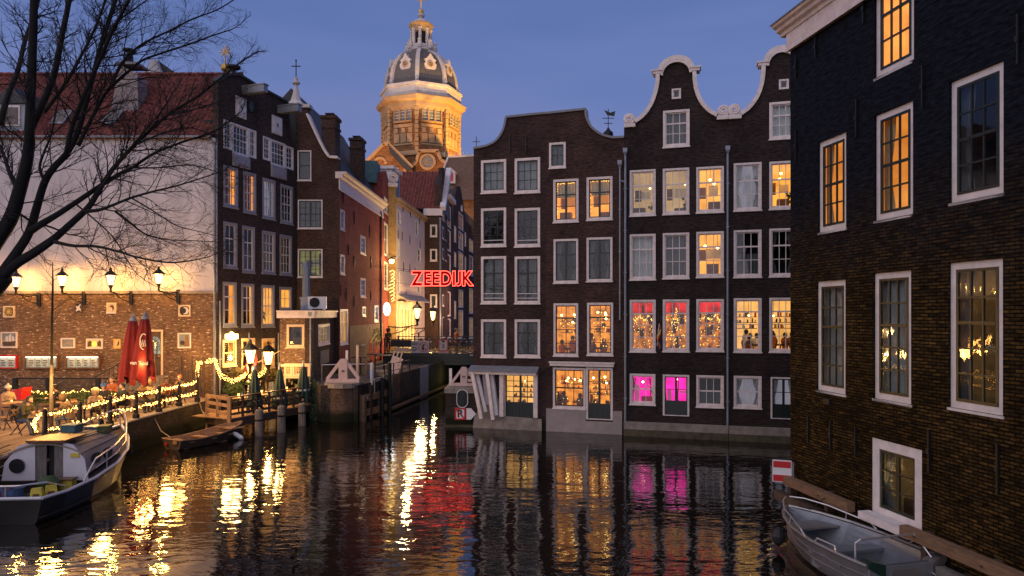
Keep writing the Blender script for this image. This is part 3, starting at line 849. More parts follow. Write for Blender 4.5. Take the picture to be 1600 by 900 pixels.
# --- left house
H1 = House('canal_house', 'dark brown brick canal house with clipped left gable shoulder and white slanted props', cpt(740), cpt(853), brickmat='brick_purple', group='canal houses along the back of the water')
for y0, y1, st in ((251, 302, 'foil'), (326, 385.5, 'dark'), (401, 474, 'half'), (499, 557.5, 'dark_left')):
    for xa, xb in ((751.7, 791), (804.3, 844)):
        g = dict(grid=(3, 3), sash='green_black') if y0 == 251 else (dict(grid=(3, 4), sash='green_black', bar=.02) if y0 == 326 else dict(grid=(2, 3), sash='green_black', mull=1, meet=1))
        stl = {'half': 'net', 'dark_left': 'dark_pair'}.get(st, st)
        window(H1, xa, y0 - (3 if xa > 800 and y0 == 251 else 0), xb, y1, style=stl, frame='white_trim', cw=.12, **g)
for py in (383.5, 376, 466, 459):       # thin white guard rails across the lower panes
    for xa, xb in ((751.7, 791), (804.3, 844)):
        a, z = H1.uz(xa + 4, py); b, _ = H1.uz(xb - 4, py)
        MB().tube([(a, .0, z), (b, .0, z)], .018, 5).build('guard_rail', 'white_paint', H1.o)
window(H1, 788, 583, 838, 653.5, grid=(4, 5), style='cream', frame='white_trim', sash='green_black', mull=2, door=.36, cw=.06, sill=False, name='double_door')
# recess for the props
ua, za = H1.uz(745, 586); ub, zb = H1.uz(783, 645)
top = [H1.uz(*p) for p in [(740, 233)] + curve_pts([(760, 229), (775, 221), (786, 205), (791, 184)], 6) + [(853, 177.5)]]
H1.front(top, -.6)
H1.body(9, -.6, 12.4, roofz=13.6)
m = MB()
for i in range(len(top) - 1):
    a, b = top[i], top[i + 1]
    m.bar((a[0], .15, a[1] + .03), (b[0], .15, b[1] + .03), .10, .46, up=(0, 1, 0))
m.build('gable_coping', 'lead', H1.o)
# canopy beam with lead top and slanted white props
ua, za = H1.uz(737.5, 577); ub, zb = H1.uz(841, 585)
m = MB().use('white_trim').box(ua, ub, -.42, -.002, zb - .02, za - .06).use('lead').prism([(-.50, za - .06), (-.002, za - .06), (-.002, za + .20), (-.50, za + .0)], ua - .05, ub + .05, 'yz')
m.build('canopy_beam', None, H1.o)
def hp(px, py, y):
    u, z = H1.uz(px, py); return (u, y, z)
for (x0, y0, x1, y1, y, w, mt) in ((742, 582, 756, 652, -.34, .20, 'white_trim'), (747, 582, 761, 643, -.12, .20, 'white_paint'), (765, 582, 774, 654, -.34, .20, 'white_trim'), (770, 582, 778, 648, -.12, .22, 'white_paint'), (757, 582, 763, 632, -.08, .16, 'grey_paint')):
    MB().bar(hp(x0, y0, y), hp(x1, y1, y), w, .16, up=(1, 0, 0)).build('slanted_prop', mt, H1.o)
a = hp(785.5, 585, -.12); b = hp(785.5, 650, -.12)
MB().bar(a, b, .22, .2).build('door_post', 'white_trim', H1.o)
a = hp(838, 585, -.12); b = hp(838, 652, -.12)
MB().bar(a, b, .16, .2).build('door_post', 'white_trim', H1.o)
u0, z0 = H1.uz(743, 640); u1, z1 = H1.uz(786, 668)
MB().prism([(u0 - .2, -.5), (u1 + 1.9, -.5), (u1 + 1.9, .55), (u1, .62), (u1 - .25, 1.5), (u0 + .5, 1.4), (u0 - .05, .5)], -.06, .02).build('rubble_plinth', 'stone_grey', H1.o)
u0, z0 = H1.uz(746, 616); u1, z1 = H1.uz(776, 617)
MB().box(u0 + .6, u1, -.22, -.06, z0 - 1.0 + .9, z0 - .82 + .9).build('step_stone', 'white_trim', H1.o)
for px in (797, 822): anchor(H1, px, 213, 240)

# --- second house
H2 = House('canal_house', 'dark brown brick canal house with clipped right gable shoulder and amber restaurant windows', cpt(853), cpt(975), brickmat='brick_brown', group='canal houses along the back of the water')
window(H2, 858, 223.5, 884, 263, grid=(2, 2), style='net', frame='white_trim', sash='green_black', cw=.1)
for xa, xb, y0 in ((864.6, 904, 281), (916.6, 957, 277.5)):
    window(H2, xa, y0, xb, y0 + 66.5, grid=(2, (0, .33, .66, 1)), meet=1, mull=1, style='amber_frill', frame='white_trim', sash='green_black', cw=.11)
for xa, xb, y0 in ((865, 903.5, 374), (916.6, 957, 371.5)):
    window(H2, xa, y0, xb, y0 + 68, grid=(2, 3), meet=1, mull=1, style='dark_pair', frame='white_trim', sash='green_black', cw=.10)
for xa, xb, y0 in ((865, 903.5, 474), (917.4, 958, 473)):
    window(H2, xa, y0, xb, y0 + 81.5, grid=(2, (0, .25, .5, .8, 1)), meet=1, style='gold', frame='white_trim', sash='green_black', cw=.10)
window(H2, 864, 574, 915, 637, grid=(3, 2), meet=1, style='gold', frame='white_trim', sash='wood_dark', cw=.10)
window(H2, 915.5, 574, 957.5, 655, grid=(2, 3), mull=1, style='gold', frame='white_trim', sash='green_black', door=.30, cw=.10, sill=False, name='glazed_door')
top = [H2.uz(*p) for p in [(853, 178)] + [(915, 171.5)] + curve_pts([(916, 183), (924, 199), (940, 211), (958, 216)], 6) + [(975, 215)]]
H2.front(top, -.6)
H2.body(9, -.6, 12.3, roofz=13.8)
m = MB()
for i in range(len(top) - 1):
    a, b = top[i], top[i + 1]
    m.bar((a[0], .15, a[1] + .03), (b[0], .15, b[1] + .03), .10, .46, up=(0, 1, 0))
m.build('gable_coping', 'lead', H2.o)
ua, za = H2.uz(860, 566); ub, zb = H2.uz(959.5, 574)
MB().use('white_trim').box(ua, ub, -.16, -.002, zb + .02, za - .02).box(ua - .04, ub + .04, -.20, -.002, za - .016, za + .05).build('shop_cornice', None, H2.o)
ua, za = H2.uz(847.5, 637); ub, zb = H2.uz(972, 690)
uc, _ = H2.uz(915, 640); ud, zd = H2.uz(958, 656)
m = MB().box(max(ua, .02), uc, -.05, -.002, -.6, za - .02).box(ud, ub, -.05, -.002, -.6, za - .02).box(uc + .002, ud - .002, -.05, -.002, -.6, zd - .1)
m.build('plaster_plinth', 'grey_plaster', H2.o)
drain(H2, 969, 262, 500, hopper=True, r=.04, bendto=(978, 285))

# --- the pair of white-edged bell gables
def bell(H, pts): return [H.uz(*p) for p in pts]
H3 = House('bell_gable_house', 'dark brick house with complete white edged bell gable and scrolls', cpt(975), cpt(1138), brickmat='brick_black', group='canal houses along the back of the water')
for i, (xa, xb, dy) in enumerate(((984, 1024.5, 2.5), (1035.6, 1077, 0), (1088, 1131, -2.5))):
    window(H3, xa, 264 + dy, xb, 335 + dy, grid=(3, (0, .32, .66, 1)), meet=1, style=('beige', 'beige', 'yellow')[i], frame='white_trim', sash='white_trim', cw=.09)
    window(H3, xa, 364.5 + dy * .8, xb, 435 + dy * .8, grid=(3, (0, .31, .65, 1)), meet=1, style=('net_white', 'net', 'yellow')[i], frame='white_trim', sash='white_trim', cw=.09)
    window(H3, xa, 468 + dy * .2, xb, 548.6 + dy * .2, grid=(3, (0, .24, .49, .75, 1)), meet=1, style='red', frame='white_trim', sash='white_trim', cw=.09)
window(H3, 984, 583.6, 1024, 631, grid=(3, 2), meet=1, style='pink', frame='white_trim', sash='white_trim', cw=.09)
window(H3, 1035.6, 585, 1077, 649, grid=(2, 2), mull=1, style='pink', frame='white_trim', sash='green_black', door=.36, cw=.08, sill=False, name='double_door')
window(H3, 1088, 586, 1131, 635, grid=(3, 2), meet=1, style='half', frame='white_trim', sash='white_trim', cw=.09)
window(H3, 1036, 173.5, 1077.5, 230.5, grid=(3, 3), meet=1, style='net', frame='white_trim', sash='white_trim', cw=.10)
window(H3, 1049.6, 139, 1064, 155, grid=(1, 1), style='net', frame='white_trim', sash='white_trim', cw=.07, stile=.03, sill=False)
neck = curve_pts([(993, 190), (1005, 181), (1016, 166), (1024, 146), (1027.5, 128), (1028, 114)], 5)
arch = [(1031, 112)] + [(1056.5 + 25 * cos(pi - pi * i / 14), 113 - 19.5 * sin(pi * i / 14)) for i in range(15)] + [(1086, 106.5)]
arch = [(x, y - (x - 1031) * .10) for x, y in arch[:-1]] + [(1084, 107)]
neck2 = curve_pts([(1085, 113), (1086, 130), (1090, 147), (1097, 161), (1108, 173), (1120, 180)], 5)
topL = [H3.uz(*p) for p in [(975, 196)] + neck + arch + neck2 + [(1138, 184)]]
topL = [p for i, p in enumerate(topL) if i == 0 or p[0] > topL[i - 1][0] - 1e-4]
H3.front(topL, -.6)
H3.body(9, -.6, 13.2, roofz=15.5)
def edging(H, pix, name='white_edging', w=.20, out=-.10, mtl='white_trim'):
    m = MB()
    P = [H.uz(*p) for p in pix]
    for a, b in zip(P, P[1:]):
        dx, dz = b[0] - a[0], b[1] - a[1]; L = hypot(dx, dz)
        if L < 1e-5: continue
        m.bar((a[0] - dx / L * .015, .12, a[1] - dz / L * .015 ), (b[0] + dx / L * .015, .12, b[1] + dz / L * .015), w, .50 + .001 * (len(m.f) % 7), up=(0, 1, 0))
    m.build(name, mtl, H.o)
def scroll(H, px, py, r_px, turn=1, base=None):
    u, z = H.uz(px, py); r = r_px * 30 / F * 1.02
    pts, rad = [], []
    for i in range(26):
        t = i / 25; a = turn * (t * 2.2 * 2 * pi) - pi / 2
        q = r * (1 - .80 * t)
        pts.append((u + q * cos(a), -.06 - .06 * t, z + q * sin(a))); rad.append(.085 * (1 - .45 * t))
    return pts, rad
m = MB()
edging(H3, neck, w=.17); edging(H3, neck2, w=.17)
am = [(x, y) for x, y in arch]
edging(H3, am, 'arch_moulding', w=.20); edging(H3, [(x + (1057 - x) * .10, y + 5.5) for x, y in arch[1:-1]], 'arch_moulding', w=.10)
for (x, y) in ((1027, 113), (1086.5, 108)):
    u, z = H3.uz(x, y); MB().box(u - .19, u + .19, -.14, .38, z - .10, z + .02).box(u - .24, u + .24, -.18, .40, z + .021, z + .09).build('gable_shoulder', 'white_trim', H3.o)
for (x, y, t, bx0, bx1, by) in ((983, 187, 1, 975.5, 993, 198), (1130, 174, 1, 1120, 1138, 186)):
    p, r = scroll(H3, x, y, 8.5, t)
    mm = MB().tube(p, r, 7)
    ua, za = H3.uz(bx0, by); ub, _ = H3.uz(bx1, by)
    mm.box(ua, ub, -.14, .2, za - .06, za + .10); mm.box(ua + .05, ub - .05, -.10, .2, za + .101, za + .2)
    mm.build('scroll_ornament', 'white_trim', H3.o)
drain(H3, 977.5, 243, 664, r=.05)
drain(H3, 1137, 240, 671, r=.05)

H4 = House('bell_gable_house', 'dark brick house whose white edged bell gable is half hidden by the tarred building', cpt(1138), cpt(1300), brickmat='brick_black', group='canal houses along the back of the water')
for i, (xa, xb, dy) in enumerate(((1146.4, 1190, 0), (1202, 1244, -2.5))):
    window(H4, xa, 255.5 + dy, xb, 329.5 + dy, grid=(3, (0, .36, .68, 1)), meet=1, style=('lilac', 'yellow')[i], frame='white_trim', sash='white_trim', cw=.09)
    window(H4, xa, 360 + dy, xb, 433 + dy * .4, grid=(3, (0, .33, .66, 1)), meet=1, style=('half', 'dark_pair')[i], frame='white_trim', sash='white_trim', cw=.09)
    window(H4, xa, 466 + dy * .3, xb, 549.5, grid=(3, (0, .22, .49, .74, 1)), meet=1, style='cream', frame='white_trim', sash='white_trim', cw=.09)
window(H4, 1146.4, 587, 1190, 636.5, grid=(3, 2), meet=1, style='lilac', frame='white_trim', sash='white_trim', cw=.09)
window(H4, 1204, 589, 1245, 654, grid=(2, 2), mull=1, style='lilac', frame='white_trim', sash='green_black', door=.34, cw=.07, sill=False, name='double_door')
window(H4, 1202, 160.5, 1244, 218, grid=(3, 3), meet=1, style='net_white', frame='white_trim', sash='white_trim', cw=.10)
window(H4, 1217, 124.5, 1232.5, 140, grid=(1, 1), style='net', frame='white_trim', sash='white_trim', cw=.07, stile=.03, sill=False)
n3 = curve_pts([(1158, 178), (1170, 169), (1182, 153), (1189, 135), (1192, 118), (1193, 101)], 5)
ar3 = [(1196, 99)] + [(1222 + 25 * cos(pi - pi * i / 14), 98 - 20 * sin(pi * i / 14) - (i / 14) * 5) for i in range(15)] + [(1251, 92)]
n4 = curve_pts([(1252, 98), (1254, 116), (1260, 135), (1268, 150), (1280, 162)], 5)
topR = [H4.uz(*p) for p in [(1138, 183)] + n3 + ar3 + n4 + [(1300, 168)]]
H4.front(topR, -.6)
H4.body(9, -.6, 13.2, roofz=15.5)
edging(H4, n3, w=.17); edging(H4, ar3, 'arch_moulding', w=.20); edging(H4, [(x + (1222 - x) * .10, y + 5.5) for x, y in ar3[1:-1]], 'arch_moulding', w=.10); edging(H4, n4, w=.17)
u, z = H4.uz(1192, 100); MB().box(u - .19, u + .19, -.14, .38, z - .10, z + .02).box(u - .24, u + .24, -.18, .40, z + .021, z + .09).build('gable_shoulder', 'white_trim', H4.o)
p, r = scroll(H4, 1148, 172.5, 8.5, -1)
ua, za = H4.uz(1138.5, 185); ub, _ = H4.uz(1158.5, 185)
MB().tube(p, r, 7).box(ua, ub, -.14, .2, za - .06, za + .10).box(ua + .05, ub - .05, -.10, .2, za + .101, za + .2).build('scroll_ornament', 'white_trim', H4.o)
# stone plinth ledge of the pair
u0 = 0; m = MB()
for (H, xa, xb) in ((H3, 975.5, 1138), (H4, 1138, 1290)):
    ua, z1 = H.uz(xa, 668); ub, _ = H.uz(xb, 668)
    m = MB().use('stone_grey').box(max(ua, .01), min(ub, H.L - .01), -.22, -.002, .30, .62).use('moss_stone').box(max(ua, .01), min(ub, H.L - .01), -.30, -.003, -.6, .30)
    m.build('stone_plinth', None, H.o)

# ================================================================== TARRED BUILDING ON THE RIGHT
RA = Vector(((1235 - 800) / F * 18.75, 18.75)); rd = Vector((179 / F, -1)).normalized()
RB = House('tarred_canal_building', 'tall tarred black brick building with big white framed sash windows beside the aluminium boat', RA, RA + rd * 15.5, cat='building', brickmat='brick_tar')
bk = dict(frame='white_paint', sash='green_black', cw=.14, bar=.035, stile=.055, y0=.06)
window(RB, 1278, 223, 1322, 364, grid=(3, 4), meet=2, style='orange', **bk)
window(RB, 1366, 181, 1426.5, 345.5, grid=(3, 4), meet=2, style='orange', **bk)
window(RB, 1483, 129, 1568, 318, grid=(3, 4), meet=2, style='dark_pair', **bk)
window(RB, 1366, -60, 1428, 123, grid=(3, 4), meet=2, style='amber', **bk)
window(RB, 1275.5, 440, 1321, 609, grid=(3, 5), meet=2, style='lit_net', **{**bk, 'cw': .14})
window(RB, 1364, 427, 1423.5, 622, grid=(3, 5), meet=2, style='lit_net', **bk)
window(RB, 1481.5, 411, 1567, 636, grid=(3, 5), meet=2, style='dim', **bk)
window(RB, 1362, 683, 1440.5, 803, grid=(2, 3), mull=1, style='dim', frame='white_paint', sash='green_black', cw=.22, y0=.02, bar=.03, stile=.07)
window(RB, 1650, 380, 1800, 700, grid=(3, 5), meet=2, style='dim', **bk)
window(RB, 1650, 60, 1800, 290, grid=(3, 4), meet=2, style='dim', **bk)
zt = RB.uz(1235, 52)[1]
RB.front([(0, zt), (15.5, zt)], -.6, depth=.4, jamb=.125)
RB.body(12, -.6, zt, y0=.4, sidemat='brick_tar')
m = MB()
m.box(-.04, 15.5, -.10, -.002, zt - .50, zt - .03)
m.prism([(-.14, zt - .03), (-.002, zt - .03), (-.002, zt + .26), (-.42, zt + .26), (-.39, zt + .20), (-.30, zt + .16), (-.27, zt + .09), (-.17, zt + .05)], -.26, 15.5, 'yz')
m.box(-.035, 15.5, -.14, -.103, zt - .53, zt - .45)
m.build('cornice', 'white_trim', RB.o)
MB().prism([(-.45, zt + .262), (11, zt + .262), (11, zt + .5), (-.45, zt + .30)], -.28, 15.5, 'yz').build('gutter', 'lead', RB.o)
for px, a, b in ((1245, 86, 123), (1276, 55, 90), (1340, 155, 214), (1443.5, 102, 168), (1351, -10, 37), (1593, 22, 100), (1245, 203, 253), (1264.5, 650, 692), (1299.5, 658, 702), (1338.5, 667, 714), (1453.5, 671, 739), (1561, 693, 772)):
    anchor(RB, px, a, b)
u, z = RB.uz(1295, 627); MB().box(u - .12, u + .12, -.08, -.002, z - .07, z + .07).build('vent_box', 'iron_black', RB.o)
# wide stone sill and broken jamb of the water door
u0, z0 = RB.uz(1363, 800); u1, _ = RB.uz(1441, 800)
MB().box(u0 - .03, u1 + .03, -.34, -.05, z0 - .12, z0 + .04).build('water_door_sill', 'white_paint', RB.o)
# timber fender beams along the wall
def fender(px0, px1, zc, h, name, label, mt='wood_beam'):
    u0, u1 = RB.u(px0), RB.u(px1)
    t = thing(name, label, 'beam', RB.w(u0, -.30, zc), atan2(RB.d.y, RB.d.x))
    MB().box(0, u1 - u0, -.10, .10, -h / 2, h / 2).build('beam', mt, t)
    k = .35
    while k < u1 - u0:
        MB().box(k, k + .14, .10, .295, -h / 2 - .75, h / 2 - .03).build('bracket', 'wood_dark', t)
        MB().lathe([(.03, -.02), (.03, 0)], 6, (k + .07, 0, 0)).build('bolt', 'iron_black', t, loc=(0, -.10, 0))
        k += 1.6
    return t
fender(1230, 1348, 1.02, .22, 'fender_beam', 'short timber fender beam beneath the red and white square sign')
fender(1230, 1300, .52, .24, 'fender_beam', 'lower timber fender beam at water level behind the boat bow', 'wood_dark')
fender(1432, 1800, 1.02, .22, 'fender_beam', 'long timber fender beam running right of the water door')
fender(1490, 1800, .50, .24, 'fender_beam', 'weathered grey timber fender beam under the long beam', 'wood_grey')

# ================================================================== LEFT BUILDING WITH THE TERRACE WALL
LA = Vector((-46, 35.5)); LB = Vector((-15.32, 35.5))
LW = House('terrace_building', 'long building with white upper wall, brick lower wall and red tiled roof behind the terrace', LA, LB, cat='building', brickmat='brick_terrace')
zs = LW.uz(100, 457)[1]; ze = LW.uz(100, 217)[1]
LW.holes = []
# door with round-headed light
ua, za = LW.uz(227, 515); ub, zb = LW.uz(255, 586)
hole = (ua, ub, zb, za)
LW.front([(0, zs), (LW.L, zs)], .8, holes=[hole], jamb=.25)
LW.front([(0, ze), (LW.L, ze)], zs + .004, name='upper_wall', material='white_plaster', holes=[], y=-.03)
LW.body(9.0, .8, ze, y0=.36, sidemat='brick_dark_brown', roofz=None)
MB().box(0, LW.L, -.10, .0, zs - .06, zs + .08).build('string_course', 'stone_grey', LW.o)
d = thing('terrace_door', 'dark door with round headed glazing in the terrace wall', 'door', LW.w((ua + ub) / 2, .0, zb))
w, h = ub - ua, za - zb
LWdoor = MB().box(-w / 2, -w / 2 + .10, -.04, .12, 0, h).box(w / 2 - .10, w / 2, -.04, .12, 0, h).box(-w / 2 + .1, w / 2 - .1, -.04, .12, h - .10, h)
LWdoor.build('door_frame', 'cream_trim', d)
lf = MB(); R = w / 2 - .17
lf.box(-w / 2 + .1, w / 2 - .1, .06, .11, 0, h * .46)
N = 16; zc = h * .46 + .62
arc = [(R * cos(pi * i / N), zc + R * sin(pi * i / N)) for i in range(N + 1)]
for (x0, z0), (x1, z1) in zip(arc, arc[1:]):
    lf.quad((x0, .06, z0), (x1, .06, z1), (x1, .06, h - .1), (x0, .06, h - .1))
lf.box(-w / 2 + .1, -R, .06, .11, h * .46, h - .1); lf.box(R, w / 2 - .1, .06, .11, h * .46, h - .1)
for i in range(1, 3):
    x = -R + 2 * R * i / 3; lf.box(x - .015, x + .015, .06, .1, h * .46, zc)
for z in (h * .46 + .2, h * .46 + .41, zc): lf.box(-R, R, .065, .1, z - .012, z + .012)
for a in (45, 90, 135): lf.bar((0, .08, zc), (R * cos(radians(a)), .08, zc + R * sin(radians(a))), .025)
lf.build('door_leaf', 'wood_dark', d)
MB().box(-R, R, .115, .125, h * .46, zc + R).build('pane', 'window_glass', d)
rm = MB().use('menu_dim').quad((-.6, 1.0, 0), (.6, 1.0, 0), (.6, 1.0, h), (-.6, 1.0, h)).use('dark_room').quad((-.6, .2, h), (.6, .2, h), (.6, 1, h), (-.6, 1, h)); rm.build('room', None, d, fixn=False)
MB().ball((w / 2 - .24, .02, h * .42), .035).build('door_knob', 'gold', d)
# tiled roof: real pantile courses
yr, zr = 4.0, LW.uz(200, 136)[1] + 2.0
def pantiles(H, u0, u1, ya, za_, yb, zb_, name='roof_tiles', mtl='roof_red', pitch=.27, course=.36, amp=.05):
    m = MB(); n = max(1, int(hypot(yb - ya, zb_ - za_) / course)); k = 4
    nx = int((u1 - u0) / pitch) * k
    for j in range(n):
        t0, t1 = j / n, (j + 1.15) / n
        vs, fs = [], []
        for i in range(nx + 1):
            x = u0 + (u1 - u0) * i / nx
            wv = amp * sin(2 * pi * i / k + .6)
            jt = RND.uniform(-.012, .012)
            for t, lift in ((t0, .085 + jt), (min(t1, 1.0), .0 + jt)):
                vs.append((x, ya + (yb - ya) * t, za_ + (zb_ - za_) * t + wv + lift))
        for i in range(nx):
            fs.append((2 * i, 2 * i + 2, 2 * i + 3, 2 * i + 1))
        # front lip of each course
        o = len(vs)
        for i in range(nx + 1):
            x, y, z = vs[2 * i]; vs.append((x, y, z - .10))
        for i in range(nx): fs.append((2 * i, o + i, o + i + 1, 2 * i + 2))
        m.add(vs, fs)
    return m.build(name, mtl, H.o, kind='stuff', fixn=False)
pantiles(LW, 0.1, LW.L - .2, -.22, ze - .02, yr, zr)
pantiles(LW, 0.1, LW.L - .2, 8.6, ze, yr, zr)
u0p = LW.u(70)
MB().tube([(0, -.2, ze + .06), (LW.L - .25, -.2, ze + .06)], .07, 8).build('gutter', 'zinc', LW.o)
for i in range(60):
    x = LW.L - .45 - i * .42
    MB().tube([(x - .22, yr, zr + .05), (x + .2, yr, zr + .08)], .11, 6).build('ridge_tile', 'roof_red', LW.o)
def roofz(y): return ze + (zr - ze) * (y + .22) / (yr + .22)
# chimney
u, _ = LW.uz(173, 130); yq = 1.6
MB().use('grey_plaster').prism([(u - .95, roofz(yq) - .6), (u + .62, roofz(yq) - .6), (u + .55, roofz(yq) + 1.9), (u - .45, roofz(yq) + 2.4)], yq - .1, yq + .9).use('lead').box(u - .62, u + .6, yq - .16, yq + .96, roofz(yq) + 2.4, roofz(yq) + 2.52).build('chimney', None, LW.o)
MB().lathe([(.18, 0), (.20, .5), (.15, .52), (.15, .7), (.34, .78), (.34, .86), (.0, .9)], 10, (u - .15, yq + .4, roofz(yq) + 2.52)).build('chimney_pot', 'iron_black', LW.o)
u, _ = LW.uz(316, 116); MB().lathe([(.12, -.5), (.12, .3), (.4, .42), (.4, .52), (.0, .56)], 10, (u, yr, zr)).build('roof_vent', 'iron_black', LW.o)
# skylights
for px, py in ((160, 200), (78, 203)):
    u, z = LW.uz(px, py); y0 = .55; y1 = y0 + .75
    a = Vector((u - .33, y0, roofz(y0) + .14)); dv = Vector((0, y1 - y0, roofz(y1) - roofz(y0)))
    f = MB()
    for q in (0, .66): f.bar(a + Vector((q, 0, 0)), a + Vector((q, 0, 0)) + dv, .06, .10)
    for q in (0, 1): f.bar(a + dv * q - Vector((.03, 0, 0)), a + dv * q + Vector((.69, 0, 0)), .06, .102)
    s = f.build('skylight', 'zinc', LW.o)
    nn = Vector((0, -dv.z, dv.y)).normalized() * .03
    MB().quad(a + nn, a + Vector((.66, 0, 0)) + nn, a + Vector((.66, 0, 0)) + dv + nn, a + dv + nn).build('pane', 'slate', s)
# dormer at the far left
for px, w_, hh in ((14, 1.6, 1.9), (-60, 1.6, 1.9)):
    u, z = LW.uz(px, 214); y0 = .2; zb_ = roofz(y0)
    dm = MB().use('zinc').box(u - w_ / 2, u + w_ / 2, y0, y0 + 2.0, zb_, zb_ + hh * .75).use('roof_dark').prism([(u - w_ / 2 - .15, zb_ + hh * .75), (u + w_ / 2 + .15, zb_ + hh * .75), (u, zb_ + hh * 1.25)], y0 - .15, y0 + 2.6)
    do = dm.build('dormer', None, LW.o)
    MB().box(u - .45, u + .45, y0 - .06, y0 - .002, zb_ + .25, zb_ + hh * .70).build('dormer_window', 'white_paint', do)
    MB().box(u - .38, u + .38, y0 - .075, y0 - .062, zb_ + .32, zb_ + hh * .64).build('pane', 'slate', do)
# down pipe at the corner
drain(LW, 336.5, 226, 652, hopper=True, r=.06)

# far white gable and gilded finial behind the roof
FG = House('far_gable_house', 'pale pointed gable with dark roof showing above the red tiled ridge', ((214 - 800) / F * 46, 46), ((262 - 800) / F * 46, 46), brickmat='white_plaster')
zz = lambda py: EYE + (HY - py) / F * 46
FG.front([(0, zz(138)), (FG.L * .42, zz(93)), (FG.L * .62, zz(93)), (FG.L, zz(138))], 2.1)
MB().prism([(0, zz(140)), (FG.L, zz(140)), (FG.L * .62, zz(92)), (FG.L * .42, zz(92))], .36, 7).build('roof', 'roof_dark', FG.o)
MB().prism([(FG.L * .62, zz(93)), (FG.L * 1.75, zz(130)), (FG.L * 1.75, zz(140)), (FG.L, zz(140))], .5, 7).build('roof', 'roof_dark', FG.o)
t = thing('roof_finial', 'gilded star and ball finial rising behind the red tiled roof', 'finial', world(352, 130, 60))
MB().lathe([(.10, -.6), (.07, .35), (.16, .5), (.06, .62), (.05, 1.0)], 8).build('stem', 'stone_pale', t)
MB().ball((0, 0, 1.35), .38, 10, 8).build('ball', 'gold', t)
m = MB().tube([(0, 0, 1.7), (0, 0, 3.1)], .05, 6)
for i in range(8): m.bar((0, 0, 2.75), (.55 * cos(pi * i / 4), 0, 2.75 + .55 * sin(pi * i / 4)), .09, .06)
m.build('star', 'gold', t)

# ================================================================== TWIN HOISTED HOUSES
TA = Vector((-15.29, 35.5)); TD = Vector((2.12, 6.1)).normalized()
def tp(px):
    k = (px - 800) / F
    u = (k * TA.y - TA.x) / (TD.x - k * TD.y)
    return TA + TD * u
T1 = House('warehouse_house', 'soot dark brick house with hoist beam nearest the white wall', tp(341), tp(402.5), brickmat='brick_soot', group='twin hoist beam houses above the cafe')
T2 = House('warehouse_house', 'soot dark brick house with hoist beam and white attic hatch right of its twin', tp(402.5), tp(462), brickmat='brick_soot', group='twin hoist beam houses above the cafe')
gp = dict(frame='grey_paint', sash='white_paint', cw=.13)
wr = window
wr(T1, 349, 257, 371.8, 321.5, grid=(3, 4), meet=2, style='amber', **gp); wr(T1, 380, 266.7, 400, 331, grid=(3, 4), meet=2, style='amber', **gp)
wr(T2, 410, 277, 430, 340, grid=(3, 4), meet=2, style='lilac', **gp); wr(T2, 438, 287, 457.5, 347.5, grid=(3, 4), meet=2, style='half', **gp)
wr(T1, 349, 345.6, 370.6, 417.8, grid=(2, (0, .33, .66, 1)), meet=1, style='dark_left', **gp); wr(T1, 378.4, 352, 398, 425, grid=(2, (0, .33, .66, 1)), meet=1, style='half', **gp)
wr(T2, 409.2, 359.6, 430.2, 426.7, grid=(3, 4), meet=2, style='dim', **gp); wr(T2, 437, 366, 456, 429, grid=(3, 4), meet=2, style='dim', **gp)
wr(T1, 348, 440, 369.5, 510.5, grid=(2, (0, .3, .65, 1)), meet=1, style='amber', **gp); wr(T1, 377, 442.7, 397, 511, grid=(2, (0, .3, .65, 1)), meet=1, style='yellow', **gp)
wr(T2, 408.5, 445, 428.8, 511, grid=(3, 4), meet=2, style='yellow', **gp); wr(T2, 436.7, 447.8, 456, 485, grid=(2, 2), style='yellow', **gp)
wr(T1, 347.6, 531, 369, 573, grid=(2, 2), meet=1, style='gold', frame='cream_trim', sash='cream_trim', cw=.12); wr(T1, 377, 529, 398, 577, grid=(2, 2), meet=1, style='yellow', frame='cream_trim', sash='cream_trim', cw=.12)
wr(T2, 409, 529, 429, 576, grid=(2, 2), meet=1, style='gold', frame='cream_trim', sash='cream_trim', cw=.12)
wr(T1, 357, 597, 371, 633, grid=(1, 2), style='dim', frame='cream_trim', sash='wood_dark', door=.4, cw=.1, sill=False, name='cafe_door')
wr(T1, 373, 600, 393, 628, grid=(2, 2), style='dim', frame='cream_trim', sash='cream_trim', cw=.08)
wr(T2, 405, 594, 417, 626, grid=(1, 2), style='dim', frame='cream_trim', sash='wood_dark', door=.35, cw=.1, sill=False, name='cafe_door')
wr(T2, 418.5, 594, 431, 626, grid=(2, 3), style='beige', frame='cream_trim', sash='white_paint', cw=.08)
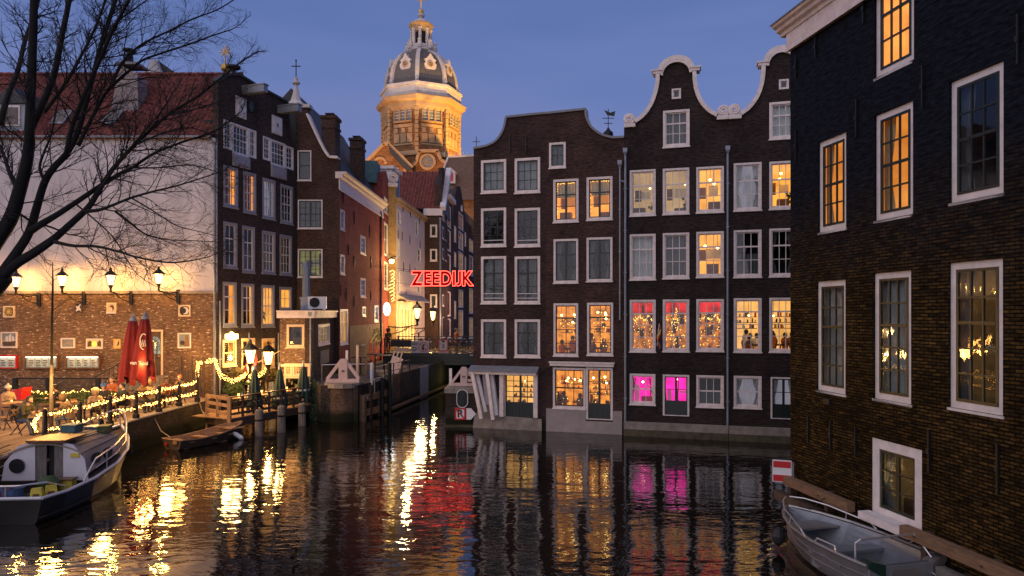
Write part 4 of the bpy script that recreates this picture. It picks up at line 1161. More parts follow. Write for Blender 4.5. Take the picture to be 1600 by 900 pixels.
# wide attic windows with a hatch panel beneath
for T, xs, y0, y1 in ((T1, (349, 363, 389, 400.5), (186, 191.5, 201), 231), (T2, (410.8, 423, 446, 458.7), (212, 217, 227), 248.5)):
    for k in range(3):
        wr(T, xs[k], y0[k], xs[k + 1] - .3, y1 + (0, 8, 14)[k], grid=((2, 4), (4, 4), (2, 4))[k], meet=2, style='dark_pair' if k != 1 else 'half', frame='white_paint', sash='white_paint', cw=.09, sill=False)
    u0, z1 = T.uz(xs[1], y1 + 9); u1, _ = T.uz(xs[2], y1 + 9); _, z0 = T.uz(xs[1], y1 + 27)
    MB().box(u0, u1, -.10, -.002, z0, z1).box(u0 + .1, u1 - .1, -.13, -.102, z0 + .1, z1 - .1).build('hatch_panel', 'grey_paint', T.o)
for T, xs, ya, yb in ((T1, (368, 384), 149, 181), (T2, (424.5, 440), 179, 207)):
    u0, z1 = T.uz(xs[0], ya); u1, _ = T.uz(xs[1], ya); _, z0 = T.uz(xs[0], yb)
    m = MB().box(u0, u1, -.05, -.002, z0, z1).box(u0 + .12, u1 - .12, -.08, -.052, z0 + .12, z1 - .12)
    ht = m.build('attic_hatch', 'white_paint', T.o)
    MB().prism([((u0 + u1) / 2, (z0 + z1) / 2 + .18), ((u0 + u1) / 2 - .09, (z0 + z1) / 2), ((u0 + u1) / 2, (z0 + z1) / 2 - .18), ((u0 + u1) / 2 + .09, (z0 + z1) / 2)], -.09, -.081).build('hatch_light', 'slate', ht)
t1 = [T1.uz(*p) for p in ((341, 128), (353, 118), (372, 117), (402.5, 136))]
T1.front(t1, -.6); T1.body(1.6, -.6, t1[0][1] - 2.6, roofz=t1[2][1] - 1.8)
t2 = [T2.uz(*p) for p in [(402.5, 136), (447.5, 160)] + curve_pts([(449, 176), (452, 200), (456, 222), (462, 234)], 4)]
T2.front(t2, -.6); T2.body(5, -.6, t2[-1][1] - .3, roofz=t2[1][1] - .6)
for T, tt in ((T1, t1), (T2, t2)):
    m = MB()
    for a, b in zip(tt, tt[1:]): m.bar((a[0], .14, a[1] + .04), (b[0], .14, b[1] + .04), .12, .52, up=(0, 1, 0))
    m.build('parapet_coping', 'roof_dark', T.o)
for T, px, py in ((T1, 381, 143), (T2, 436, 173)):
    u, z = T.uz(px, py)
    MB().box(u - .17, u + .17, -1.45, -.002, z - .18, z + .20).box(u - .21, u + .21, -1.5, .0, z + .201, z + .26).build('hoist_beam', 'zinc', T.o)
u, z = T1.uz(403 - 2, 168); MB().lathe([(.30, 0), (.30, .06), (.0, .07)], 12, (0, 0, 0), sx=.6).build('oval_panel', 'green_paint', T1.o, loc=(u - .55, -.05, z - .1)).rotation_euler = (radians(90), 0, 0)
drain(T1, 341.5, 470, 655, r=.05, hopper=False)
for px in (387, 433): drain(T1 if px < 402 else T2, px, 520, 600, hopper=False, r=.04)

# ================================================================== BRICK HOUSE WITH THE RED SIDE WALL
GA = Vector(((461.5 - 800) / F * 41.8, 41.8)); GB = Vector(((530 - 800) / F * 41.8, 41.8)); GC = Vector(((598 - 800) / F * 54, 54))
G = House('gabled_corner_house', 'dark brown brick corner house with white cross spire, tall chimneys and long red side wall', GA, GB, brickmat='brick_dark_brown')
gs = dict(frame='white_paint', sash='green_black', cw=.07)
window(G, 465, 235, 486.5, 282, grid=(1, 2), meet=1, style='dark', **gs)
window(G, 465.5, 312, 504, 357, grid=(4, 4), meet=2, mull=2, style='net', **gs)
window(G, 465.5, 389, 504, 433, grid=(4, 4), meet=2, mull=2, style='green', **gs)
gt = [G.uz(*p) for p in [(461.5, 230), (463, 185), (464, 168), (480.5, 168), (482, 180)] + curve_pts([(482, 181), (494, 208), (508, 236), (516, 247)], 3) + [(529, 248), (530, 249)]]
G.front(gt, -.6)
zc_ = 14.05
m = MB()
for a, b in zip(gt[4:-2], gt[5:-1]): m.bar((a[0], .05, a[1] + .03), (b[0], .05, b[1] + .03), .14, .7, up=(0, 1, 0))
m.build('white_gable_edge', 'white_paint', G.o)
u0, z0 = G.uz(462, 168); u1, _ = G.uz(482, 168)
MB().box(u0 - .05, u1 + .12, -.15, .55, z0 - .02, z0 + .18).build('gable_cap', 'white_plaster', G.o)
u, z = G.uz(461, 163)
sp = thing('cross_spire', 'small white baluster spire with cross on the corner house gable', 'spire', G.w(u, .2, z0 + .18))
MB().lathe([(.55, 0), (.5, .1), (.34, .25), (.20, .7), (.12, 1.1), (.10, 1.25), (.24, 1.35), (.24, 1.45), (.10, 1.5), (.14, 1.7), (.05, 1.75)], 10).build('baluster', 'stone_pale', sp)
MB().bar((0, 0, 1.75), (0, 0, 2.75), .05).bar((-.28, 0, 2.42), (.28, 0, 2.42), .05).ball((0, 0, 2.78), .06, 6, 4).build('cross', 'iron_black', sp)
# side wall as its own wing of the same house
class Wing(House):
    def __init__(s, parent, a, b, bm):
        s.A, s.B = Vector(a), Vector(b); d = s.B - s.A; s.L = d.length; s.d = d.normalized(); s.holes = []; s.bm = bm
        e = bpy.data.objects.new('side_wing', None); COL.objects.link(e)
        s.o = e; e.location = (s.A.x, s.A.y, 0); e.rotation_euler = (0, 0, atan2(s.d.y, s.d.x)); s.host = parent
    def done(s):
        """hand the pieces to the host house, keeping them where they stand"""
        hm = Matrix.Translation(s.host.o.location) @ s.host.o.rotation_euler.to_matrix().to_4x4()
        wm = Matrix.Translation(s.o.location) @ s.o.rotation_euler.to_matrix().to_4x4()
        rel = hm.inverted() @ wm
        for c in list(s.o.children):
            c.parent = s.host.o
            c.matrix_basis = rel @ c.matrix_basis
        bpy.data.objects.remove(s.o)
GS = Wing(G, GB, GC, 'brick_red')
sw = dict(grid=(2, 3), frame='white_trim', sash='white_paint', cw=.12)
for x0, x1, y0, y1, st in ((531.5, 538.5, 326, 358, 'net'), (531.5, 538.5, 397, 428, 'net'), (563, 571, 367, 396, 'dark_left'), (563, 571, 434, 464, 'dark_left'), (585, 591, 477, 503, 'net'), (566, 571, 479, 494, 'net')):
    window(GS, x0, y0, x1, y1, style=st, **sw)
window(GS, 531.3, 483, 543.5, 539, grid=(2, 3), mull=1, style='cream', frame='white_paint', sash='white_paint', cw=.12)
window(GS, 563, 519, 569.5, 539, grid=(1, 1), style='net', frame='white_paint', sash='white_paint', cw=.08)
GS.front([(0, zc_ - .9), (GS.L, zc_ - .9)], -.6)
m = MB().box(-.1, GS.L, -.06, -.002, zc_ - .95, zc_ - .28).prism([(-.10, zc_ - .28), (.2, zc_ - .28), (.2, zc_ + .12), (-.48, zc_ + .12), (-.44, zc_ + .02), (-.25, zc_ - .06), (-.22, zc_ - .16)], -.15, GS.L + .05, 'yz').box(-.1, GS.L, -.10, -.062, zc_ - 1.02, zc_ - .88)
m.build('white_cornice', 'white_trim', GS.o)
for px, a, b in ((536, 300, 318), (544, 382, 398), (553, 330, 350), (577, 352, 372), (553, 400, 416), (579, 400, 420), (532, 445, 462), (553, 462, 480), (579, 455, 470), (541, 450, 470)): anchor(GS, px, a, b)
u0, z1 = GS.uz(546, 509); u1, _ = GS.uz(598, 515)
MB().box(u0, GS.L - .02, -.03, -.002, 2.1, z1).build('plaster_dado', 'ochre_plaster', GS.o)
# painted wall: a bundle of pale strokes over red cloud shapes
rg = random.Random(5); m = MB().use('graffiti_red')
def gz(px, py): return GS.uz(px, py)
for i in range(26):
    px, py = rg.uniform(577, 600), rg.uniform(532, 560)
    u, z = gz(min(px, 597), py); a = rg.uniform(.25, .6)
    m.add([(u + a * cos(q * pi / 4), -.034 - i * .0004, z + a * .8 * sin(q * pi / 4)) for q in range(8)], [tuple(range(8))])
m.use('graffiti_yellow')
for i in range(12):
    pts = []
    px, py = 588 + rg.uniform(-3, 3), 512
    for k in range(7):
        u, z = gz(min(597, px), py); pts.append((u, -.05, z)); px += rg.uniform(-3.5, 3.2); py += rg.uniform(2, 6)
    m.tube(pts, .045, 4)
m.build('wall_painting', None, GS.o, fixn=False)
drain(GS, 593.5, 330, 590, r=.07, hopper=False, material='iron_black')
# dark roof and chimneys
r_ = MB(); W_ = 8.0
r_.prism([(.1, zc_ - .2), (.1, zc_ + .1), (3.1, zc_ + 5.4), (W_, zc_ + .1), (W_, zc_ - .2)], 0.35, GS.L, 'yz'); r_.build('roof', 'roof_dark', GS.o)
for px0, px1, py0, yd in ((526.5, 549, 182, .3), (566.5, 584, 213, .3)):
    u0, z1 = GS.uz(px0 + 5, py0 + (px0 > 550) * 4)
    c = MB().box(u0, u0 + 1.05, yd, yd + .85, zc_ - .6, z1 - .1).box(u0 - .06, u0 + 1.11, yd - .06, yd + .91, z1 - .7, z1 - .55).box(u0 - .08, u0 + 1.13, yd - .08, yd + .93, z1 - .1, z1 + .08)
    co = c.build('chimney', 'brick_dark_brown', GS.o)
    MB().box(u0 + .15, u0 + .85, yd + .15, yd + .7, z1 + .22, z1 + .28).box(u0 + .2, u0 + .3, yd + .2, yd + .3, z1 + .08, z1 + .22).box(u0 + .7, u0 + .8, yd + .5, yd + .6, z1 + .08, z1 + .22).build('chimney_cap', 'iron_black', co)
GS.done()

# ------------------------------------------------------------------ small extension beside the cafe
EA = Vector(((437 - 800) / F * 36, 36)); EB = Vector(((487 - 800) / F * 36, 36)); EC = Vector(((522 - 800) / F * 41.7, 41.7))
E = House('corner_extension', 'small two storey brick extension with white flat cornice between cafe and corner house', EA, EB, cat='building', brickmat='brick_terrace')
window(E, 448, 507, 475.5, 542.5, grid=(1, 1), style='dim', frame='cream_trim', sash='wood_dark', cw=.12)
wr(E, 444, 568, 457, 588, grid=(2, 3), style='cream', frame='cream_trim', sash='cream_trim', cw=.10, sill=False); wr(E, 457.3, 568, 484, 588, grid=(4, 3), style='cream', frame='cream_trim', sash='cream_trim', cw=.10, sill=False)
wr(E, 444, 588.3, 474, 638, grid=(1, 1), style='dark', frame='cream_trim', sash='green_black', cw=.09, sill=False, name='cafe_door', door=.5)
ze_ = E.uz(460, 497)[1]
E.front([(0, ze_), (E.L, ze_)], -.6)
MB().box(E.L * .03, E.L * .99, -.12, -.002, E.uz(460, 546)[1] - .9, E.uz(460, 546)[1] - .78).build('string_course', 'cream_trim', E.o)
ES = Wing(E, EB, EC, 'brick_dark_brown')
window(ES, 497, 507, 515, 540, grid=(2, 2), mull=1, style='beige', frame='white_paint', sash='white_paint', cw=.12)
ES.front([(0, ze_), (ES.L, ze_)], -.6)
MB().box(0, ES.L, -.18, .2, ze_ + .004, ze_ + .32).box(-.1, ES.L, -.26, .2, ze_ + .322, ze_ + .40).build('white_cornice', 'white_trim', ES.o)
u0, z1 = ES.uz(499.5, 549); u1, z0 = ES.uz(512.5, 566)
MB().box(u0, u1, -.06, -.002, z0, z1).box(u0 + .1, u1 - .1, -.09, -.061, z0 + .08, z0 + .12).box(u0 + .2, u1 - .2, -.09, -.061, (z0 + z1) / 2 - .02, (z0 + z1) / 2 + .03).box(u0 + .15, u1 - .15, -.09, -.061, z1 - .14, z1 - .09).build('carved_stone', 'stone_grey', ES.o)
ES.done()
MB().box(-.1, E.L + .18, -.18, .2, ze_ + .003, ze_ + .319).box(-.1, E.L + .26, -.26, .2, ze_ + .321, ze_ + .398).build('white_cornice', 'white_trim', E.o)
MB().box(0, E.L, .0, 5.5, ze_ + .40, ze_ + .43).build('roof', 'roof_dark', E.o)
drain(E, 486, 496, 662, hopper=True, r=.045)
# air conditioner
p = world(496, 489, 37.2); p.z = ze_ + .44
ac = thing('air_conditioner', 'white air conditioner unit on the extension roof', 'air conditioner', p, radians(8))
MB().box(-.48, .48, -.18, .18, .06, .72).box(-.40, -.3, -.16, .16, 0, .06).box(.3, .4, -.16, .16, 0, .06).build('casing', 'white_plastic', ac)
g = MB().lathe([(.27, 0), (.27, .02), (.24, .02), (.24, 0)], 16); gg = g.build('fan_grille', 'iron_black', ac, loc=(-.12, -.19, .4)); gg.rotation_euler = (radians(90), 0, 0)
m = MB()
for i in range(7): m.box(-.36 + i * .07, -.34 + i * .07, -.20, -.185, .2, .6)
m.build('grille_bars', 'iron_black', ac)
vd = thing('roof_vent_duct', 'grey metal duct box against the corner house wall above the extension', 'duct', world(481, 500, 38.5) + Vector((0, 0, .2)))
MB().box(-.35, .2, -.2, .2, -.1, 1.0).box(-.40, .25, -.25, .25, 1.0, 1.08).build('casing', 'zinc', vd)
MB().tube([(-.1, 0, 1.08), (-.1, 0, 2.6), (-.2, 0, 3.0)], .22, 8).build('flue', 'zinc', vd)
# ================================================================== CHURCH
CY = 118.0; cs = F / CY; CX = (658 - 800) / cs
def czy(py): return EYE + (HY - py) / F * (CY - (6.0 if py > 127 else 1.6 + 4.4 * max(0, py - 82) / 45))
CH = thing('domed_church', 'floodlit domed church tower with octagonal stone drum, lantern and cross', 'church', (CX, CY, 0))
a0 = -pi / 2 + radians(1.5)
def ring(mb, prof, n=8, a=a0): mb.lathe(prof, n, (0, 0, 0), a0=a); return mb
R0 = 6.55; zb0, zt0 = czy(262), czy(162)
ring(MB(), [(R0, zb0 - 3), (R0, zt0)]).build('drum', 'stone_church', CH)
ring(MB(), [(R0 + .35, czy(243)), (R0 + .35, czy(240)), (R0 + .2, czy(236)), (R0, czy(235))]).build('string_course', 'stone_light', CH)
ring(MB(), [(R0 + .1, czy(171)), (R0 + .45, czy(165)), (R0 + .5, czy(159)), (R0 + 1.0, czy(157)), (R0 + 1.25, czy(152)), (R0 + 1.25, czy(150.5)), (R0 + .4, czy(147))]).build('cornice', 'stone_light', CH)
ring(MB(), [(R0 + .35, czy(148)), (R0 + .35, czy(133)), (R0 + .6, czy(132.5)), (R0 + .6, czy(129)), (R0 - .2, czy(129))]).build('parapet', 'stone_pale', CH)
apo = R0 * cos(pi / 8)
def face_frame(k):
    a = a0 + pi / 8 + k * pi / 4
    n = Vector((cos(a), sin(a), 0)); t = Vector((-sin(a), cos(a), 0))
    return n, t
def onface(k, x, z, out): n, t = face_frame(k); p = n * (apo + out) + t * x; return Vector((p.x, p.y, z))
for k in range(-3, 3):
    if k in (-3, 2): vis = False
    n, t = face_frame(k)
    # triple round-headed windows
    for i in (-1, 0, 1):
        xc = i * 1.12; wv = .42
        zb_, zs_ = czy(188.5), czy(168.5)
        fr = MB()
        out_, in_ = [], []
        for q in range(9):
            b = pi * q / 8
            out_.append((xc + .55 * cos(b), zs_ + .55 * sin(b))); in_.append((xc + wv * cos(b), zs_ + wv * sin(b)))
        out_ = [(xc + .55, zb_)] + out_ + [(xc - .55, zb_)]; in_ = [(xc + wv, zb_)] + in_ + [(xc - wv, zb_)]
        vs, fs = [], []
        for (xa, za_), (xb, zb2) in zip(out_, in_):
            vs += [onface(k, xa, za_, .02), onface(k, xa, za_, .28), onface(k, xb, zb2, .28), onface(k, xb, zb2, .03)]
        for q in range(len(out_) - 1):
            a, b = 4 * q, 4 * q + 4
            for j in range(3): fs.append((a + j, b + j, b + j + 1, a + j + 1))
        fr.add(vs, fs)
        p0, p1 = onface(k, xc - .6, zb_ - .1, .2), onface(k, xc + .6, zb_ - .1, .2)
        fr.bar(p0, p1, .4, .22)
        wo_ = fr.build('arched_window', 'stone_light', CH)
        pane = MB().add([onface(k, x, z, .05) for x, z in in_], [tuple(range(len(in_)))])
        pane.build('pane', 'tile_blue', wo_)
        for q in (.25, .5, .75): MB().bar(onface(k, xc - wv, zb_ + (zs_ - zb_) * q, .1), onface(k, xc + wv, zb_ + (zs_ - zb_) * q, .1), .06).build('glazing_bar', 'white_paint', wo_)
    pm = MB()
    for z0_, z1_, x0, x1 in ((czy(198), czy(193), -1.75, 1.75), (czy(207), czy(199), -1.7, -1.0), (czy(207), czy(199), -.35, .35), (czy(207), czy(199), 1.0, 1.7), (czy(222), czy(208), -1.7, -.72), (czy(222), czy(208), -.5, .5), (czy(222), czy(208), .72, 1.7), (czy(226), czy(223.5), -1.85, 1.85)):
        c = [onface(k, x0, z0_, .0), onface(k, x1, z0_, .0), onface(k, x1, z1_, .0), onface(k, x0, z1_, .0)]; dd = n * (.14 if z1_ > czy(200) else .10)
        pm.add([*c, *[p + dd for p in c]], [(4, 5, 6, 7), (0, 1, 5, 4), (1, 2, 6, 5), (2, 3, 7, 6), (3, 0, 4, 7)])
    pm.build('carved_panel', 'stone_light', CH)
    for i in range(8):
        x = -2.2 + i * .63
        pp = onface(k, x, czy(164), .2); MB().bar(pp, pp + Vector((0, 0, .75)), .26, .5).build('bracket', 'stone_light', CH)
for k in range(-3, 4):      # corner piers
    a = a0 + k * pi / 4; n = Vector((cos(a), sin(a), 0)); t = Vector((-sin(a), cos(a), 0))
    m = MB(); z = czy(236)
    while z < czy(166):
        wd = .55 + .12 * (int(z * 2) % 2); m.bar(n * (R0 + .02) + Vector((0, 0, z)), n * (R0 + .02) + Vector((0, 0, z + .62)), wd, .55 + .1 * (int(z * 2) % 2), up=tuple(n)); z += .72
    m.build('corner_pier', 'stone_light', CH)
# dome
dz0, dz1 = czy(129), czy(80); H_ = dz1 - dz0
prof = []
for i in range(13):
    q = i / 12; prof.append((6.15 * sqrt(max(0, 1 - (q * .95) ** 2.5)), dz0 + H_ * q))
ring(MB(), prof, 8).build('dome', 'slate', CH)
for k in range(8):
    a = a0 + k * pi / 4
    vs = []
    m = MB()
    for (r, z), (r2, z2) in zip(prof, prof[1:]):
        m.bar((r * cos(a), r * sin(a), z), (r2 * cos(a), r2 * sin(a), z2 + .05), .62, .5, up=(cos(a), sin(a), 0))
    m.build('dome_rib', 'stone_pale', CH)
    a2 = a + pi / 8; n = Vector((cos(a2), sin(a2), 0)); t = Vector((-sin(a2), cos(a2), 0))
    zq = dz0 + H_ * .50; rr = 6.15 * cos(pi / 8) * .90
    dm = MB(); base = n * (rr + .35)
    shape = [(-.75, -1.3), (-.55, -1.0), (-.95, -.6), (-1.05, .0), (-.75, .35), (-1.0, .75), (-.55, 1.0), (0, 1.85), (.55, 1.0), (1.0, .75), (.75, .35), (1.05, 0), (.95, -.6), (.55, -1.0), (.75, -1.3)]
    f0 = [base + t * x + Vector((0, 0, zq + z)) for x, z in shape]; f1 = [p - n * 1.3 for p in f0]; N_ = len(shape)
    dm.add(f0 + f1, [tuple(range(N_)), tuple(range(2 * N_ - 1, N_ - 1, -1))] + [(i, i + N_, (i + 1) % N_ + N_, (i + 1) % N_) for i in range(N_)])
    do = dm.build('dormer', 'stone_pale', CH)
    ang = [base + n * .06 + t * (.42 * cos(q * pi / 5)) + Vector((0, 0, zq + .42 * sin(q * pi / 5))) for q in range(10)]
    MB().add(ang, [tuple(range(10))]).build('round_window', 'slate', do)
    mm = MB()
    for q in range(10): mm.bar(ang[q], ang[(q + 1) % 10], .12, .16)
    mm.bar(ang[0], ang[5], .07).bar(ang[2], ang[7], .07)
    mm.build('window_ring', 'stone_light', do)
    # little urn at the dome foot
    a3 = a
    MB().lathe([(.3, 0), (.22, .3), (.34, .7), (.1, 1.1), (.02, 1.4)], 7, (6.35 * cos(a3), 6.35 * sin(a3), dz0)).build('urn', 'stone_pale', CH)
# lantern
LZ = czy
ring(MB(), [(2.0, LZ(82)), (2.55, LZ(78)), (2.55, LZ(75)), (2.1, LZ(74)), (2.1, LZ(68)), (1.3, LZ(68))]).build('lantern_gallery', 'stone_pale', CH)
for k in range(8):
    a = a0 + k * pi / 4
    MB().lathe([(.34, LZ(68)), (.30, LZ(66)), (.26, LZ(44)), (.36, LZ(42))], 7, (1.62 * cos(a), 1.62 * sin(a), 0)).build('lantern_column', 'stone_pale', CH)
    MB().lathe([(.42, LZ(76)), (.42, LZ(70)), (.3, LZ(66)), (.36, LZ(63)), (.05, LZ(60))], 6, (2.35 * cos(a), 2.35 * sin(a), 0)).build('urn', 'stone_pale', CH)
ring(MB(), [(1.05, LZ(68)), (1.05, LZ(44))]).build('lantern_core', 'dark_room', CH)
ring(MB(), [(1.7, LZ(46)), (1.8, LZ(41)), (1.95, LZ(38)), (2.2, LZ(36)), (2.2, LZ(34)), (1.8, LZ(32))]).build('lantern_cornice', 'stone_light', CH)
ring(MB(), [(1.75, LZ(33)), (1.55, LZ(30)), (1.1, LZ(27)), (.4, LZ(25)), (.3, LZ(22)), (.62, LZ(19)), (.66, LZ(17)), (.3, LZ(14)), (.16, LZ(11)), (.12, LZ(2))], 12).build('lantern_cap', 'stone_pale', CH)
z = LZ(12); MB().bar((0, 0, z), (0, 0, z + 3.2), .22).bar((-.8, 0, z + 2.1), (.8, 0, z + 2.1), .22).ball((0, 0, z), .5, 8, 6).build('cross', 'gold', CH)
# transept gable, rose gable, nave
def cw(px, py, dy): return ((px - 658) / cs * (1 + dy / CY) + 0, dy, EYE + (HY - py) / F * (CY + dy))
m = MB(); g1 = [(575, 300), (584, 254), (592, 246), (612, 226), (619, 226), (640, 246), (655, 262), (660, 300)]
gp0 = [cw(a, b, -9) for a, b in g1]
m.add(gp0 + [(x, y + 9, z) for x, y, z in gp0], [tuple(range(8)), tuple(range(15, 7, -1))] + [(i, i + 8, (i + 1) % 8 + 8, (i + 1) % 8) for i in range(8)])
m.build('transept', 'stone_church', CH)
m = MB()
for a, b in (((612, 225), (592, 245)), ((592, 245), (584, 253)), ((619, 225), (640, 245)), ((640, 245), (656, 262)), ((611, 225), (620, 225))): m.bar(cw(*a, -9.1), cw(*b, -9.1), .45, .5)
for q in range(8):
    b0, b1 = pi * q / 8, pi * (q + 1) / 8
    m.bar(cw(606 + 9 * cos(b0), 256 - 9 * sin(b0), -9.1), cw(606 + 9 * cos(b1), 256 - 9 * sin(b1), -9.1), .35, .4)
for px in (597, 615, 633, 645): m.bar(cw(px, 262, -9.1), cw(px, 300, -9.1), .5, .4)
m.build('gable_trim', 'stone_light', CH)
MB().add([cw(619, 227, -9.2), cw(656, 264, -9.2), cw(648, 268, -9.2), cw(622, 240, -9.2), *[(x, y - .3, z) for x, y, z in (cw(619, 227, -9.2), cw(656, 264, -9.2), cw(648, 268, -9.2), cw(622, 240, -9.2))]], [(4, 5, 6, 7), (0, 1, 5, 4), (1, 2, 6, 5), (2, 3, 7, 6), (3, 0, 4, 7)]).build('gable_roof', 'roof_dark', CH)
g2 = [(652, 300), (652, 262), (660, 252), (664, 236), (694, 236), (700, 250), (712, 258), (714, 300)]
m = MB(); gp0 = [cw(a, b, -7.5) for a, b in g2]
m.add(gp0 + [(x, y + 8, z) for x, y, z in gp0], [tuple(range(8)), tuple(range(15, 7, -1))] + [(i, i + 8, (i + 1) % 8 + 8, (i + 1) % 8) for i in range(8)])
m.build('rose_gable', 'stone_church', CH)
c = cw(678, 253, -7.6); m = MB()
for q in range(20):
    b0, b1 = 2 * pi * q / 20, 2 * pi * (q + 1) / 20
    m.bar((c[0] + 1.15 * cos(b0), c[1] - .1, c[2] + 1.15 * sin(b0)), (c[0] + 1.15 * cos(b1), c[1] - .1, c[2] + 1.15 * sin(b1)), .26, .4)
ro = m.build('rose_window', 'stone_light', CH)
MB().add([(c[0] + 1.05 * cos(2 * pi * q / 20), c[1] - .06, c[2] + 1.05 * sin(2 * pi * q / 20)) for q in range(20)], [tuple(range(20))]).build('pane', 'tile_blue', ro)
m = MB()
for q in range(8): m.bar((c[0], c[1] - .1, c[2]), (c[0] + 1.05 * cos(q * pi / 4), c[1] - .1, c[2] + 1.05 * sin(q * pi / 4)), .07)
m.build('tracery', 'stone_light', ro)
m = MB()
for a, b in (((653, 261), (661, 252)), ((661, 252), (665, 236)), ((693, 236), (699, 250)), ((699, 250), (712, 258)), ((664, 236), (695, 236))): m.bar(cw(*a, -7.7), cw(*b, -7.7), .5, .5)
m.build('gable_trim', 'stone_light', CH)
# nave roof towards the right with dormer
nv = [(698, 310), (712, 246), (760, 243), (770, 310)]
m = MB(); p0 = [cw(698, 312, -16), cw(775, 312, -16), cw(760, 243, -9), cw(712, 246, -9)]
m.add(p0 + [(p0[0][0], 0, p0[0][2]), (p0[1][0], 0, p0[1][2])], [(0, 1, 2, 3), (0, 3, 4), (1, 5, 2)])
m.build('nave_roof', 'roof_brown', CH)
m = MB().bar(cw(698, 312, -16.1), cw(712, 246, -9.1), .25).bar(cw(712, 245.5, -9.1), cw(760, 242.5, -9.1), .3)
for i in range(7): x, y, z = cw(706 + i * 6, 244.5, -9.1); m.bar((x, y, z), (x, y, z + .7), .08)
m.build('ridge_trim', 'stone_pale', CH)
c = cw(722.5, 276, -13.6)
d = MB().use('stone_pale').prism([(c[0] - .75, c[2] - 1.1), (c[0] + .75, c[2] - 1.1), (c[0] + .75, c[2] + .55), (c[0] + 1.0, c[2] + .5), (c[0], c[2] + 1.3), (c[0] - 1.0, c[2] + .5), (c[0] - .75, c[2] + .55)], c[1] - .6, c[1] + 2)
do = d.build('roof_dormer', None, CH)
MB().box(c[0] - .42, c[0] + .42, c[1] - .72, c[1] - .61, c[2] - .75, c[2] + .45).build('shutter', 'red_paint', do)
MB().box(cw(724, 300, -12)[0], cw(800, 300, -12)[0], CY * 0 - 15, -10, 2, cw(724, 308, -12)[2]).build('nave_wall', 'stone_church', CH)
# ridge cross on the nave
x, y, z = cw(756, 243, -9); MB().bar((x, y, z), (x, y, z + 3), .12).bar((x - .6, y, z + 2.2), (x + .6, y, z + 2.2), .1).build('ridge_cross', 'iron_black', CH)
# floodlights standing on the roofs below, and their beams
def flood(loc, target, power, col, size=radians(60), label=''):
    t = thing('floodlight', label, 'floodlight', loc)
    MB().box(-.25, .25, -.15, .15, .1, .5).box(-.05, .05, -.05, .05, 0, .1).build('housing', 'iron_black', t)
    d = bpy.data.lights.new('flood_beam', 'SPOT'); d.energy = power; d.color = col; d.spot_size = size; d.spot_blend = .5; d.shadow_soft_size = .4
    o = bpy.data.objects.new('flood_beam', d); o.location = Vector(loc) + Vector((0, 0, .7)); COL.objects.link(o)
    v = Vector(target) - o.location; o.rotation_euler = v.to_track_quat('-Z', 'Y').to_euler()
    return t
wt = Vector((CX, CY, 0))
flood((CX + 17, CY - 11, 25), (CX + 4.5, CY - 4, 36), 46000, (1, .54, .10), label='floodlight on a roof to the right of the church drum')
flood((CX - 3, CY - 22, 16), (CX - 1, CY - 6, 33), 16000, (1, .45, .12), label='floodlight below the church transept gable')
flood((CX - 16, CY - 12, 20), (CX - 3, CY - 4, 38), 7000, (1, .50, .2), label='floodlight left of the church drum')
flood((CX + 2, CY - 30, 20), (CX, CY, 54), 20000, (1, .76, .58), radians(26), label='floodlight aimed at the church dome and lantern')
flood((CX + 18, CY - 26, 14), (CX + 9, CY - 12, 25), 5000, (1, .6, .3), label='floodlight aimed at the church nave roof')

# ================================================================== THE STREET BEHIND THE BRIDGE
def W2(px, Y): return Vector(((px - 800) / F * Y, Y))
# narrow house next to the red wall
N1 = House('narrow_brick_house', 'narrow brown brick house with mustard end wall and green verdigris parapet', W2(598, 54.2), W2(607, 57.5), brickmat='brick_red')
zt = N1.uz(600, 262)[1]
window(N1, 596 + 4, 306, 605, 330, grid=(1, 2), style='net', frame='white_paint', sash='white_paint', cw=.12)
window(N1, 600, 346, 606, 398, grid=(1, 2), style='net', frame='white_paint', sash='white_paint', cw=.12); window(N1, 600, 408, 606, 452, grid=(1, 2), style='net', frame='white_paint', sash='white_paint', cw=.12)
N1.front([(0, zt - .6), (N1.L * .6, zt), (N1.L, zt - .6)], 1.6)
N1.body(7, 1.6, zt - .7)
N1w = Wing(N1, W2(607, 57.5), W2(619, 57.7), 'mustard_plaster')
ztm = N1w.uz(612, 292)[1]
N1w.front([(0, ztm), (N1w.L, ztm)], 1.6)
MB().box(-.1, N1w.L + .1, -.25, .3, ztm + .004, ztm + .3).build('end_cap', 'white_trim', N1w.o)
pts, rad = [], []
for i in range(24):
    t = i / 23; a = t * 2.1 * 2 * pi - pi / 2; q = .45 * (1 - .8 * t); pts.append((.33 + q * cos(a), -.1 - .08 * t, ztm + .78 + q * sin(a))); rad.append(.10 * (1 - .4 * t))
MB().tube(pts, rad, 7).build('scroll_ornament', 'white_trim', N1w.o)
N1w.done()
u, z = N1.uz(595, 262); MB().box(-.5, 1.4, .4, 2.2, zt - 1.4, zt + .3).build('green_dormer', 'copper_green', N1.o)
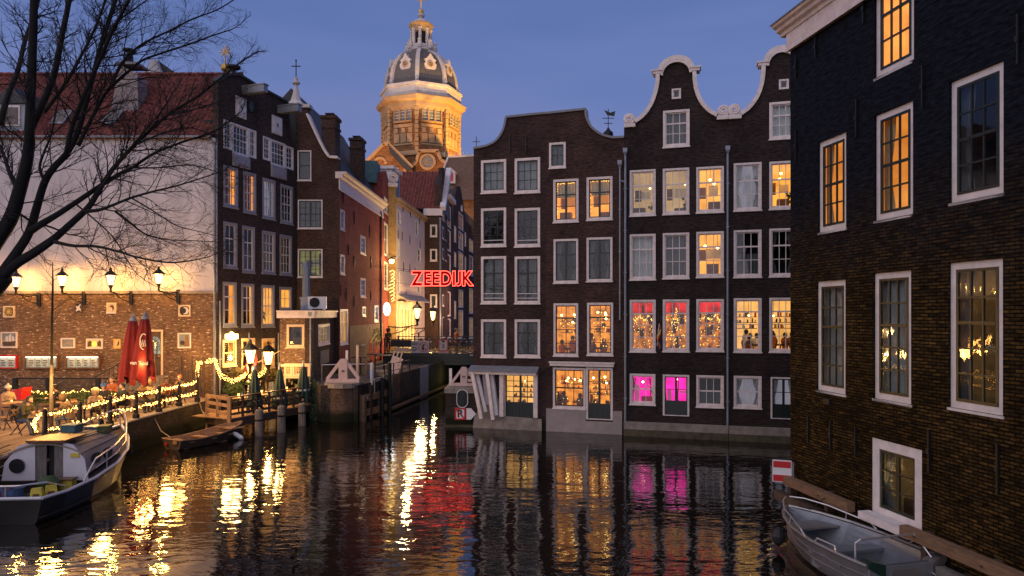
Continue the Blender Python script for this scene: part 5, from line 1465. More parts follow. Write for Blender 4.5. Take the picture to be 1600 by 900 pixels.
# white street house
WS = House('white_street_house', 'white plastered street house with gilded cornice and wall anchors beside the mustard wall', W2(619.5, 58), W2(663.5, 70), brickmat='street_plaster')
zt = WS.uz(640, 327)[1]
ww = dict(grid=(1, 2), frame='white_paint', sash='white_paint', cw=.14)
for x0, x1, y0, y1 in ((621, 626, 326, 351), (649, 653.5, 342, 368), (620.5, 624.5, 372, 402), (652.5, 657.5, 386, 410), (620.5, 625, 420, 458), (652, 657, 445, 458), (652, 657.5, 518, 537), (652, 657, 470, 506)):
    window(WS, x0, y0, x1, y1, style='dim' if y0 > 415 else 'net', **ww)
WS.front([(0, zt), (WS.L, zt)], 1.6)
WS.body(6, 1.6, zt - .2)
MB().box(-.1, WS.L + .1, -.35, .3, zt + .004, zt + .22).box(-.1, WS.L + .1, -.2, -.002, zt - .22, zt).build('cornice', 'stone_light', WS.o)
for px, a, b in ((629, 322, 332), (641, 328, 340), (655, 340, 350), (622, 360, 372), (628, 362, 376), (640, 368, 382), (656, 376, 388), (630, 410, 424), (640, 412, 426), (648, 418, 428), (634, 456, 470)): anchor(WS, px, a, b)
# dormer on the white house
u0, zd = WS.uz(622, 292); MB().box(-.3, 2.4, .3, 3.0, zt + .2, zt + 2.6).box(-.5, 2.6, .1, 3.1, zt + 2.602, zt + 2.85).build('dormer', 'white_paint', WS.o)
mdw = MB()
for i in range(2):
    for j in range(2): mdw.box(.15 + i * 1.05, 1.1 + i * 1.05, .26, .298, zt + .5 + j * 1.0, zt + 1.42 + j * 1.0)
mdw.build('dormer_pane', 'tile_blue', WS.o)
MB().prism([(0, zt + .2), (WS.L, zt + .2), (WS.L, zt + 1.6), (2.6, zt + 3.2), (0, zt + 3.2)], 3.1, 6).build('roof', 'roof_dark', WS.o)
# lit shop front at street level with awning
u0, _ = WS.uz(620.5, 500); u1, _ = WS.uz(648, 500); zs = WS.uz(630, 468)[1]
MB().box(u0 + .3, u1 - .5, -.06, -.002, 2.3, zs - .9).build('shop_window', 'shop_glow', WS.o)
m = MB()
for i in range(6):
    q = u0 + .3 + (u1 - u0 - .8) * i / 5; m.box(q - .12, q + .12, -.16, -.062, 2.1, zs - .7)
m.box(u0 + .1, u1 - .3, -.25, -.003, zs - .9, zs - .3).box(u0 + .1, u1 - .3, -.35, -.003, zs - .298, zs - .18)
m.build('shop_front', 'cream_trim', WS.o)
MB().prism([(-.9, zs - .1), (-.002, zs + .5), (-.002, zs + .42), (-.9, zs - .2)], u0, u1 + 3.5, 'yz').build('awning', 'grey_plaster', WS.o)
# brown house with the red tiled roof
B1 = House('red_roof_house', 'brown brick house with red pantile roof and white verge facing the street', W2(663.5, 70), W2(690, 70), brickmat='brick_dark_brown')
zt = B1.uz(675, 337)[1]
for y0, y1, st in ((351, 370, 'amber'), (389, 408, 'dim'), (460, 480, 'net')): window(B1, 672, y0, 683, y1, grid=(1, 2) if st != 'amber' else (1, 1), style=st, frame='white_trim', sash='green_black', cw=.16)
B1.front([(0, zt), (B1.L, zt)], 1.6); B1.body(9, 1.6, zt - .1)
MB().box(-.1, B1.L + .1, -.25, .3, zt + .004, zt + .7).build('white_eave', 'white_trim', B1.o)
zr1 = EYE + (HY - 268) / F * 75
lft = B1.uz(608, 300)[0]
pantiles(B1, lft, B1.L + .1, -.2, zt + .7, 5.0, zr1, pitch=.33, course=.42, amp=.06)
MB().prism([(-.15, zt + .62), (5.0, zr1 - .08), (9.8, zt + .62)], lft, B1.L + .05, 'yz').build('roof', 'roof_dark', B1.o)
MB().bar((B1.L + .15, -.3, zt + .7), (B1.L + .3, 5.0, zr1 + .2), .55, .5).build('white_verge', 'white_paint', B1.o)
drain(B1, 688, 345, 545, hopper=True, r=.10)
# houses of the bend, seen along the street
def streethouse(px0, Y0, px1, Y1, py, label, gable, wins, bm_='brick_dark_brown', dep=3.0):
    H = House('street_house', label, W2(px0, Y0), W2(px1, Y1), brickmat=bm_, group='houses along the bend of the street')
    for x0, x1, y0, y1, st in wins: window(H, x0, y0, x1, y1, grid=(2, 3) if x1 - x0 > 5 else (1, 2), style=st, frame='white_trim', sash='white_trim', cw=.14)
    H.front([H.uz(*p) for p in gable], 1.6)
    zt = min(H.uz(*p)[1] for p in gable)
    H.body(dep, 1.6, zt - .3, roofz=max(H.uz(*p)[1] for p in gable) - .5)
    return H
S1 = streethouse(690.2, 70.1, 698, 76, 262, 'street house with tall narrow gable beneath the white verge', [(690.2, 262), (694, 262), (698, 300)], [(691, 694, 316, 342, 'net'), (691, 693.5, 353, 372, 'net'), (695, 697.5, 357, 374, 'net'), (691, 693.5, 387, 404, 'net'), (695, 697.5, 390, 406, 'net'), (691, 693.5, 460, 478, 'beige'), (691, 697, 495, 528, 'beige')], dep=.7)
S2 = streethouse(698, 76, 705.5, 80, 312, 'street house with white framed hoist doors stacked in one bay', [(698, 310), (705.5, 313)], [(698.6, 704, 318, 352, 'dark'), (698.6, 704, 357, 390, 'dark'), (698.6, 704, 396, 430, 'dark'), (698.6, 704, 455, 494, 'dark'), (698.6, 704, 498, 528, 'beige')])
MB().box(-.3, S2.L + .3, -.5, .3, S2.uz(700, 313)[1], S2.uz(700, 306)[1]).build('white_cornice', 'white_trim', S2.o)
S3 = streethouse(705.5, 80, 728, 92, 290, 'street house with round headed central window bay and dark pointed gable', [(705.5, 350), (712, 300), (714, 291), (719, 291), (721, 300), (728, 345)], [(709.5, 712.5, 352, 377, 'beige'), (709.5, 712.5, 393, 416, 'beige'), (709.5, 712.5, 470, 498, 'beige'), (716.5, 723.5, 330, 356, 'net_white'), (716.5, 723.5, 360, 388, 'lilac'), (716.5, 723.5, 392, 422, 'beige'), (716.5, 723.5, 452, 480, 'beige'), (716.5, 723.5, 484, 530, 'beige'), (726, 728, 362, 384, 'beige'), (726, 728, 400, 422, 'beige')])
u, z = S3.uz(720, 330); r = 3.5 * 86 / F
m = MB()
for q in range(8): m.bar((u + r * 1.4 * cos(pi * q / 8), -.12, z + r * 2.6 * sin(pi * q / 8)), (u + r * 1.4 * cos(pi * (q + 1) / 8), -.12, z + r * 2.6 * sin(pi * (q + 1) / 8)), .16, .12)
m.add([(u + r * 1.35 * cos(pi * q / 8), -.05, z + r * 2.5 * sin(pi * q / 8)) for q in range(9)], [tuple(range(9))])
m.build('arched_head', 'white_trim', S3.o)
S4 = streethouse(728, 92, 748, 104, 345, 'lower street house with arched lit windows next to the canal house corner', [(728, 345), (748, 366)], [(733, 739, 372, 392, 'beige'), (733, 739, 398, 430, 'net_white'), (733, 739, 450, 490, 'beige'), (733, 739, 496, 530, 'beige')])
MB().box(0, S4.L, .4, 4, S4.uz(735, 350)[1], S4.uz(735, 335)[1]).build('dark_dormer', 'roof_dark', S4.o)
# house front filling the far end of the bend
S5 = streethouse(700, 118, 790, 112, 380, 'plain far house closing the bend of the street', [(700, 420), (790, 400)], [(705, 712, 470, 500, 'beige')])

# ================================================================== CHANNEL, BRIDGE, PIERS
# left channel wall piers and lock
LP = thing('brick_pier', 'rounded brick pier with timber trestle at the channel mouth', 'pier', (-8.72, 35.4, 0))
MB().lathe([(.98, -1), (.93, .2), (.90, 1.72)], 28).build('pier_wall', 'brick_pier', LP)
for z in (.55, 1.15): pass
for i in range(14):
    a0_, a1_ = 2 * pi * i / 14, 2 * pi * (i + .96) / 14
    m = MB(); vs = [((1.0 if q in (1, 2) else .3) * cos(a), (1.0 if q in (1, 2) else .3) * sin(a), 0) for q, a in ((0, a0_), (1, a0_), (2, a1_), (3, a1_))]
    m.add([(x, y, 1.72) for x, y, _ in vs] + [(x, y, 1.95) for x, y, _ in vs], [(4, 5, 6, 7), (0, 1, 5, 4), (1, 2, 6, 5), (2, 3, 7, 6), (3, 0, 4, 7)])
    m.build('coping_stone', 'stone_grey', LP)
MB().lathe([(.3, 1.94), (.0, 1.951)], 14).build('pier_top', 'stone_grey', LP)
for i in range(5): MB().bar((-.9 + i * .1, -.75, .2 + .1 * i), (-.85 + i * .1, -.72, .25), .02).build('mooring_staple', 'iron_black', LP) if i == 0 else None
def trestle(name, label, loc, rz, s=1.0, mtl='pink_stone'):
    t = thing(name, label, 'trestle', loc, rz)
    MB().box(-.85 * s, .85 * s, -.28 * s, .28 * s, 0, .16 * s).build('base_beam', mtl, t)
    MB().box(-.22 * s, .22 * s, -.14 * s, .14 * s, .16 * s, 1.12 * s).box(-.15 * s, .15 * s, -.12 * s, .12 * s, 1.12 * s, 1.2 * s).build('king_post', mtl, t)
    for q in (-1, 1): MB().bar((q * .80 * s, 0, .18 * s), (q * .20 * s, 0, .98 * s), .16 * s, .20 * s, up=(0, 1, 0)).build('brace', mtl, t)
    MB().box(-.06, .06, -.18 * s, -.141 * s, .55 * s, .62 * s).build('bolt', 'iron_black', t)
    return t
trestle('timber_trestle', 'pink painted timber trestle on the rounded brick pier', (-8.72, 35.3, 1.96), radians(4), 1.0)
# lock gate recess between pier and channel wall
LG = thing('lock_gate', 'old timber lock gate folded into the left channel wall', 'lock gate', (-7.75, 35.0, 0), atan2(2.9, .85))
Lg = 3.0
for x in (0, 1.0, 2.0, 2.95): MB().box(x - .09, x + .09, -.10, .12, -.8, 1.35 + (.4 if x in (1.0,) else 0)).build('gate_post', 'wood_dark', LG)
for z in (.35, 1.12): MB().box(.09, 2.86, -.06, .08, z - .17, z + .17).build('gate_rail', 'wood_warm', LG)
for i in range(9): MB().box(.12 + i * .32, .41 + i * .32, .085, .12, -.8, 1.2).build('gate_plank', 'wood_dark', LG)
for x in (.55, 2.4): MB().lathe([(.07, -.02), (.07, .02)], 8, (0, 0, 0)).build('bolt_head', 'pink_stone', LG, loc=(x, -.075, 1.12)).rotation_euler = (radians(90), 0, 0)
# vertical piles in front of it
for i, (x, y, h, mt, lb) in enumerate(((-7.55, 34.9, 1.25, 'wood_dark', 'dark timber pile at the edge of the rounded pier'), (-7.0, 36.8, 2.0, 'iron_black', 'dark timber pile half way along the lock gate'), (-6.75, 37.6, 2.75, 'green_black', 'thick dark green post before the stone channel wall'))):
    t = MB().lathe([(.12, -1), (.12, h), (.09, h + .06)], 8).build('mooring_pile', mt, None, loc=(x, y, 0)); tag(t, lb, 'pile')
# timber wale along channel wall foot
t = MB().bar((-6.85, 38.0, .18), (-4.95, 50.4, .18), .28, .16).build('wale_beam', 'wood_beam', None); tag(t, 'timber wale along the foot of the channel wall', 'beam')
# concrete facing blocks on the channel wall
cf = thing('channel_facing', 'stone facing blocks on the left wall of the channel', 'wall facing', (-6.93, 37.9, 0), atan2(11.8, 1.85))
for i in range(6):
    MB().box(i * 2.0 + .02, i * 2.0 + 1.98, -.10, .02, -.6, 2.02 + .02 * (i % 2)).build('facing_block', 'brick_pier' if i < 1 else 'grey_plaster' if i == 3 else 'brick_quay', cf)
# rails, posts and bits on the left quay head
def railing(name, label, pts, h, posts, mt='iron_black', rails=(1.0,), r=.025, pr=.035, cat='railing', ground=0, group=None):
    base = Vector(pts[0])
    t = thing(name, label, cat, base, group=group)
    P = [Vector(p) - base for p in pts]
    for q in rails: MB().tube([p + Vector((0, 0, h * q)) for p in P], r, 6).build('rail', mt, t)
    L = [(b - a).length for a, b in zip(P, P[1:])]; tot = sum(L)
    pm = MB().tube([(0, 0, 0), (0, 0, h + .02)], pr, 6).build('post', mt, t).data
    for i in range(1, posts):
        s_ = tot * i / (posts - 1); k = 0
        while k < len(L) - 1 and s_ > L[k]: s_ -= L[k]; k += 1
        obj_from(pm, 'post', t, P[k] + (P[k + 1] - P[k]) * min(1, s_ / L[k]))
    return t
railing('quay_railing', 'white tube railing behind the rounded pier', [(-10.2, 36.6, 1.85), (-7.6, 37.4, 1.85)], .9, 3, 'steel_tube')
railing('quay_railing', 'dark low railing along the lock gate with white posts', [(-7.3, 36.4, 1.85), (-6.3, 42.0, 1.85)], .8, 5, 'iron_black', (1.0, .5))
railing('quay_railing', 'pale pipe frame above the lock gate', [(-7.25, 36.0, 1.3), (-7.0, 37.2, 1.3)], .75, 2, 'steel_tube')
railing('quay_railing', 'second pale pipe frame beside the dark green post', [(-6.95, 37.0, 1.3), (-6.75, 38.3, 1.3)], .85, 2, 'steel_tube')
for x, y, z0_, h, mt, lb in ((-8.15, 36.0, 1.95, 1.9, 'cream_trim', 'tall thin cream pole behind the trestle'), (-8.75, 36.2, 1.95, 1.6, 'steel_tube', 'thin grey spike behind the trestle top'), (-7.9, 37.0, 2.1, .9, 'wood_beam', 'short timber stump right of the trestle'), (-7.45, 36.2, 1.6, 1.3, 'white_paint', 'square white post at the lock gate head')):
    t = MB().box(-.06, .06, -.06, .06, 0, h).build('quay_post', mt, None, loc=(x, y, z0_)); tag(t, lb, 'post')
# slanted pink timber counterweight beams at the bridge
t = thing('bridge_strut', 'leaning bundle of pinkish timbers against the bridge end', 'strut', (-7.35, 41.5, 1.85))
MB().bar((.0, 0, -.2), (.35, .5, .95), .65, .10, up=(0, 1, .4)).build('board', 'pink_stone', t)
for i in range(3): MB().bar((-.1 + .25 * i, .2, .5), (.12 + .25 * i, .6, 1.35), .06).build('timber', 'pink_stone', t)
# terrace furniture on that quay: dark parasol tables
for i, (x, y, c, lb) in enumerate(((-9.0, 40.6, 'wood_dark', 'tall dark bar table nearest the mural'), (-7.9, 42.0, 'iron_black', 'dark bar table under the red painted cloud'), (-8.7, 43.4, 'wood_dark', 'dark bar table by the drain pipe'))):
    t = thing('bar_table', lb, 'table', (x, y, 1.85), group='bar tables on the quay head')
    MB().box(-.45, .45, -.45, .45, 1.05, 1.10).build('table_top', c, t); MB().lathe([(.3, 0), (.3, .03), (.04, .05), (.04, 1.05)], 8).build('pedestal', 'iron_black', t)
for x, y, m_, lb in ((-8.1, 39.5, 'blue_plastic', 'blue crate on the quay head'), (-7.6, 40.0, 'rope', 'heap of pale rope and netting by the blue crate')):
    mb = MB()
    if m_ == 'rope':
        for i in range(6): mb.tube([(.3 * cos(a) * (1 + .1 * i), .3 * sin(a), .05 + .05 * i) for a in [k * pi / 5 for k in range(11)]], .04, 5)
    else:
        mb.box(-.25, .25, -.2, .2, 0, .03).box(-.25, -.22, -.2, .2, .03, .3).box(.22, .25, -.2, .2, .03, .3).box(-.22, .22, -.2, -.17, .03, .3).box(-.22, .22, .17, .2, .03, .3)
    t = mb.build('crate' if m_ != 'rope' else 'rope_heap', m_, None, loc=(x, y, 1.85)); tag(t, lb, 'crate' if m_ != 'rope' else 'rope')
# ivy on the dark wall left of the pier
m = MB(); rg = random.Random(3)
for i in range(900):
    a = rg.random(); x = -10.5 + a * 1.0; y = 35.6 - .9 * a + rg.uniform(-.1, .05); z = rg.uniform(-.0, 2.3) * (1 - .3 * a)
    s_ = rg.uniform(.04, .10); c = Vector((x, y - .04, z)); q = Vector((rg.uniform(-1, 1), -.5, rg.uniform(-1, 1))).normalized(); e = q.cross(Vector((0, 1, .3))).normalized()
    m.quad(c - q * s_, c - e * s_ * .6, c + q * s_, c + e * s_ * .6)
iv = m.build('ivy', 'ivy', None, kind='stuff', fixn=False)
tag(iv, 'dark ivy hanging on the wall left of the pier', 'ivy')

# right pier with trestle, signal and signs
RP = thing('brick_pier', 'dark square pier carrying the traffic light and no mooring sign', 'pier', (-2.48, 33.80, 0))
MB().box(-.74, .68, -.75, 2.0, -.9, 1.65).build('pier_wall', 'brick_quay', RP)
for i in range(3): MB().box(-.80 + .51 * i, -.30 + .51 * i, -.82, -.2, 1.652, 1.88).build('coping_stone', 'stone_grey', RP)
for i in range(3): MB().box(-.80 + .51 * i, -.30 + .51 * i, -.195, 1.9, 1.652, 1.87).build('coping_stone', 'stone_grey', RP)
MB().box(-.78, .70, -.80, 2.0, -.9, .12).build('pier_foot', 'moss_stone', RP)
trestle('timber_trestle', 'pink painted timber trestle on the dark square pier', (-2.40, 34.2, 1.89), radians(-4), .78)
trestle('timber_trestle', 'second pink trestle standing behind the pier beside the canopy beam', (-1.95, 36.2, 1.9), radians(-20), .72)
t = MB().box(-.07, .07, -.07, .07, 0, .85).build('quay_post', 'white_paint', None, loc=(-3.1, 34.5, 1.88)); tag(t, 'white post at the left edge of the dark square pier', 'post')
# signal head with white oval outline
sg = thing('canal_signal', 'dark two lamp canal traffic light with white oval outline', 'traffic light', (-2.40, 32.95, 1.40))
ov = [(.265 * cos(a), (.165 if sin(a) > 0 else -.165) + .265 * sin(a)) for a in [2 * pi * (i + .5) / 28 for i in range(28)]]
MB().prism(ov, 0, .06).build('backboard', 'sign_black', sg)
mm = MB()
for (x0, z0_), (x1, z1_) in zip(ov, ov[1:] + ov[:1]): mm.bar((x0, -.01, z0_), (x1, -.01, z1_), .04, .03)
mm.build('white_outline', 'sign_white', sg)
for z in (.14, -.16): 
    o = MB().lathe([(.10, 0), (.11, .12), (.09, .12), (.085, .01)], 14).build('signal_lens', 'green_black', sg, loc=(0, -.005, z)); o.rotation_euler = (radians(90), 0, 0)
def flat_text(s, size, mtl, parent, loc, name='lettering', bold=.0, depth=.006, rx=90, align='CENTER', rz=0):
    c = bpy.data.curves.new(name, 'FONT'); c.body = s; c.size = size; c.offset = bold; c.extrude = depth / 2; c.align_x = align; c.align_y = 'CENTER'; c.resolution_u = 3
    tmp = bpy.data.objects.new('tmp', c); COL.objects.link(tmp)
    dg = bpy.context.evaluated_depsgraph_get(); dg.update()
    me = bpy.data.meshes.new_from_object(tmp.evaluated_get(dg)); bpy.data.objects.remove(tmp); bpy.data.curves.remove(c)
    me.name = name; me.materials.clear(); me.materials.append(M[mtl])
    return obj_from(me, name, parent, loc, None, (radians(rx), 0, radians(rz)))
ns = thing('no_mooring_sign', 'square red bordered sign with struck out letter R beside a white arrow board', 'sign', (-2.50, 32.96, .66))
ns.scale = (.8, 1, .8)
MB().box(-.33, .33, 0, .04, -.36, .36).build('sign_plate', 'sign_white', ns)
mm = MB()
for x0, x1, z0_, z1_ in ((-.33, .33, .27, .36), (-.33, .33, -.36, -.27), (-.33, -.24, -.27, .27), (.24, .33, -.27, .27)): mm.box(x0, x1, -.012, -.001, z0_, z1_)
mm.build('red_border', 'red_paint', ns)
MB().bar((-.26, -.016, .28), (.26, -.016, -.28), .075, .012, up=(0, 1, 0)).build('red_slash', 'red_paint', ns)
flat_text('R', .62, 'sign_black', ns, (0, -.004, 0), bold=.022)
ap = thing('arrow_board', 'white pointed board to the right of the struck out R sign', 'sign', (-2.01, 32.93, .66))
ap.scale = (.9, 1, .8)
MB().prism([(-.21, -.34), (.04, -.34), (.30, 0), (.04, .34), (-.21, .34)], 0, .04).build('board', 'sign_white', ap)

# bridge
BR = thing('canal_bridge', 'low dark girder bridge carrying the street over the channel', 'bridge', (-6.0, 50.0, 0))
x0, x1 = -3.4, 3.4
MB().box(x0, x1, 0, 6, 2.30, 2.58).build('deck', 'asphalt', BR)
MB().box(x0, x1, -.12, .18, 1.75, 2.62).box(x0, x1, -.2, -.121, 1.75, 1.86).box(x0, x1, -.2, -.121, 2.3, 2.45).build('girder', 'green_black', BR)
MB().box(x0, x1, 5.8, 6.1, 1.75, 2.62).build('girder', 'green_black', BR)
MB().box(x1 - .45, x1 - .25, -.22, -.2, 2.42, 2.52).build('bridge_plate', 'sign_grey', BR)
for yy in (.0, 5.9):
    rl = MB().tube([(x0, yy, 3.62), (x1, yy, 3.62)], .035, 6).tube([(x0, yy, 3.15), (x1, yy, 3.15)], .025, 6).tube([(x0, yy, 2.78), (x1, yy, 2.78)], .02, 6)
    rl.build('rail', 'iron_black', BR)
    for i in range(6): MB().box(x0 + .1 + i * 1.32 - .05, x0 + .1 + i * 1.32 + .05, yy - .05, yy + .05, 2.62, 3.7).build('rail_post', 'iron_black', BR)
    if yy == 0:
        m = MB()
        for i in range(24):
            xx = x0 + .2 + i * .285
            if i % 5: m.tube([(xx + .13 * cos(a), yy, 2.95 + .16 * sin(a)) for a in [k * pi / 4 for k in range(9)]], .014, 4)
        m.build('rail_scroll', 'gold', BR)
# boards hung on the bridge rail
t = thing('no_swimming_sign', 'wide white sign with crossed out figure in a red ring on the bridge rail', 'sign', (-6.72, 49.86, 3.02))
MB().box(-.66, .66, 0, .03, -.40, .50).build('board', 'sign_grey', t)
m = MB().tube([(.24 + .33 * cos(2 * pi * i / 20), -.015, .05 + .33 * sin(2 * pi * i / 20)) for i in range(21)], .028, 5).bar((.02, -.016, .27), (.46, -.016, -.17), .05, .012, up=(0, 1, 0)); m.build('red_ring', 'red_paint', t)
MB().use('sign_black').box(.16, .30, -.012, -.001, -.19, .10).ball((.25, -.006, .19), .06, 7, 5).bar((.2, -.007, .08), (.4, -.007, .22), .05, .01, up=(0, 1, 0)).bar((.2, -.007, .02), (.08, -.007, -.05), .05, .01, up=(0, 1, 0)).build('figure', None, t)
m = MB()
for i, wd in enumerate((.5, .42, .0, .36, .46, .30)):
    if wd: m.box(-.60, -.60 + wd, -.008, -.001, .30 - i * .11, .35 - i * .11)
m.build('text_lines', 'sign_black', t)
t = thing('depth_sign', 'red bordered sign with a black triangle and the number 2 on the bridge rail', 'sign', (-5.02, 49.86, 3.10))
MB().box(-.36, .36, 0, .03, -.50, .52).build('board', 'sign_grey', t)
MB().box(-.36, -.28, -.012, -.001, -.30, .52).box(.28, .36, -.012, -.001, -.30, .52).box(-.28, .28, -.012, -.001, .46, .52).box(-.36, .36, -.013, -.002, -.36, -.28).build('red_border', 'red_paint', t)
MB().prism([(-.16, .44), (.16, .44), (0, .26)], -.012, -.001).build('black_triangle', 'sign_black', t)
flat_text('2', .36, 'sign_black', t, (0, -.004, .02), bold=.01)
m = MB()
for i in range(9): m.box(-.28 + i * .062, -.24 + i * .062, -.008, -.001, -.46, -.40)
m.build('text_lines', 'red_paint', t)
t = thing('rail_board', 'plain black board hung on the left end of the bridge rail', 'board', (-8.1, 49.86, 3.3))
MB().box(-.75, .75, 0, .03, -.22, .28).build('board', 'sign_black', t)
t = thing('rail_board', 'small pale wooden board beneath the black board on the bridge rail', 'board', (-8.0, 49.86, 2.9))
MB().box(-.6, .45, 0, .03, -.17, .12).build('board', 'cream_trim', t)

# bicycles leaning along the rail
def bicycle(label, loc, rz, col='iron_black'):
    t = thing('bicycle', label, 'bicycle', loc, rz, 'bicycles parked on the bridge')
    wh = MB().tube([(.33 * cos(2 * pi * i / 18), 0, .33 * sin(2 * pi * i / 18)) for i in range(19)], .022, 5)
    for i in range(8): wh.bar((0, 0, 0), (.32 * cos(pi * i / 4), 0, .32 * sin(pi * i / 4)), .006)
    w1 = wh.build('wheel', 'rubber', t, loc=(-.52, 0, .35)); obj_from(w1.data, 'wheel', t, (.52, 0, .35))
    f = MB().tube([(-.52, 0, .35), (-.08, 0, .32), (.38, 0, .85)], .02, 5).tube([(-.08, 0, .32), (-.22, 0, .88)], .02, 5).tube([(-.52, 0, .35), (-.2, 0, .78), (.37, 0, .78)], .018, 5).tube([(.52, 0, .35), (.36, 0, .95)], .02, 5)
    f.build('frame', col, t)
    MB().tube([(.20, -.27, 1.02), (.36, -.22, 1.05), (.37, 0, .98), (.36, .22, 1.05), (.20, .27, 1.02)], .018, 5).build('handlebar', 'steel_tube', t)
    MB().prism([(-.36, .9), (-.1, .92), (-.1, .95), (-.36, .97)], -.07, .07).build('saddle', 'rubber', t)
    MB().tube([(-.75, -.07, .72), (-.3, -.07, .72), (-.3, .07, .72), (-.75, .07, .72)], .012, 4).build('carrier', 'iron_black', t)
    MB().ball((.44, 0, .84), .05, 6, 4).build('headlight', 'steel_tube', t)
    return t
bk_l = ['black bicycle beside the number 2 sign', 'black bicycle with steel bars second along the rail', 'dark red bicycle in the middle of the bridge row', 'black bicycle leaning fourth along the bridge rail', 'dark green bicycle near the right bridge end', 'black bicycle nearest the canal house corner', 'grey bicycle behind the no swimming sign']
for i, (px, rz, c) in enumerate(((694, .3, 'iron_black'), (703, .9, 'iron_black'), (711, .2, 'red_paint'), (719, .1, 'iron_black'), (728, -.15, 'green_paint'), (735, .7, 'iron_black'), (664, .1, 'zinc'))):
    p = world(px, 490, 50.6 + .35 * (i % 3)); bicycle(bk_l[i], (p.x, p.y, 2.58), rz, c)

# neon street name
NS = thing('neon_street_sign', 'red neon sign spelling ZEEDIJK hung across the street on cables', 'neon sign', world(691, 435, 50.8))
ZH = 24 / F * 50.8
def neon(ch, x, size):
    for nm, mtl, kw in (('letter', 'neon_fill', dict(off=.0, ex=.03)), ('letter_outline', 'neon_red', dict(off=.0, bev=.021))):
        c = bpy.data.curves.new(nm, 'FONT'); c.body = ch; c.size = size; c.align_x = 'LEFT'; c.resolution_u = 4; c.offset = .055
        if 'bev' in kw: c.fill_mode = 'NONE'; c.bevel_depth = kw['bev']; c.bevel_resolution = 1; c.extrude = 0; c.offset = .065
        else: c.extrude = kw['ex']
        tmp = bpy.data.objects.new('tmp', c); COL.objects.link(tmp)
        dg = bpy.context.evaluated_depsgraph_get(); dg.update()
        me = bpy.data.meshes.new_from_object(tmp.evaluated_get(dg)); bpy.data.objects.remove(tmp)
        me.materials.clear(); me.materials.append(M[mtl])
        zs_ = [v.co.y for v in me.vertices]; kz, z0_ = ZH / (max(zs_) - min(zs_)), min(zs_)
        for v in me.vertices: v.co.y = (v.co.y - z0_) * kz
        if nm == 'letter':
            lo = obj_from(me, 'letter', NS, (x, 0, -ZH / 2), None, (radians(90), 0, 0))
            wd = max(v.co.x for v in me.vertices) - min(v.co.x for v in me.vertices); mn = min(v.co.x for v in me.vertices)
        else: obj_from(me, 'letter_outline', lo, (0, 0, .045))
    return mn, wd
letters = 'ZEEDIJK'; sz = ZH / .70
adv = []
x = -97 / F * 50.8 / 2
for ch in letters:
    mn, wd = neon(ch, 0, sz); o = [c for c in NS.children if c.name.startswith('letter')][-1]; o.location.x = x - mn; x += wd + .13; adv.append(o)
tw = x - .13 + 97 / F * 50.8 / 2; k = (97 / F * 50.8) / tw
for o in adv: o.location.x = (o.location.x + 97 / F * 50.8 / 2) * k - 97 / F * 50.8 / 2; o.scale.x = k
m = MB()
for z in (-.45, .5, .62):
    m.tube([(-6.0, .08, z + .5), (-2.4, .06, z), (2.4, .06, z), (3.4, .08, z + .2)], .012, 4)
m.build('support_cable', 'iron_black', NS)
# street lamps
lampY = 56.5
def lantern(name, label, loc, arm, s=1.0, power=60, group=None, rz=0, mount='arm', col=(1, .58, .2), cat='lantern'):
    """old style four sided lantern standing on a scrolled wall bracket; arm = bracket vector to the wall"""
    t = thing(name, label, cat, loc, rz, group)
    g = MB().lathe([(.09 * s, 0), (.17 * s, .38 * s)], 4, a0=pi / 4).build('lamp_glass', 'lantern_glow', t)
    MB().lathe([(.26 * s, .382 * s), (.24 * s, .40 * s), (.10 * s, .54 * s), (.05 * s, .58 * s), (.05 * s, .64 * s), (.02 * s, .70 * s)], 8, a0=pi / 8).build('lamp_cap', 'iron_black', t)
    MB().lathe([(.05 * s, -.30 * s), (.04 * s, -.16 * s), (.07 * s, -.08 * s), (.11 * s, -.002)], 8).build('lamp_stem', 'iron_black', t)
    m = MB()
    for q in range(4):
        a = pi / 4 + q * pi / 2; m.bar((.09 * s * cos(a), .09 * s * sin(a), 0), (.172 * s * cos(a), .172 * s * sin(a), .38 * s), .02 * s)
    m.build('lamp_frame', 'iron_black', t)
    if arm is not None:
        A = Vector(arm); b = MB(); z0_ = Vector((0, 0, -.30 * s))
        b.tube([z0_, z0_ + A * .5 + Vector((0, 0, -.12 * s)), A + z0_ + Vector((0, 0, -.1 * s))], .025 * s, 6)
        b.tube([z0_ + A * .15, z0_ + A * .5 + Vector((0, 0, -.30 * s)), A + z0_ + Vector((0, 0, -.5 * s))], .022 * s, 6)
        for q in (.35, .62, .85):
            c_ = z0_ + A * q + Vector((0, 0, (-.12 - .12 * q) * s)); d_ = A.normalized()
            b.tube([c_ + (d_ * cos(a) + Vector((0, 0, sin(a)))) * .07 * s for a in [k_ * pi / 4 for k_ in range(8)]], .014 * s, 4)
        b.box(A.x - .06 * s, A.x + .06 * s, A.y - .05 * s, A.y + .05 * s, (-.80) * s, -.22 * s)
        b.build('bracket', 'iron_black', t)
    lamp(Vector(loc) + Vector((0, 0, .16 * s)), power, col, .075 * s, 'lantern_light')
    return t
p = world(652, 497, 56); lantern('street_lantern', 'left old fashioned street lantern on a scrolled bracket before the white house', p, (-3.0, 1.5, .1), 2.0, 750)
p = world(676.5, 500, 62); lantern('street_lantern', 'right old fashioned street lantern on a scrolled bracket before the brown house', p, (-2.6, 1.5, .1), 2.0, 750)
p = world(612, 408, 55.5)
t = thing('street_lamp', 'bright bare bulb street lamp on the mustard wall', 'street lamp', p)
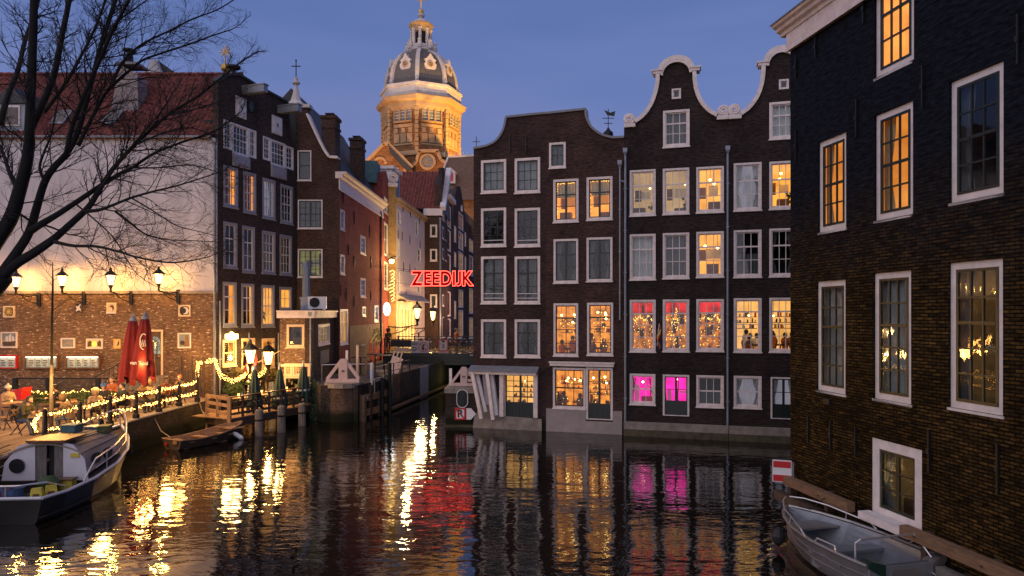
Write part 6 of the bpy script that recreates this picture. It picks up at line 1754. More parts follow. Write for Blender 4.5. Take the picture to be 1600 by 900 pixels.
MB().ball((0, 0, 0), .20, 10, 8).build('bulb', 'bulb', t); MB().tube([(0, .1, .22), (0, 1.2, .5), (0, 2.0, .5)], .04, 6).build('lamp_arm', 'iron_black', t); MB().lathe([(.30, .14), (.1, .3), (.05, .36)], 10).build('lamp_shade', 'iron_black', t)
lamp(p + Vector((1.3, -.6, -.1)), 650, (1, .62, .22), .2)
p = world(604.5, 483, 53.5)
t = thing('shop_sign', 'round bright white shop sign projecting from the red wall', 'sign', p)
o = MB().lathe([(.5, -.06), (.62, -.05), (.62, .05), (.5, .06)], 20).build('lit_disc', 'shop_white', t); o.rotation_euler = (radians(90), 0, radians(-8)); o.scale = (.45, .85, 1)
MB().tube([(-.4, 0, .3), (-.9, .6, .3)], .03, 5).build('bracket', 'iron_black', t)
flat_text('b', .42, 'tile_blue', t, (.06, -.085, 0), bold=.015)
lamp(p + Vector((.5, -.9, -.2)), 25, (.8, .92, 1), .3)
# vertical lit lettering on the mustard wall
p = world(613, 447, 57.1)
t = thing('script_sign', 'glowing vertical script sign on the mustard wall', 'sign', p)
rg = random.Random(9); m = MB()
for i in range(9):
    z = 1.2 - i * .29
    m.tube([(-.22 + .12 * sin(i), 0, z), (.02, 0, z + .12), (.2, 0, z - .02), (.02 + .1 * cos(i * 2), 0, z - .18)], .035, 5)
m.build('script_tube', 'sign_yellow_lit', t); MB().box(-.3, .3, .05, .08, -1.5, 1.4).build('backboard', 'wood_warm', t)
lamp(world(634, 505, 58) + Vector((1.4, -.8, .8)), 420, (1, .68, .28), .4)
lamp(world(716, 520, 68) + Vector((0, 0, 1.5)), 500, (1, .55, .3), .4)
lamp(world(735, 500, 76) + Vector((0, 0, 2.0)), 500, (1, .52, .32), .4)

lamp((-4.2, 48.9, 1.0), 18, (.85, .75, .15), .2, 'bridge_light')
lamp((-4.6, 52.6, 5.6), 110, (1, .6, .28), .3, 'bridge_fill_light')  # added fill with no visible lamp, brings out the bicycles
lamp((-6.0, 40.5, 3.6), 60, (1, .62, .3), .3, 'quay_light')
# ================================================================== BARE TREE ON THE TERRACE
rt = random.Random(11)
TREE = thing('bare_tree', 'large bare winter tree leaning over the terrace and canal', 'tree', (-16.2, 17.6, 1.2))
TB = Vector((-16.2, 17.6, 1.2))
def limb(px, r0, r1, Y0=17.6, dY=0.0):
    """a limb through measured points; dY = how far its tip reaches away from (+) or towards (-) the street"""
    P = []
    n = len(px) - 1
    for i, (x, y) in enumerate(px):
        q = i / n
        Yv = Y0 + dY * q ** 1.3
        P.append(world(x, y, Yv))
    # subdivide smoothly
    out = []
    Q = [P[0]] + P + [P[-1]]
    for i in range(1, len(Q) - 2):
        for k in range(4):
            t = k / 4
            out.append(.5 * (2 * Q[i] + (Q[i + 1] - Q[i - 1]) * t + (2 * Q[i - 1] - 5 * Q[i] + 4 * Q[i + 1] - Q[i + 2]) * t * t + (3 * Q[i] - Q[i - 1] - 3 * Q[i + 1] + Q[i + 2]) * t ** 3))
    out.append(P[-1])
    m = len(out) - 1
    rad = [.72 * r0 + .72 * (r1 - r0) * (i / m) ** .7 for i in range(m + 1)]
    return out, rad
trunk_pts = [TB + Vector((0, 0, -.3)), TB + Vector((.1, 0, .8)), TB + Vector((.5, .05, 1.8)), world(-70, 505, 17.6), world(-35, 470, 17.6), world(2, 428, 17.6)]
TR = MB(); TR.tube([p - TB for p in trunk_pts], [.55, .42, .38, .36, .34, .30], 12)
TR.build('trunk', 'bark', TREE, smooth=True)
LIMBS = [
    ([(-70, 500), (-20, 400), (15, 345), (30, 300), (40, 262), (46, 225), (46, 200), (50, 100), (53, 0), (52, -90)], .30, .10, -1.5),
    ([(2, 428), (25, 396), (46, 362), (58, 322), (70, 284), (84, 262), (104, 240), (122, 205), (140, 140), (158, 70), (180, 0), (200, -80)], .19, .07, 1.5),
    ([(46, 362), (68, 348), (90, 335), (125, 312), (160, 288), (190, 270), (207, 262), (240, 240), (285, 222), (335, 205), (372, 178)], .14, .025, 3.0),
    ([(2, 432), (25, 412), (50, 397), (72, 382), (88, 370), (108, 352), (137, 325), (152, 302), (172, 270), (190, 248), (215, 222), (262, 180), (310, 150), (350, 118), (382, 92)], .21, .03, 2.0),
    ([(137, 330), (155, 328), (175, 321), (205, 309), (240, 299), (270, 292), (300, 283), (340, 270)], .075, .02, -1.0),
    ([(85, 378), (115, 384), (150, 385), (185, 393), (215, 402), (262, 410), (300, 407), (330, 400)], .07, .015, -2.0),
    ([(180, 330), (205, 350), (228, 366), (258, 374), (300, 376), (336, 378)], .045, .012, 1.5),
    ([(104, 240), (112, 200), (125, 165), (142, 125), (160, 85), (175, 50), (188, 25), (210, -15)], .09, .05, -1.0),
    ([(122, 228), (150, 172), (170, 140), (205, 108), (225, 93), (262, 80), (290, 71), (325, 58), (362, 46)], .075, .02, 1.0),
    ([(46, 205), (62, 170), (76, 140), (86, 110), (97, 55), (108, 0), (116, -60)], .15, .08, 1.0),
    ([(70, 175), (90, 148), (110, 118), (124, 92), (140, 62), (155, 28), (172, -20)], .07, .04, .5),
    ([(175, 130), (190, 100), (210, 78), (235, 62), (265, 48), (300, 30), (340, 15), (372, -5)], .06, .02, 2.0),
    ([(160, 88), (168, 60), (180, 36), (205, 18), (240, -8)], .05, .02, -.5),
    ([(30, 300), (15, 270), (5, 240), (-10, 210)], .09, .05, 1.0),
    ([(0, 195), (12, 150), (28, 110), (40, 60), (58, 10), (66, -40)], .12, .05, 2.0),
    ([(160, 292), (178, 262), (196, 240), (210, 224), (226, 204), (250, 176), (268, 150)], .05, .02, -1.5),
    ([(70, 284), (62, 262), (68, 240), (80, 210), (88, 170)], .06, .03, .8),
    ([(120, 320), (150, 345), (178, 372), (196, 402), (214, 428), (240, 446)], .035, .01, -.5),
    ([(25, 330), (50, 346), (80, 355), (100, 364)], .05, .03, .3),
    ([(215, 225), (260, 206), (300, 200), (340, 216), (352, 230)], .04, .012, 2.5),
    ([(207, 262), (250, 262), (300, 258), (350, 272), (380, 280)], .035, .012, 3.0),
    ([(262, 180), (300, 172), (340, 160), (376, 152)], .04, .012, 3.0),
    ([(205, 309), (240, 330), (275, 352), (312, 362), (345, 370)], .03, .01, 0),
    ([(-30, 440), (-10, 330), (-25, 200), (-40, 80), (-30, -60)], .22, .08, -2.5),
    ([(-60, 500), (-140, 400), (-210, 250), (-260, 100)], .26, .06, 1.5),
    ([(-60, 500), (-120, 380), (-120, 200), (-140, 0)], .22, .06, -2.5),
]
TW = MB()          # twigs, past counting
def twig(p, d, L, r, lev):
    n = 4 if lev < 2 else 3
    pts, q = [p], p
    dd = d.copy()
    for i in range(n):
        dd = (dd + Vector((rt.gauss(0, .16), rt.gauss(0, .16), rt.gauss(.05, .14)))).normalized()
        q = q + dd * (L / n); pts.append(q)
    TW.tube(pts, [r * (1 - .72 * i / n) for i in range(n + 1)], 4 if lev < 2 else 3, caps=False)
    if lev >= 3: return
    kids_ = (7, 6, 3)[lev] if L > .3 else 2
    for k in range(kids_):
        t = .18 + .8 * (k + rt.random()) / kids_
        i = min(n - 1, int(t * n)); pp = pts[i] + (pts[i + 1] - pts[i]) * (t * n - i)
        ax = Vector((rt.gauss(0, 1), rt.gauss(0, 1), rt.gauss(0, 1)))
        base = (pts[i + 1] - pts[i]).normalized(); side = base.cross(ax).normalized()
        ang = radians(rt.uniform(22, 52))
        twig(pp, (base * cos(ang) + side * sin(ang)).normalized(), L * rt.uniform(.42, .66) * (1.15 - .35 * t), max(.0028, r * .50), lev + 1)
    
for px, r0, r1, dY in LIMBS:
    pts, rad = limb(px, r0, r1, 17.6, dY)
    MB().tube([p - TB for p in pts], rad, 8).build('limb', 'bark', TREE, smooth=True)
    tot = sum((b - a).length for a, b in zip(pts, pts[1:]))
    step = .19 if px[-1][0] > 120 else .30
    s_ = tot * (.12 if r0 < .12 else .30); acc = 0
    side_sign = 1
    for a, b, r in zip(pts, pts[1:], rad):
        l = (b - a).length
        while s_ < acc + l:
            t = (s_ - acc) / l; p = a + (b - a) * t; base = (b - a).normalized()
            f = s_ / tot
            ang = radians(rt.uniform(25, 55)); side_sign *= -1
            up = Vector((0, -1, 0)).cross(base) * side_sign
            side = (up + Vector((rt.gauss(0, .5), rt.gauss(0, .9), rt.gauss(0, .5)))).normalized()
            L = rt.uniform(.9, 1.8) * (1.0 - .62 * f)
            twig(p - TB, (base * cos(ang) + side * sin(ang)).normalized(), L, max(.006, min(.022, r * .45)), 1 if rt.random() < .8 else 0)
            s_ += step * rt.uniform(.6, 1.4)
        acc += l
    twig(pts[-1] - TB, (pts[-1] - pts[-2]).normalized(), .55, r1 * .7, 0)
TW.build('twigs', 'bark', TREE, kind='stuff', fixn=False)

# slender young tree on the terrace in front of the wall
p = world(80, 690, 24.5); p.z = 1.2
YT = thing('young_tree', 'slender young tree with pale lower trunk in front of the terrace wall', 'tree', p)
Hh = lambda py: EYE + (HY - py) / F * 24.5 - 1.2
MB().use('bark_pale').tube([(0, 0, -.1), (.0, 0, Hh(620)), (.02, 0, Hh(570))], [.075, .06, .055], 8).use('bark').tube([(.02, 0, Hh(570)), (.03, 0, Hh(500)), (.06, 0, Hh(440)), (.05, .0, Hh(410))], [.05, .04, .03, .012], 8).build('trunk', None, YT, smooth=True)
TW = MB()
for z, s_, L in ((Hh(486), 1, .9), (Hh(505), 1, .7), (Hh(447), -1, .7), (Hh(440), 1, .9), (Hh(435), -1, .9), (Hh(425), 1, .6), (Hh(415), -1, .6), (Hh(470), -1, .5)):
    twig(Vector((.04, 0, z)), Vector((s_ * .8, rt.uniform(-.3, .3), .65)).normalized(), L, .012, 1)
TW.build('twigs', 'bark', YT, kind='stuff', fixn=False)
# ================================================================== TERRACE
TZ = 1.2
# wall lanterns
for i, (px, py) in enumerate(((25, 448), (97, 446), (173, 445), (248, 443))):
    p = world(px, py, 34.55)
    lb = ['wall lantern above the round sun plaque, furthest from the twin houses', 'wall lantern above the bird plaque beside the young tree', 'wall lantern above the red parasols', 'wall lantern closest to the twin houses, above the moon plaque'][i]
    lantern('wall_lantern', lb, p, (.55, .88, .1), 1.25, 185, 'wall lanterns along the terrace building', col=(1, .46, .10))
# gable stones
def plaque(px, py, w, h, label, frame, ground, relief):
    t = thing('gable_stone', label, 'gable stone', LW.w(LW.u(px), 0, LW.uz(px, py)[1]), 0, 'gable stones set in the terrace wall')
    w *= 35.5 / F; h *= 35.5 / F; b = .07
    MB().box(-w / 2, -w / 2 + b, -.07, -.002, -h / 2, h / 2).box(w / 2 - b, w / 2, -.07, -.002, -h / 2, h / 2).box(-w / 2 + b, w / 2 - b, -.07, -.002, h / 2 - b, h / 2).box(-w / 2 + b, w / 2 - b, -.07, -.002, -h / 2, -h / 2 + b).build('stone_frame', frame, t)
    MB().box(-w / 2 + b, w / 2 - b, -.03, -.002, -h / 2 + b, h / 2 - b).build('stone_ground', ground, t)
    for mtl, fn in relief:
        m = MB(); fn(m, w, h); m.build('relief', mtl, t)
    return t
def disc(r, y=-.06, cx=0, cz=0):
    def f(m, w, h): m.prism([(cx * w + r * w * cos(2 * pi * i / 18), cz * h + r * w * sin(2 * pi * i / 18)) for i in range(18)], y, -.031)
    return f
def poly(pts, y=-.06):
    def f(m, w, h): m.prism([(a * w, b * h) for a, b in pts], y, -.031)
    return f
def rays(m, w, h):
    for i in range(12):
        a = 2 * pi * i / 12; m.bar((.14 * w * cos(a), -.05, .14 * w * sin(a)), (.36 * w * cos(a), -.05, .36 * w * sin(a)), .05, .03)
plaque(15, 487, 18, 18, 'cream gable stone with a golden sun face', 'tile_cream', 'tile_cream', [('sign_black', disc(.40, -.034)), ('gold', rays), ('gold', disc(.26, -.075))])
plaque(123.5, 481, 12, 16, 'black gable stone with a white heron', 'wood_dark', 'sign_black', [('white_plaster', poly([(-.45, -.4), (-.2, -.1), (-.35, .2), (-.05, .12), (.2, .38), (.38, .34), (.2, .2), (.12, 0), (.38, -.1), (.35, -.4), (.1, -.2)]))])
plaque(175, 481.5, 15, 17, 'cream gable stone with a brown hook and a small text ledge', 'tile_cream', 'tile_cream', [('wood_dark', poly([(-.2, .15), (0, .28), (.2, .22), (.26, -.05), (.1, -.22), (.12, -.08), (.05, .1), (-.1, .08)])), ('stone_pale', poly([(-.5, -.5), (.5, -.5), (.5, -.34), (-.5, -.34)], -.1))])
plaque(289, 485.5, 19, 18, 'cream framed gable stone with a crescent moon on black', 'tile_cream', 'tile_cream', [('sign_black', disc(.42, -.04)), ('stone_pale', disc(.30, -.06, .05)), ('sign_black', disc(.24, -.066, -.1))])
plaque(15, 531, 26, 25, 'large blue gable stone with a three masted sailing ship', 'stone_pale', 'tile_blue', [('wood_dark', poly([(-.40, -.15), (.40, -.08), (.34, -.36), (-.28, -.38)])), ('white_plaster', poly([(-.25, -.1), (-.05, -.1), (-.05, .25), (-.2, .2)])), ('white_plaster', poly([(0, -.1), (.12, -.1), (.12, .36), (0, .3)])), ('white_plaster', poly([(.18, -.08), (.34, -.06), (.30, .2), (.18, .25)])), ('gold', poly([(-.36, .02), (-.2, .02), (-.2, -.1), (-.36, -.1)]))])
plaque(107, 536, 22, 16, 'grey gable stone with a walking animal in relief', 'stone_pale', 'tile_blue', [('stone_grey', poly([(-.36, -.3), (-.3, .0), (-.38, .12), (-.24, .25), (-.05, .12), (.22, .2), (.36, .05), (.32, -.32), (.24, -.32), (.2, -.1), (-.12, -.08), (-.18, -.32)]))])
plaque(148.5, 537, 26, 16, 'pinkish gable stone with a golden crest between two lions', 'stone_pale', 'tile_cream', [('wood_dark', poly([(-.42, -.3), (-.2, -.25), (-.14, .1), (-.3, .32), (-.4, .1)])), ('wood_dark', poly([(.42, -.3), (.2, -.25), (.14, .1), (.3, .32), (.4, .1)])), ('gold', disc(.16, -.07))])
plaque(184, 537, 11, 15, 'yellowish gable stone partly hidden behind the red parasols', 'gold', 'tile_cream', [('wood_dark', poly([(-.1, -.3), (.25, -.1), (.3, .35), (.1, .2)]))])
plaque(289, 532, 21, 24, 'blue gable stone with a brown sugar loaf cone', 'stone_pale', 'tile_blue', [('wood_interior', poly([(-.05, -.36), (.36, -.36), (.2, .36), (.1, .36)])), ('sign_black', disc(.17, -.07, -.15, -.15))])
# lit menu cases
for i, (x0, x1) in enumerate(((-26, 29), (40, 93), (104, 158))):
    u0, u1 = LW.u(x0), LW.u(x1); z0_, z1_ = LW.uz(60, 575.5)[1], LW.uz(60, 555.5)[1]
    t = thing('menu_case', ['lit menu case nearest the far edge of the terrace wall', 'lit menu case behind the young tree', 'lit menu case closest to the red parasols'][i], 'menu case', LW.w((u0 + u1) / 2, 0, (z0_ + z1_) / 2), 0, 'lit menu cases on the terrace wall')
    w, h = u1 - u0, z1_ - z0_
    MB().box(-w / 2, w / 2, -.16, -.002, -h / 2, -h / 2 + .05).box(-w / 2, w / 2, -.22, -.002, h / 2 - .05, h / 2 + .03).box(-w / 2, -w / 2 + .06, -.16, -.002, -h / 2 + .05, h / 2 - .05).box(w / 2 - .06, w / 2, -.16, -.002, -h / 2 + .05, h / 2 - .05).build('case', 'red_paint' if i == 0 else 'wood_interior', t)
    MB().use('menu_dim').box(-w / 2 + .06, w / 2 - .06, -.03, -.003, -h / 2 + .05, h / 2 - .05).build('back_panel', None, t)
    MB().box(-w / 2 + .08, w / 2 - .08, -.12, -.07, h / 2 - .10, h / 2 - .06).build('light_tube', 'lamp_white', t)
    m = MB()
    for q in range(4):
        c0 = -w / 2 + .14 + q * (w - .28) / 4; cw_ = (w - .28) / 4 - .04
        m.use('sign_white').box(c0, c0 + cw_, -.036, -.031, -h / 2 + .1, h / 2 - .12).use(('wood_interior', 'leaf', 'wood_dark')[q % 3])
        for k in range(4): m.box(c0 + .03, c0 + cw_ * RND.uniform(.5, .92), -.040, -.0365, -h / 2 + .13 + k * .085, -h / 2 + .17 + k * .085)
    m.build('menu_sheet', None, t)
    MB().box(-w / 2 + .06, w / 2 - .06, -.150, -.142, -h / 2 + .05, h / 2 - .05).build('pane', 'screen_glass', t)
# outside stair with railing
st = thing('outside_stair', 'stone steps with black railing climbing to the terrace door', 'stairs', LW.w(LW.u(241), -.05, TZ))
zd = LW.uz(227, 586)[1] - TZ
MB().box(-.75, .75, -1.0, 0, 0, zd - .02).build('landing', 'stone_grey', st)
for i in range(6): MB().box(-.76 - (i + 1) * .30, -.76 - i * .30, -1.0, 0, 0, (zd - .02) * (1 - (i + 1) / 7)).build('step', 'stone_grey', st)
mm = MB().tube([(-2.7, -1.0, .95), (-.75, -1.0, zd + .95), (.75, -1.0, zd + .95)], .03, 6)
mm.build('handrail', 'iron_black', st)
for i in range(16):
    x = -2.6 + i * .22; zt = .95 + zd * min(1, max(0, (x + 2.7) / 1.95)); zb_ = max(0, zt - .95)
    MB().tube([(x, -1.0, zb_), (x, -1.0, zt)], .014, 4).build('baluster', 'iron_black', st)
# wind screen
ws = thing('wind_screen', 'black framed glass wind screen between tables and terrace wall', 'screen', (-24.0, 33.0, TZ))
for i, x in enumerate((0, 1.6, 4.0, 6.3)): MB().box(x - .09, x + .09, -.08, .08, 0, 1.2 if i else 1.2).build('screen_post', 'iron_black', ws)
for z in (1.17, .12): MB().box(.091, 6.209, -.03, .03, z - .035, z + .035).build('rail', 'iron_black', ws)
for x0, x1 in ((.1, 1.5), (1.7, 3.9), (4.1, 6.2)): MB().box(x0, x1, -.008, .008, .2, 1.12).build('pane', 'screen_glass', ws)
# closed red parasols
def parasol_closed(name, label, loc, h0, h1, rtop, rmax, mtl, pole, seed, group, pole_mt='wood_warm', band=None):
    t = thing(name, label, 'parasol', loc, RND.uniform(0, 6), group)
    rg = random.Random(seed)
    N, K = 32, 9
    vs, fs = [], []
    for k in range(K):
        q = k / (K - 1); z = h0 + (h1 - h0) * q
        rr = rtop + (rmax - rtop) * ((1 - q) ** .75) * (1.0 if q > .12 else .92)
        for i in range(N):
            a = 2 * pi * i / N; fold = 1 + .30 * (1 - .5 * q) * cos(8 * a + sin(q * 3) * .6)
            zz = z - (.22 * (1 - q) ** 6) * (1 + cos(4 * a + seed))
            vs.append((rr * fold * cos(a), rr * fold * sin(a), zz))
    for k in range(K - 1):
        for i in range(N): fs.append((k * N + i, k * N + (i + 1) % N, (k + 1) * N + (i + 1) % N, (k + 1) * N + i))
    fs.append(tuple(range((K - 1) * N, K * N)))
    m = MB(); m.add(vs, fs); m.build('canopy', mtl, t, smooth=True, fixn=False)
    MB().tube([(0, 0, 0), (0, 0, h1 + .1)], .035, 8).build('pole', pole_mt, t)
    MB().lathe([(rtop * 1.05, h1 - .02), (rtop * .9, h1 + .12), (.04, h1 + .22), (.03, h1 + .34)], 10).build('cap', 'zinc', t)
    if band: MB().lathe([(rmax * band[1], h0 + (h1 - h0) * band[0]), (rmax * band[1] * .97, h0 + (h1 - h0) * band[0] + .09)], 14).build('strap', 'white_cloth', t)
    return t
for i, (px, ptop, pbot, lb) in enumerate(((206, 494, 590, 'closed red parasol further back, partly behind the lettered one'), (224.5, 491, 590, 'closed red parasol with white lettering in front of the terrace door'))):
    Y = 30.5 - i * .6
    z = lambda py: EYE + (HY - py) / F * Y - TZ
    t = parasol_closed('red_parasol', lb, ((px - 3 - 800) / F * Y - .0, Y, TZ), z(pbot) + .1, z(ptop) - .2, .15, .44, 'red_canvas', None, i + 3, 'closed red terrace parasols')
    t.rotation_euler = (0, radians(2), 0)
    MB().box(-.3, .3, -.3, .3, 0, .08).build('foot', 'stone_grey', t)
    if i:
        flat_text('van Tool', .22, 'white_cloth', t, (.06, -.47, z(566)), bold=.004, rz=0)
        m = MB().tube([(.16 + .15 * cos(a), -.36, z(533) + .34 * sin(a)) for a in [radians(60 + 20 * k) for k in range(12)]], .022, 5)
        for k in range(3): m.tube([(.02 + .09 * k, -.39, z(536) - .05), (.05 + .09 * k, -.39, z(530)), (.10 + .09 * k, -.39, z(536) - .1), (.04 + .09 * k, -.38, z(540))], .015, 4)
        m.build('emblem', 'white_cloth', t)
# rail with fairy lights along the quay
def lights_rail():
    t = thing('quay_rail', 'low quay rail of dark posts along the terrace edge', 'railing', (-15.25, 22.3, TZ))
    pm = None
    for i in range(7):
        y = 0 + i * 1.8
        m = MB().lathe([(.14, 0), (.14, .22), (.085, .26), (.075, 1.05), (.10, 1.09), (.05, 1.2)], 8)
        if pm is None: pm = m.build('post', 'iron_black', t).data
        else: obj_from(pm, 'post', t, (0, y, 0))
    for z in (1.05, .55): MB().tube([(0, 0, z), (0, 10.9, z)], .02, 5).build('rail', 'iron_black', t)
lights_rail()
def fairy(name, label, pts, n, mtl='bulb_small', r=(.010, .024), sp=.05, wrap=.045, group=None):
    t = thing(name, label, 'fairy lights', pts[0], 0, group)
    P = [Vector(p) - Vector(pts[0]) for p in pts]; L = [(b - a).length for a, b in zip(P, P[1:])]; T = sum(L)
    m = MB(); wire = []
    rg = random.Random(n)
    for i in range(n):
        s_ = T * (i + rg.random()) / n; k = 0
        while k < len(L) - 1 and s_ > L[k]: s_ -= L[k]; k += 1
        p = P[k] + (P[k + 1] - P[k]) * min(1, s_ / L[k]); a = i * .9
        p = p + Vector((wrap * cos(a), rg.uniform(-sp, sp), wrap * sin(a))) + Vector((0, 0, rg.gauss(0, wrap * .5)))
        m.bead(p, rg.uniform(*r)); wire.append(p)
    m.build('bulbs', mtl, t, kind='stuff', fixn=False)
    MB().tube(wire, .006, 3).build('wire', 'iron_black', t)
    return t
def railpt(y, z): return (-15.28, y, z)
def sag(y0, y1, z, n=7, s=.07):
    out = []
    for i in range(n):
        for k in range(4):
            q = (i + k / 4) / n; out.append(railpt(y0 + (y1 - y0) * q, z - s * sin(pi * k / 4)))
    out.append(railpt(y1, z)); return out
fairy('fairy_lights', 'upper fairy light string wound along the quay rail', sag(22.3, 33.0, TZ + 1.02), 330)
fairy('fairy_lights', 'lower fairy light string wound along the quay rail', sag(22.3, 33.1, TZ + .52), 270)
fairy('fairy_lights', 'short fairy light string hanging down the first quay post', [(-15.35, 22.2, TZ + 1.0), (-15.5, 22.1, TZ + .75), (-15.4, 22.1, TZ + .5)], 60)
p = lambda px, py, Y=35.2: tuple(world(px, py, Y))
fairy('fairy_lights', 'fairy lights framing the small shrine by the wall corner', [p(309, 602), p(308, 585), p(309, 567), p(322, 566), p(336, 562), p(340, 575), p(345, 588)], 190, wrap=.07)
fairy('fairy_lights', 'fairy light garland draped above the cafe door', [p(345, 588, 35.0), p(352, 590, 35.0), p(362, 596, 35.0), p(372, 592, 35.4), p(385, 585, 36.4), p(398, 590, 37), p(408, 584, 37.6), p(416, 577, 38)], 200, wrap=.08)
fairy('fairy_lights', 'fairy lights on the low hedge behind the tables', [(-21.6, 30.5, TZ + .85), (-20.2, 30.2, TZ + .75), (-19.0, 30.4, TZ + .9), (-17.6, 30.3, TZ + .75)], 70)
# shrine-like trellis in the corner, dark green
t = thing('trellis', 'dark timber trellis and gate in the corner by the fairy lights', 'trellis', (-16.4, 35.0, TZ))
for x in (-.6, 0, .6): MB().box(x - .05, x + .05, -.05, .05, 0, 2.1).build('upright', 'wood_dark', t)
for i in range(8): MB().box(-.548 + i * .152, -.462 + i * .152, -.02, .02, .1, 1.4).build('slat', 'wood_dark', t) if abs(-.505 + i * .152) > .06 else None
# hedge with lights
m = MB(); rg = random.Random(8)
for i in range(2600):
    c = Vector((rg.uniform(-21.8, -17.4), 30.7 + rg.gauss(0, .14), TZ + .15 + .62 * rg.random() ** .8)); s_ = rg.uniform(.03, .07)
    q = Vector((rg.gauss(0, 1), rg.gauss(0, 1), rg.gauss(0, 1))).normalized(); e = q.orthogonal().normalized()
    m.quad(c - q * s_, c - e * s_ * .6, c + q * s_, c + e * s_ * .6)
t = tag(m.build('hedge', 'leaf', None, fixn=False), 'low clipped hedge behind the front tables', 'hedge')
# chairs and tables
def chair0(label, mtl):
    t = thing('folding_chair', label, 'chair', (0, 0, 0), 0, 'folding terrace chairs')
    for i in range(4): MB().box(-.20, .20, -.19 + i * .1, -.10 + i * .1, .44, .465).build('seat_slat', mtl, t)
    for z in (.68, .82): MB().box(-.20, .20, .20, .22, z, z + .08).build('back_slat', mtl, t)
    for sx in (-.19, .19):
        MB().bar((sx, -.25, 0), (sx, .21, .92), .022, .03).build('leg', 'iron_black', t); MB().bar((sx * .9, .25, 0), (sx * .9, -.17, .45), .022, .03).build('leg', 'iron_black', t)
    return t
def table0(label):
    t = thing('terrace_table', label, 'table', (0, 0, 0), 0, 'terrace tables')
    MB().lathe([(.38, .72), (.38, .75)], 16).build('table_top', 'wood_warm', t)
    MB().lathe([(.035, .03), (.035, .72)], 8).build('pedestal', 'iron_black', t)
    for k in range(3): MB().bar((0, 0, .05), (.3 * cos(k * 2.1), .3 * sin(k * 2.1), .015), .04, .03).build('foot', 'iron_black', t)
    return t
C0 = chair0('wooden folding chair under the man in the olive jacket', 'chair_wood'); C0.location = (-17.45, 24.25, TZ); C0.rotation_euler = (0, 0, radians(-100) + pi)
C1 = chair0('orange chair in the far row by the fairy light frame', 'chair_orange'); C1.location = (-15.9, 31.4, TZ)
T0 = table0('round table between the olive jacket and the brown hood'); T0.location = (-16.75, 24.4, TZ)
tl = [((-20.0, 27.3), 'table before the person in the white hat'), ((-18.0, 27.6), 'table beside the man in the black coat'), ((-19.3, 24.6), 'empty table at the left terrace end'), ((-16.4, 28.2), 'table beside the blue woolly hat'), ((-16.0, 30.7), 'table beside the pale hooded jacket'), ((-18.6, 22.9), 'table nearest to the boat stern'), ((-16.4, 26.2), 'table beside the beige hood near the rail')]
for (x, y), lb in tl: dup(T0, (x, y, TZ), RND.uniform(0, 6), lb)
cl = [((-20.6, 27.9), 30, 'chair under the person in the white hat'), ((-18.7, 28.2), 160, 'chair under the man in the black coat'), ((-19.9, 24.2), -80, 'empty wooden chair left of the olive jacket'), ((-19.3, 23.6), 190, 'empty wooden chair with its back to the water'), ((-18.1, 23.3), 100, 'empty wooden chair beside the olive jacket'), ((-19.0, 22.4), 200, 'empty wooden chair close to the boat stern'), ((-18.2, 22.3), 150, 'wooden chair nearest the quay edge'), ((-15.95, 24.6), 90, 'chair under the brown hooded figure'), ((-18.9, 25.3), 10, 'empty chair beyond the left terrace table'), ((-17.3, 27.2), 80, 'empty chair between black coat and blue hat'), ((-16.9, 26.6), -60, 'empty chair near the beige hood'), ((-17.6, 25.6), 20, 'empty chair behind the brown hooded figure'), ((-15.8, 27.2), 170, 'empty chair by the middle of the rail'), ((-16.9, 30.2), 40, 'empty chair by the pale hooded jacket')]
for (x, y), r, lb in cl: dup(C0, (x, y, TZ), radians(r), lb)
for (x, y), r, lb in [((-16.5, 31.6), 0, 'second orange chair of the far row'), ((-17.1, 31.5), 10, 'third orange chair of the far row'), ((-15.8, 32.4), 170, 'orange chair beside the person with the glowing face')]: dup(C1, (x, y, TZ), radians(r), lb)
# candles on tables
for i, ((x, y), lb) in enumerate([(((-16.7, 24.3)), 'small candle glass on the olive jacket table'), ((-20.0, 27.3), 'small candle glass before the white hat'), ((-19.3, 24.6), 'small candle glass on the empty left table'), ((-16.4, 28.2), 'small candle glass beside the blue hat'), ((-18.0, 27.6), 'small candle glass beside the black coat'), ((-16.0, 30.7), 'small candle glass beside the pale hood')]):
    t = thing('candle_glass', lb, 'candle', (x, y, TZ + .75), 0, 'candle glasses on the terrace tables')
    MB().lathe([(.04, 0), (.05, .10)], 8).build('glass', 'screen_glass', t); MB().ball((0, 0, .06), .035, 6, 4).build('flame', 'candle', t)
# dark boards and crates
t = MB().box(-.45, .45, -.03, .03, 0, .75).build('menu_board', 'wood_warm', None, loc=(-23.2, 32.0, TZ)); tag(t, 'wooden menu board leaning by the screen end', 'board')
t = MB().prism([(-.5, 0), (.5, .1), (.6, .62), (.2, .5), (-.5, .3)], -.3, .3).build('red_cushion', 'red_paint', None, loc=(-21.6, 29.6, TZ + .5)); tag(t, 'red cushion heap behind the white hat', 'cushion')
t = thing('hatch_cover', 'dark open wooden lid lying on the quay edge by the boat', 'lid', (-15.8, 20.8, TZ), radians(10))
MB().box(-.6, .3, -.4, .4, .02, .07).build('lid', 'wood_dark', t); MB().bar((-.1, -.4, .07), (.5, -.4, .30), .7, .03, up=(0, 0, 1)).build('flap', 'wood_dark', t)

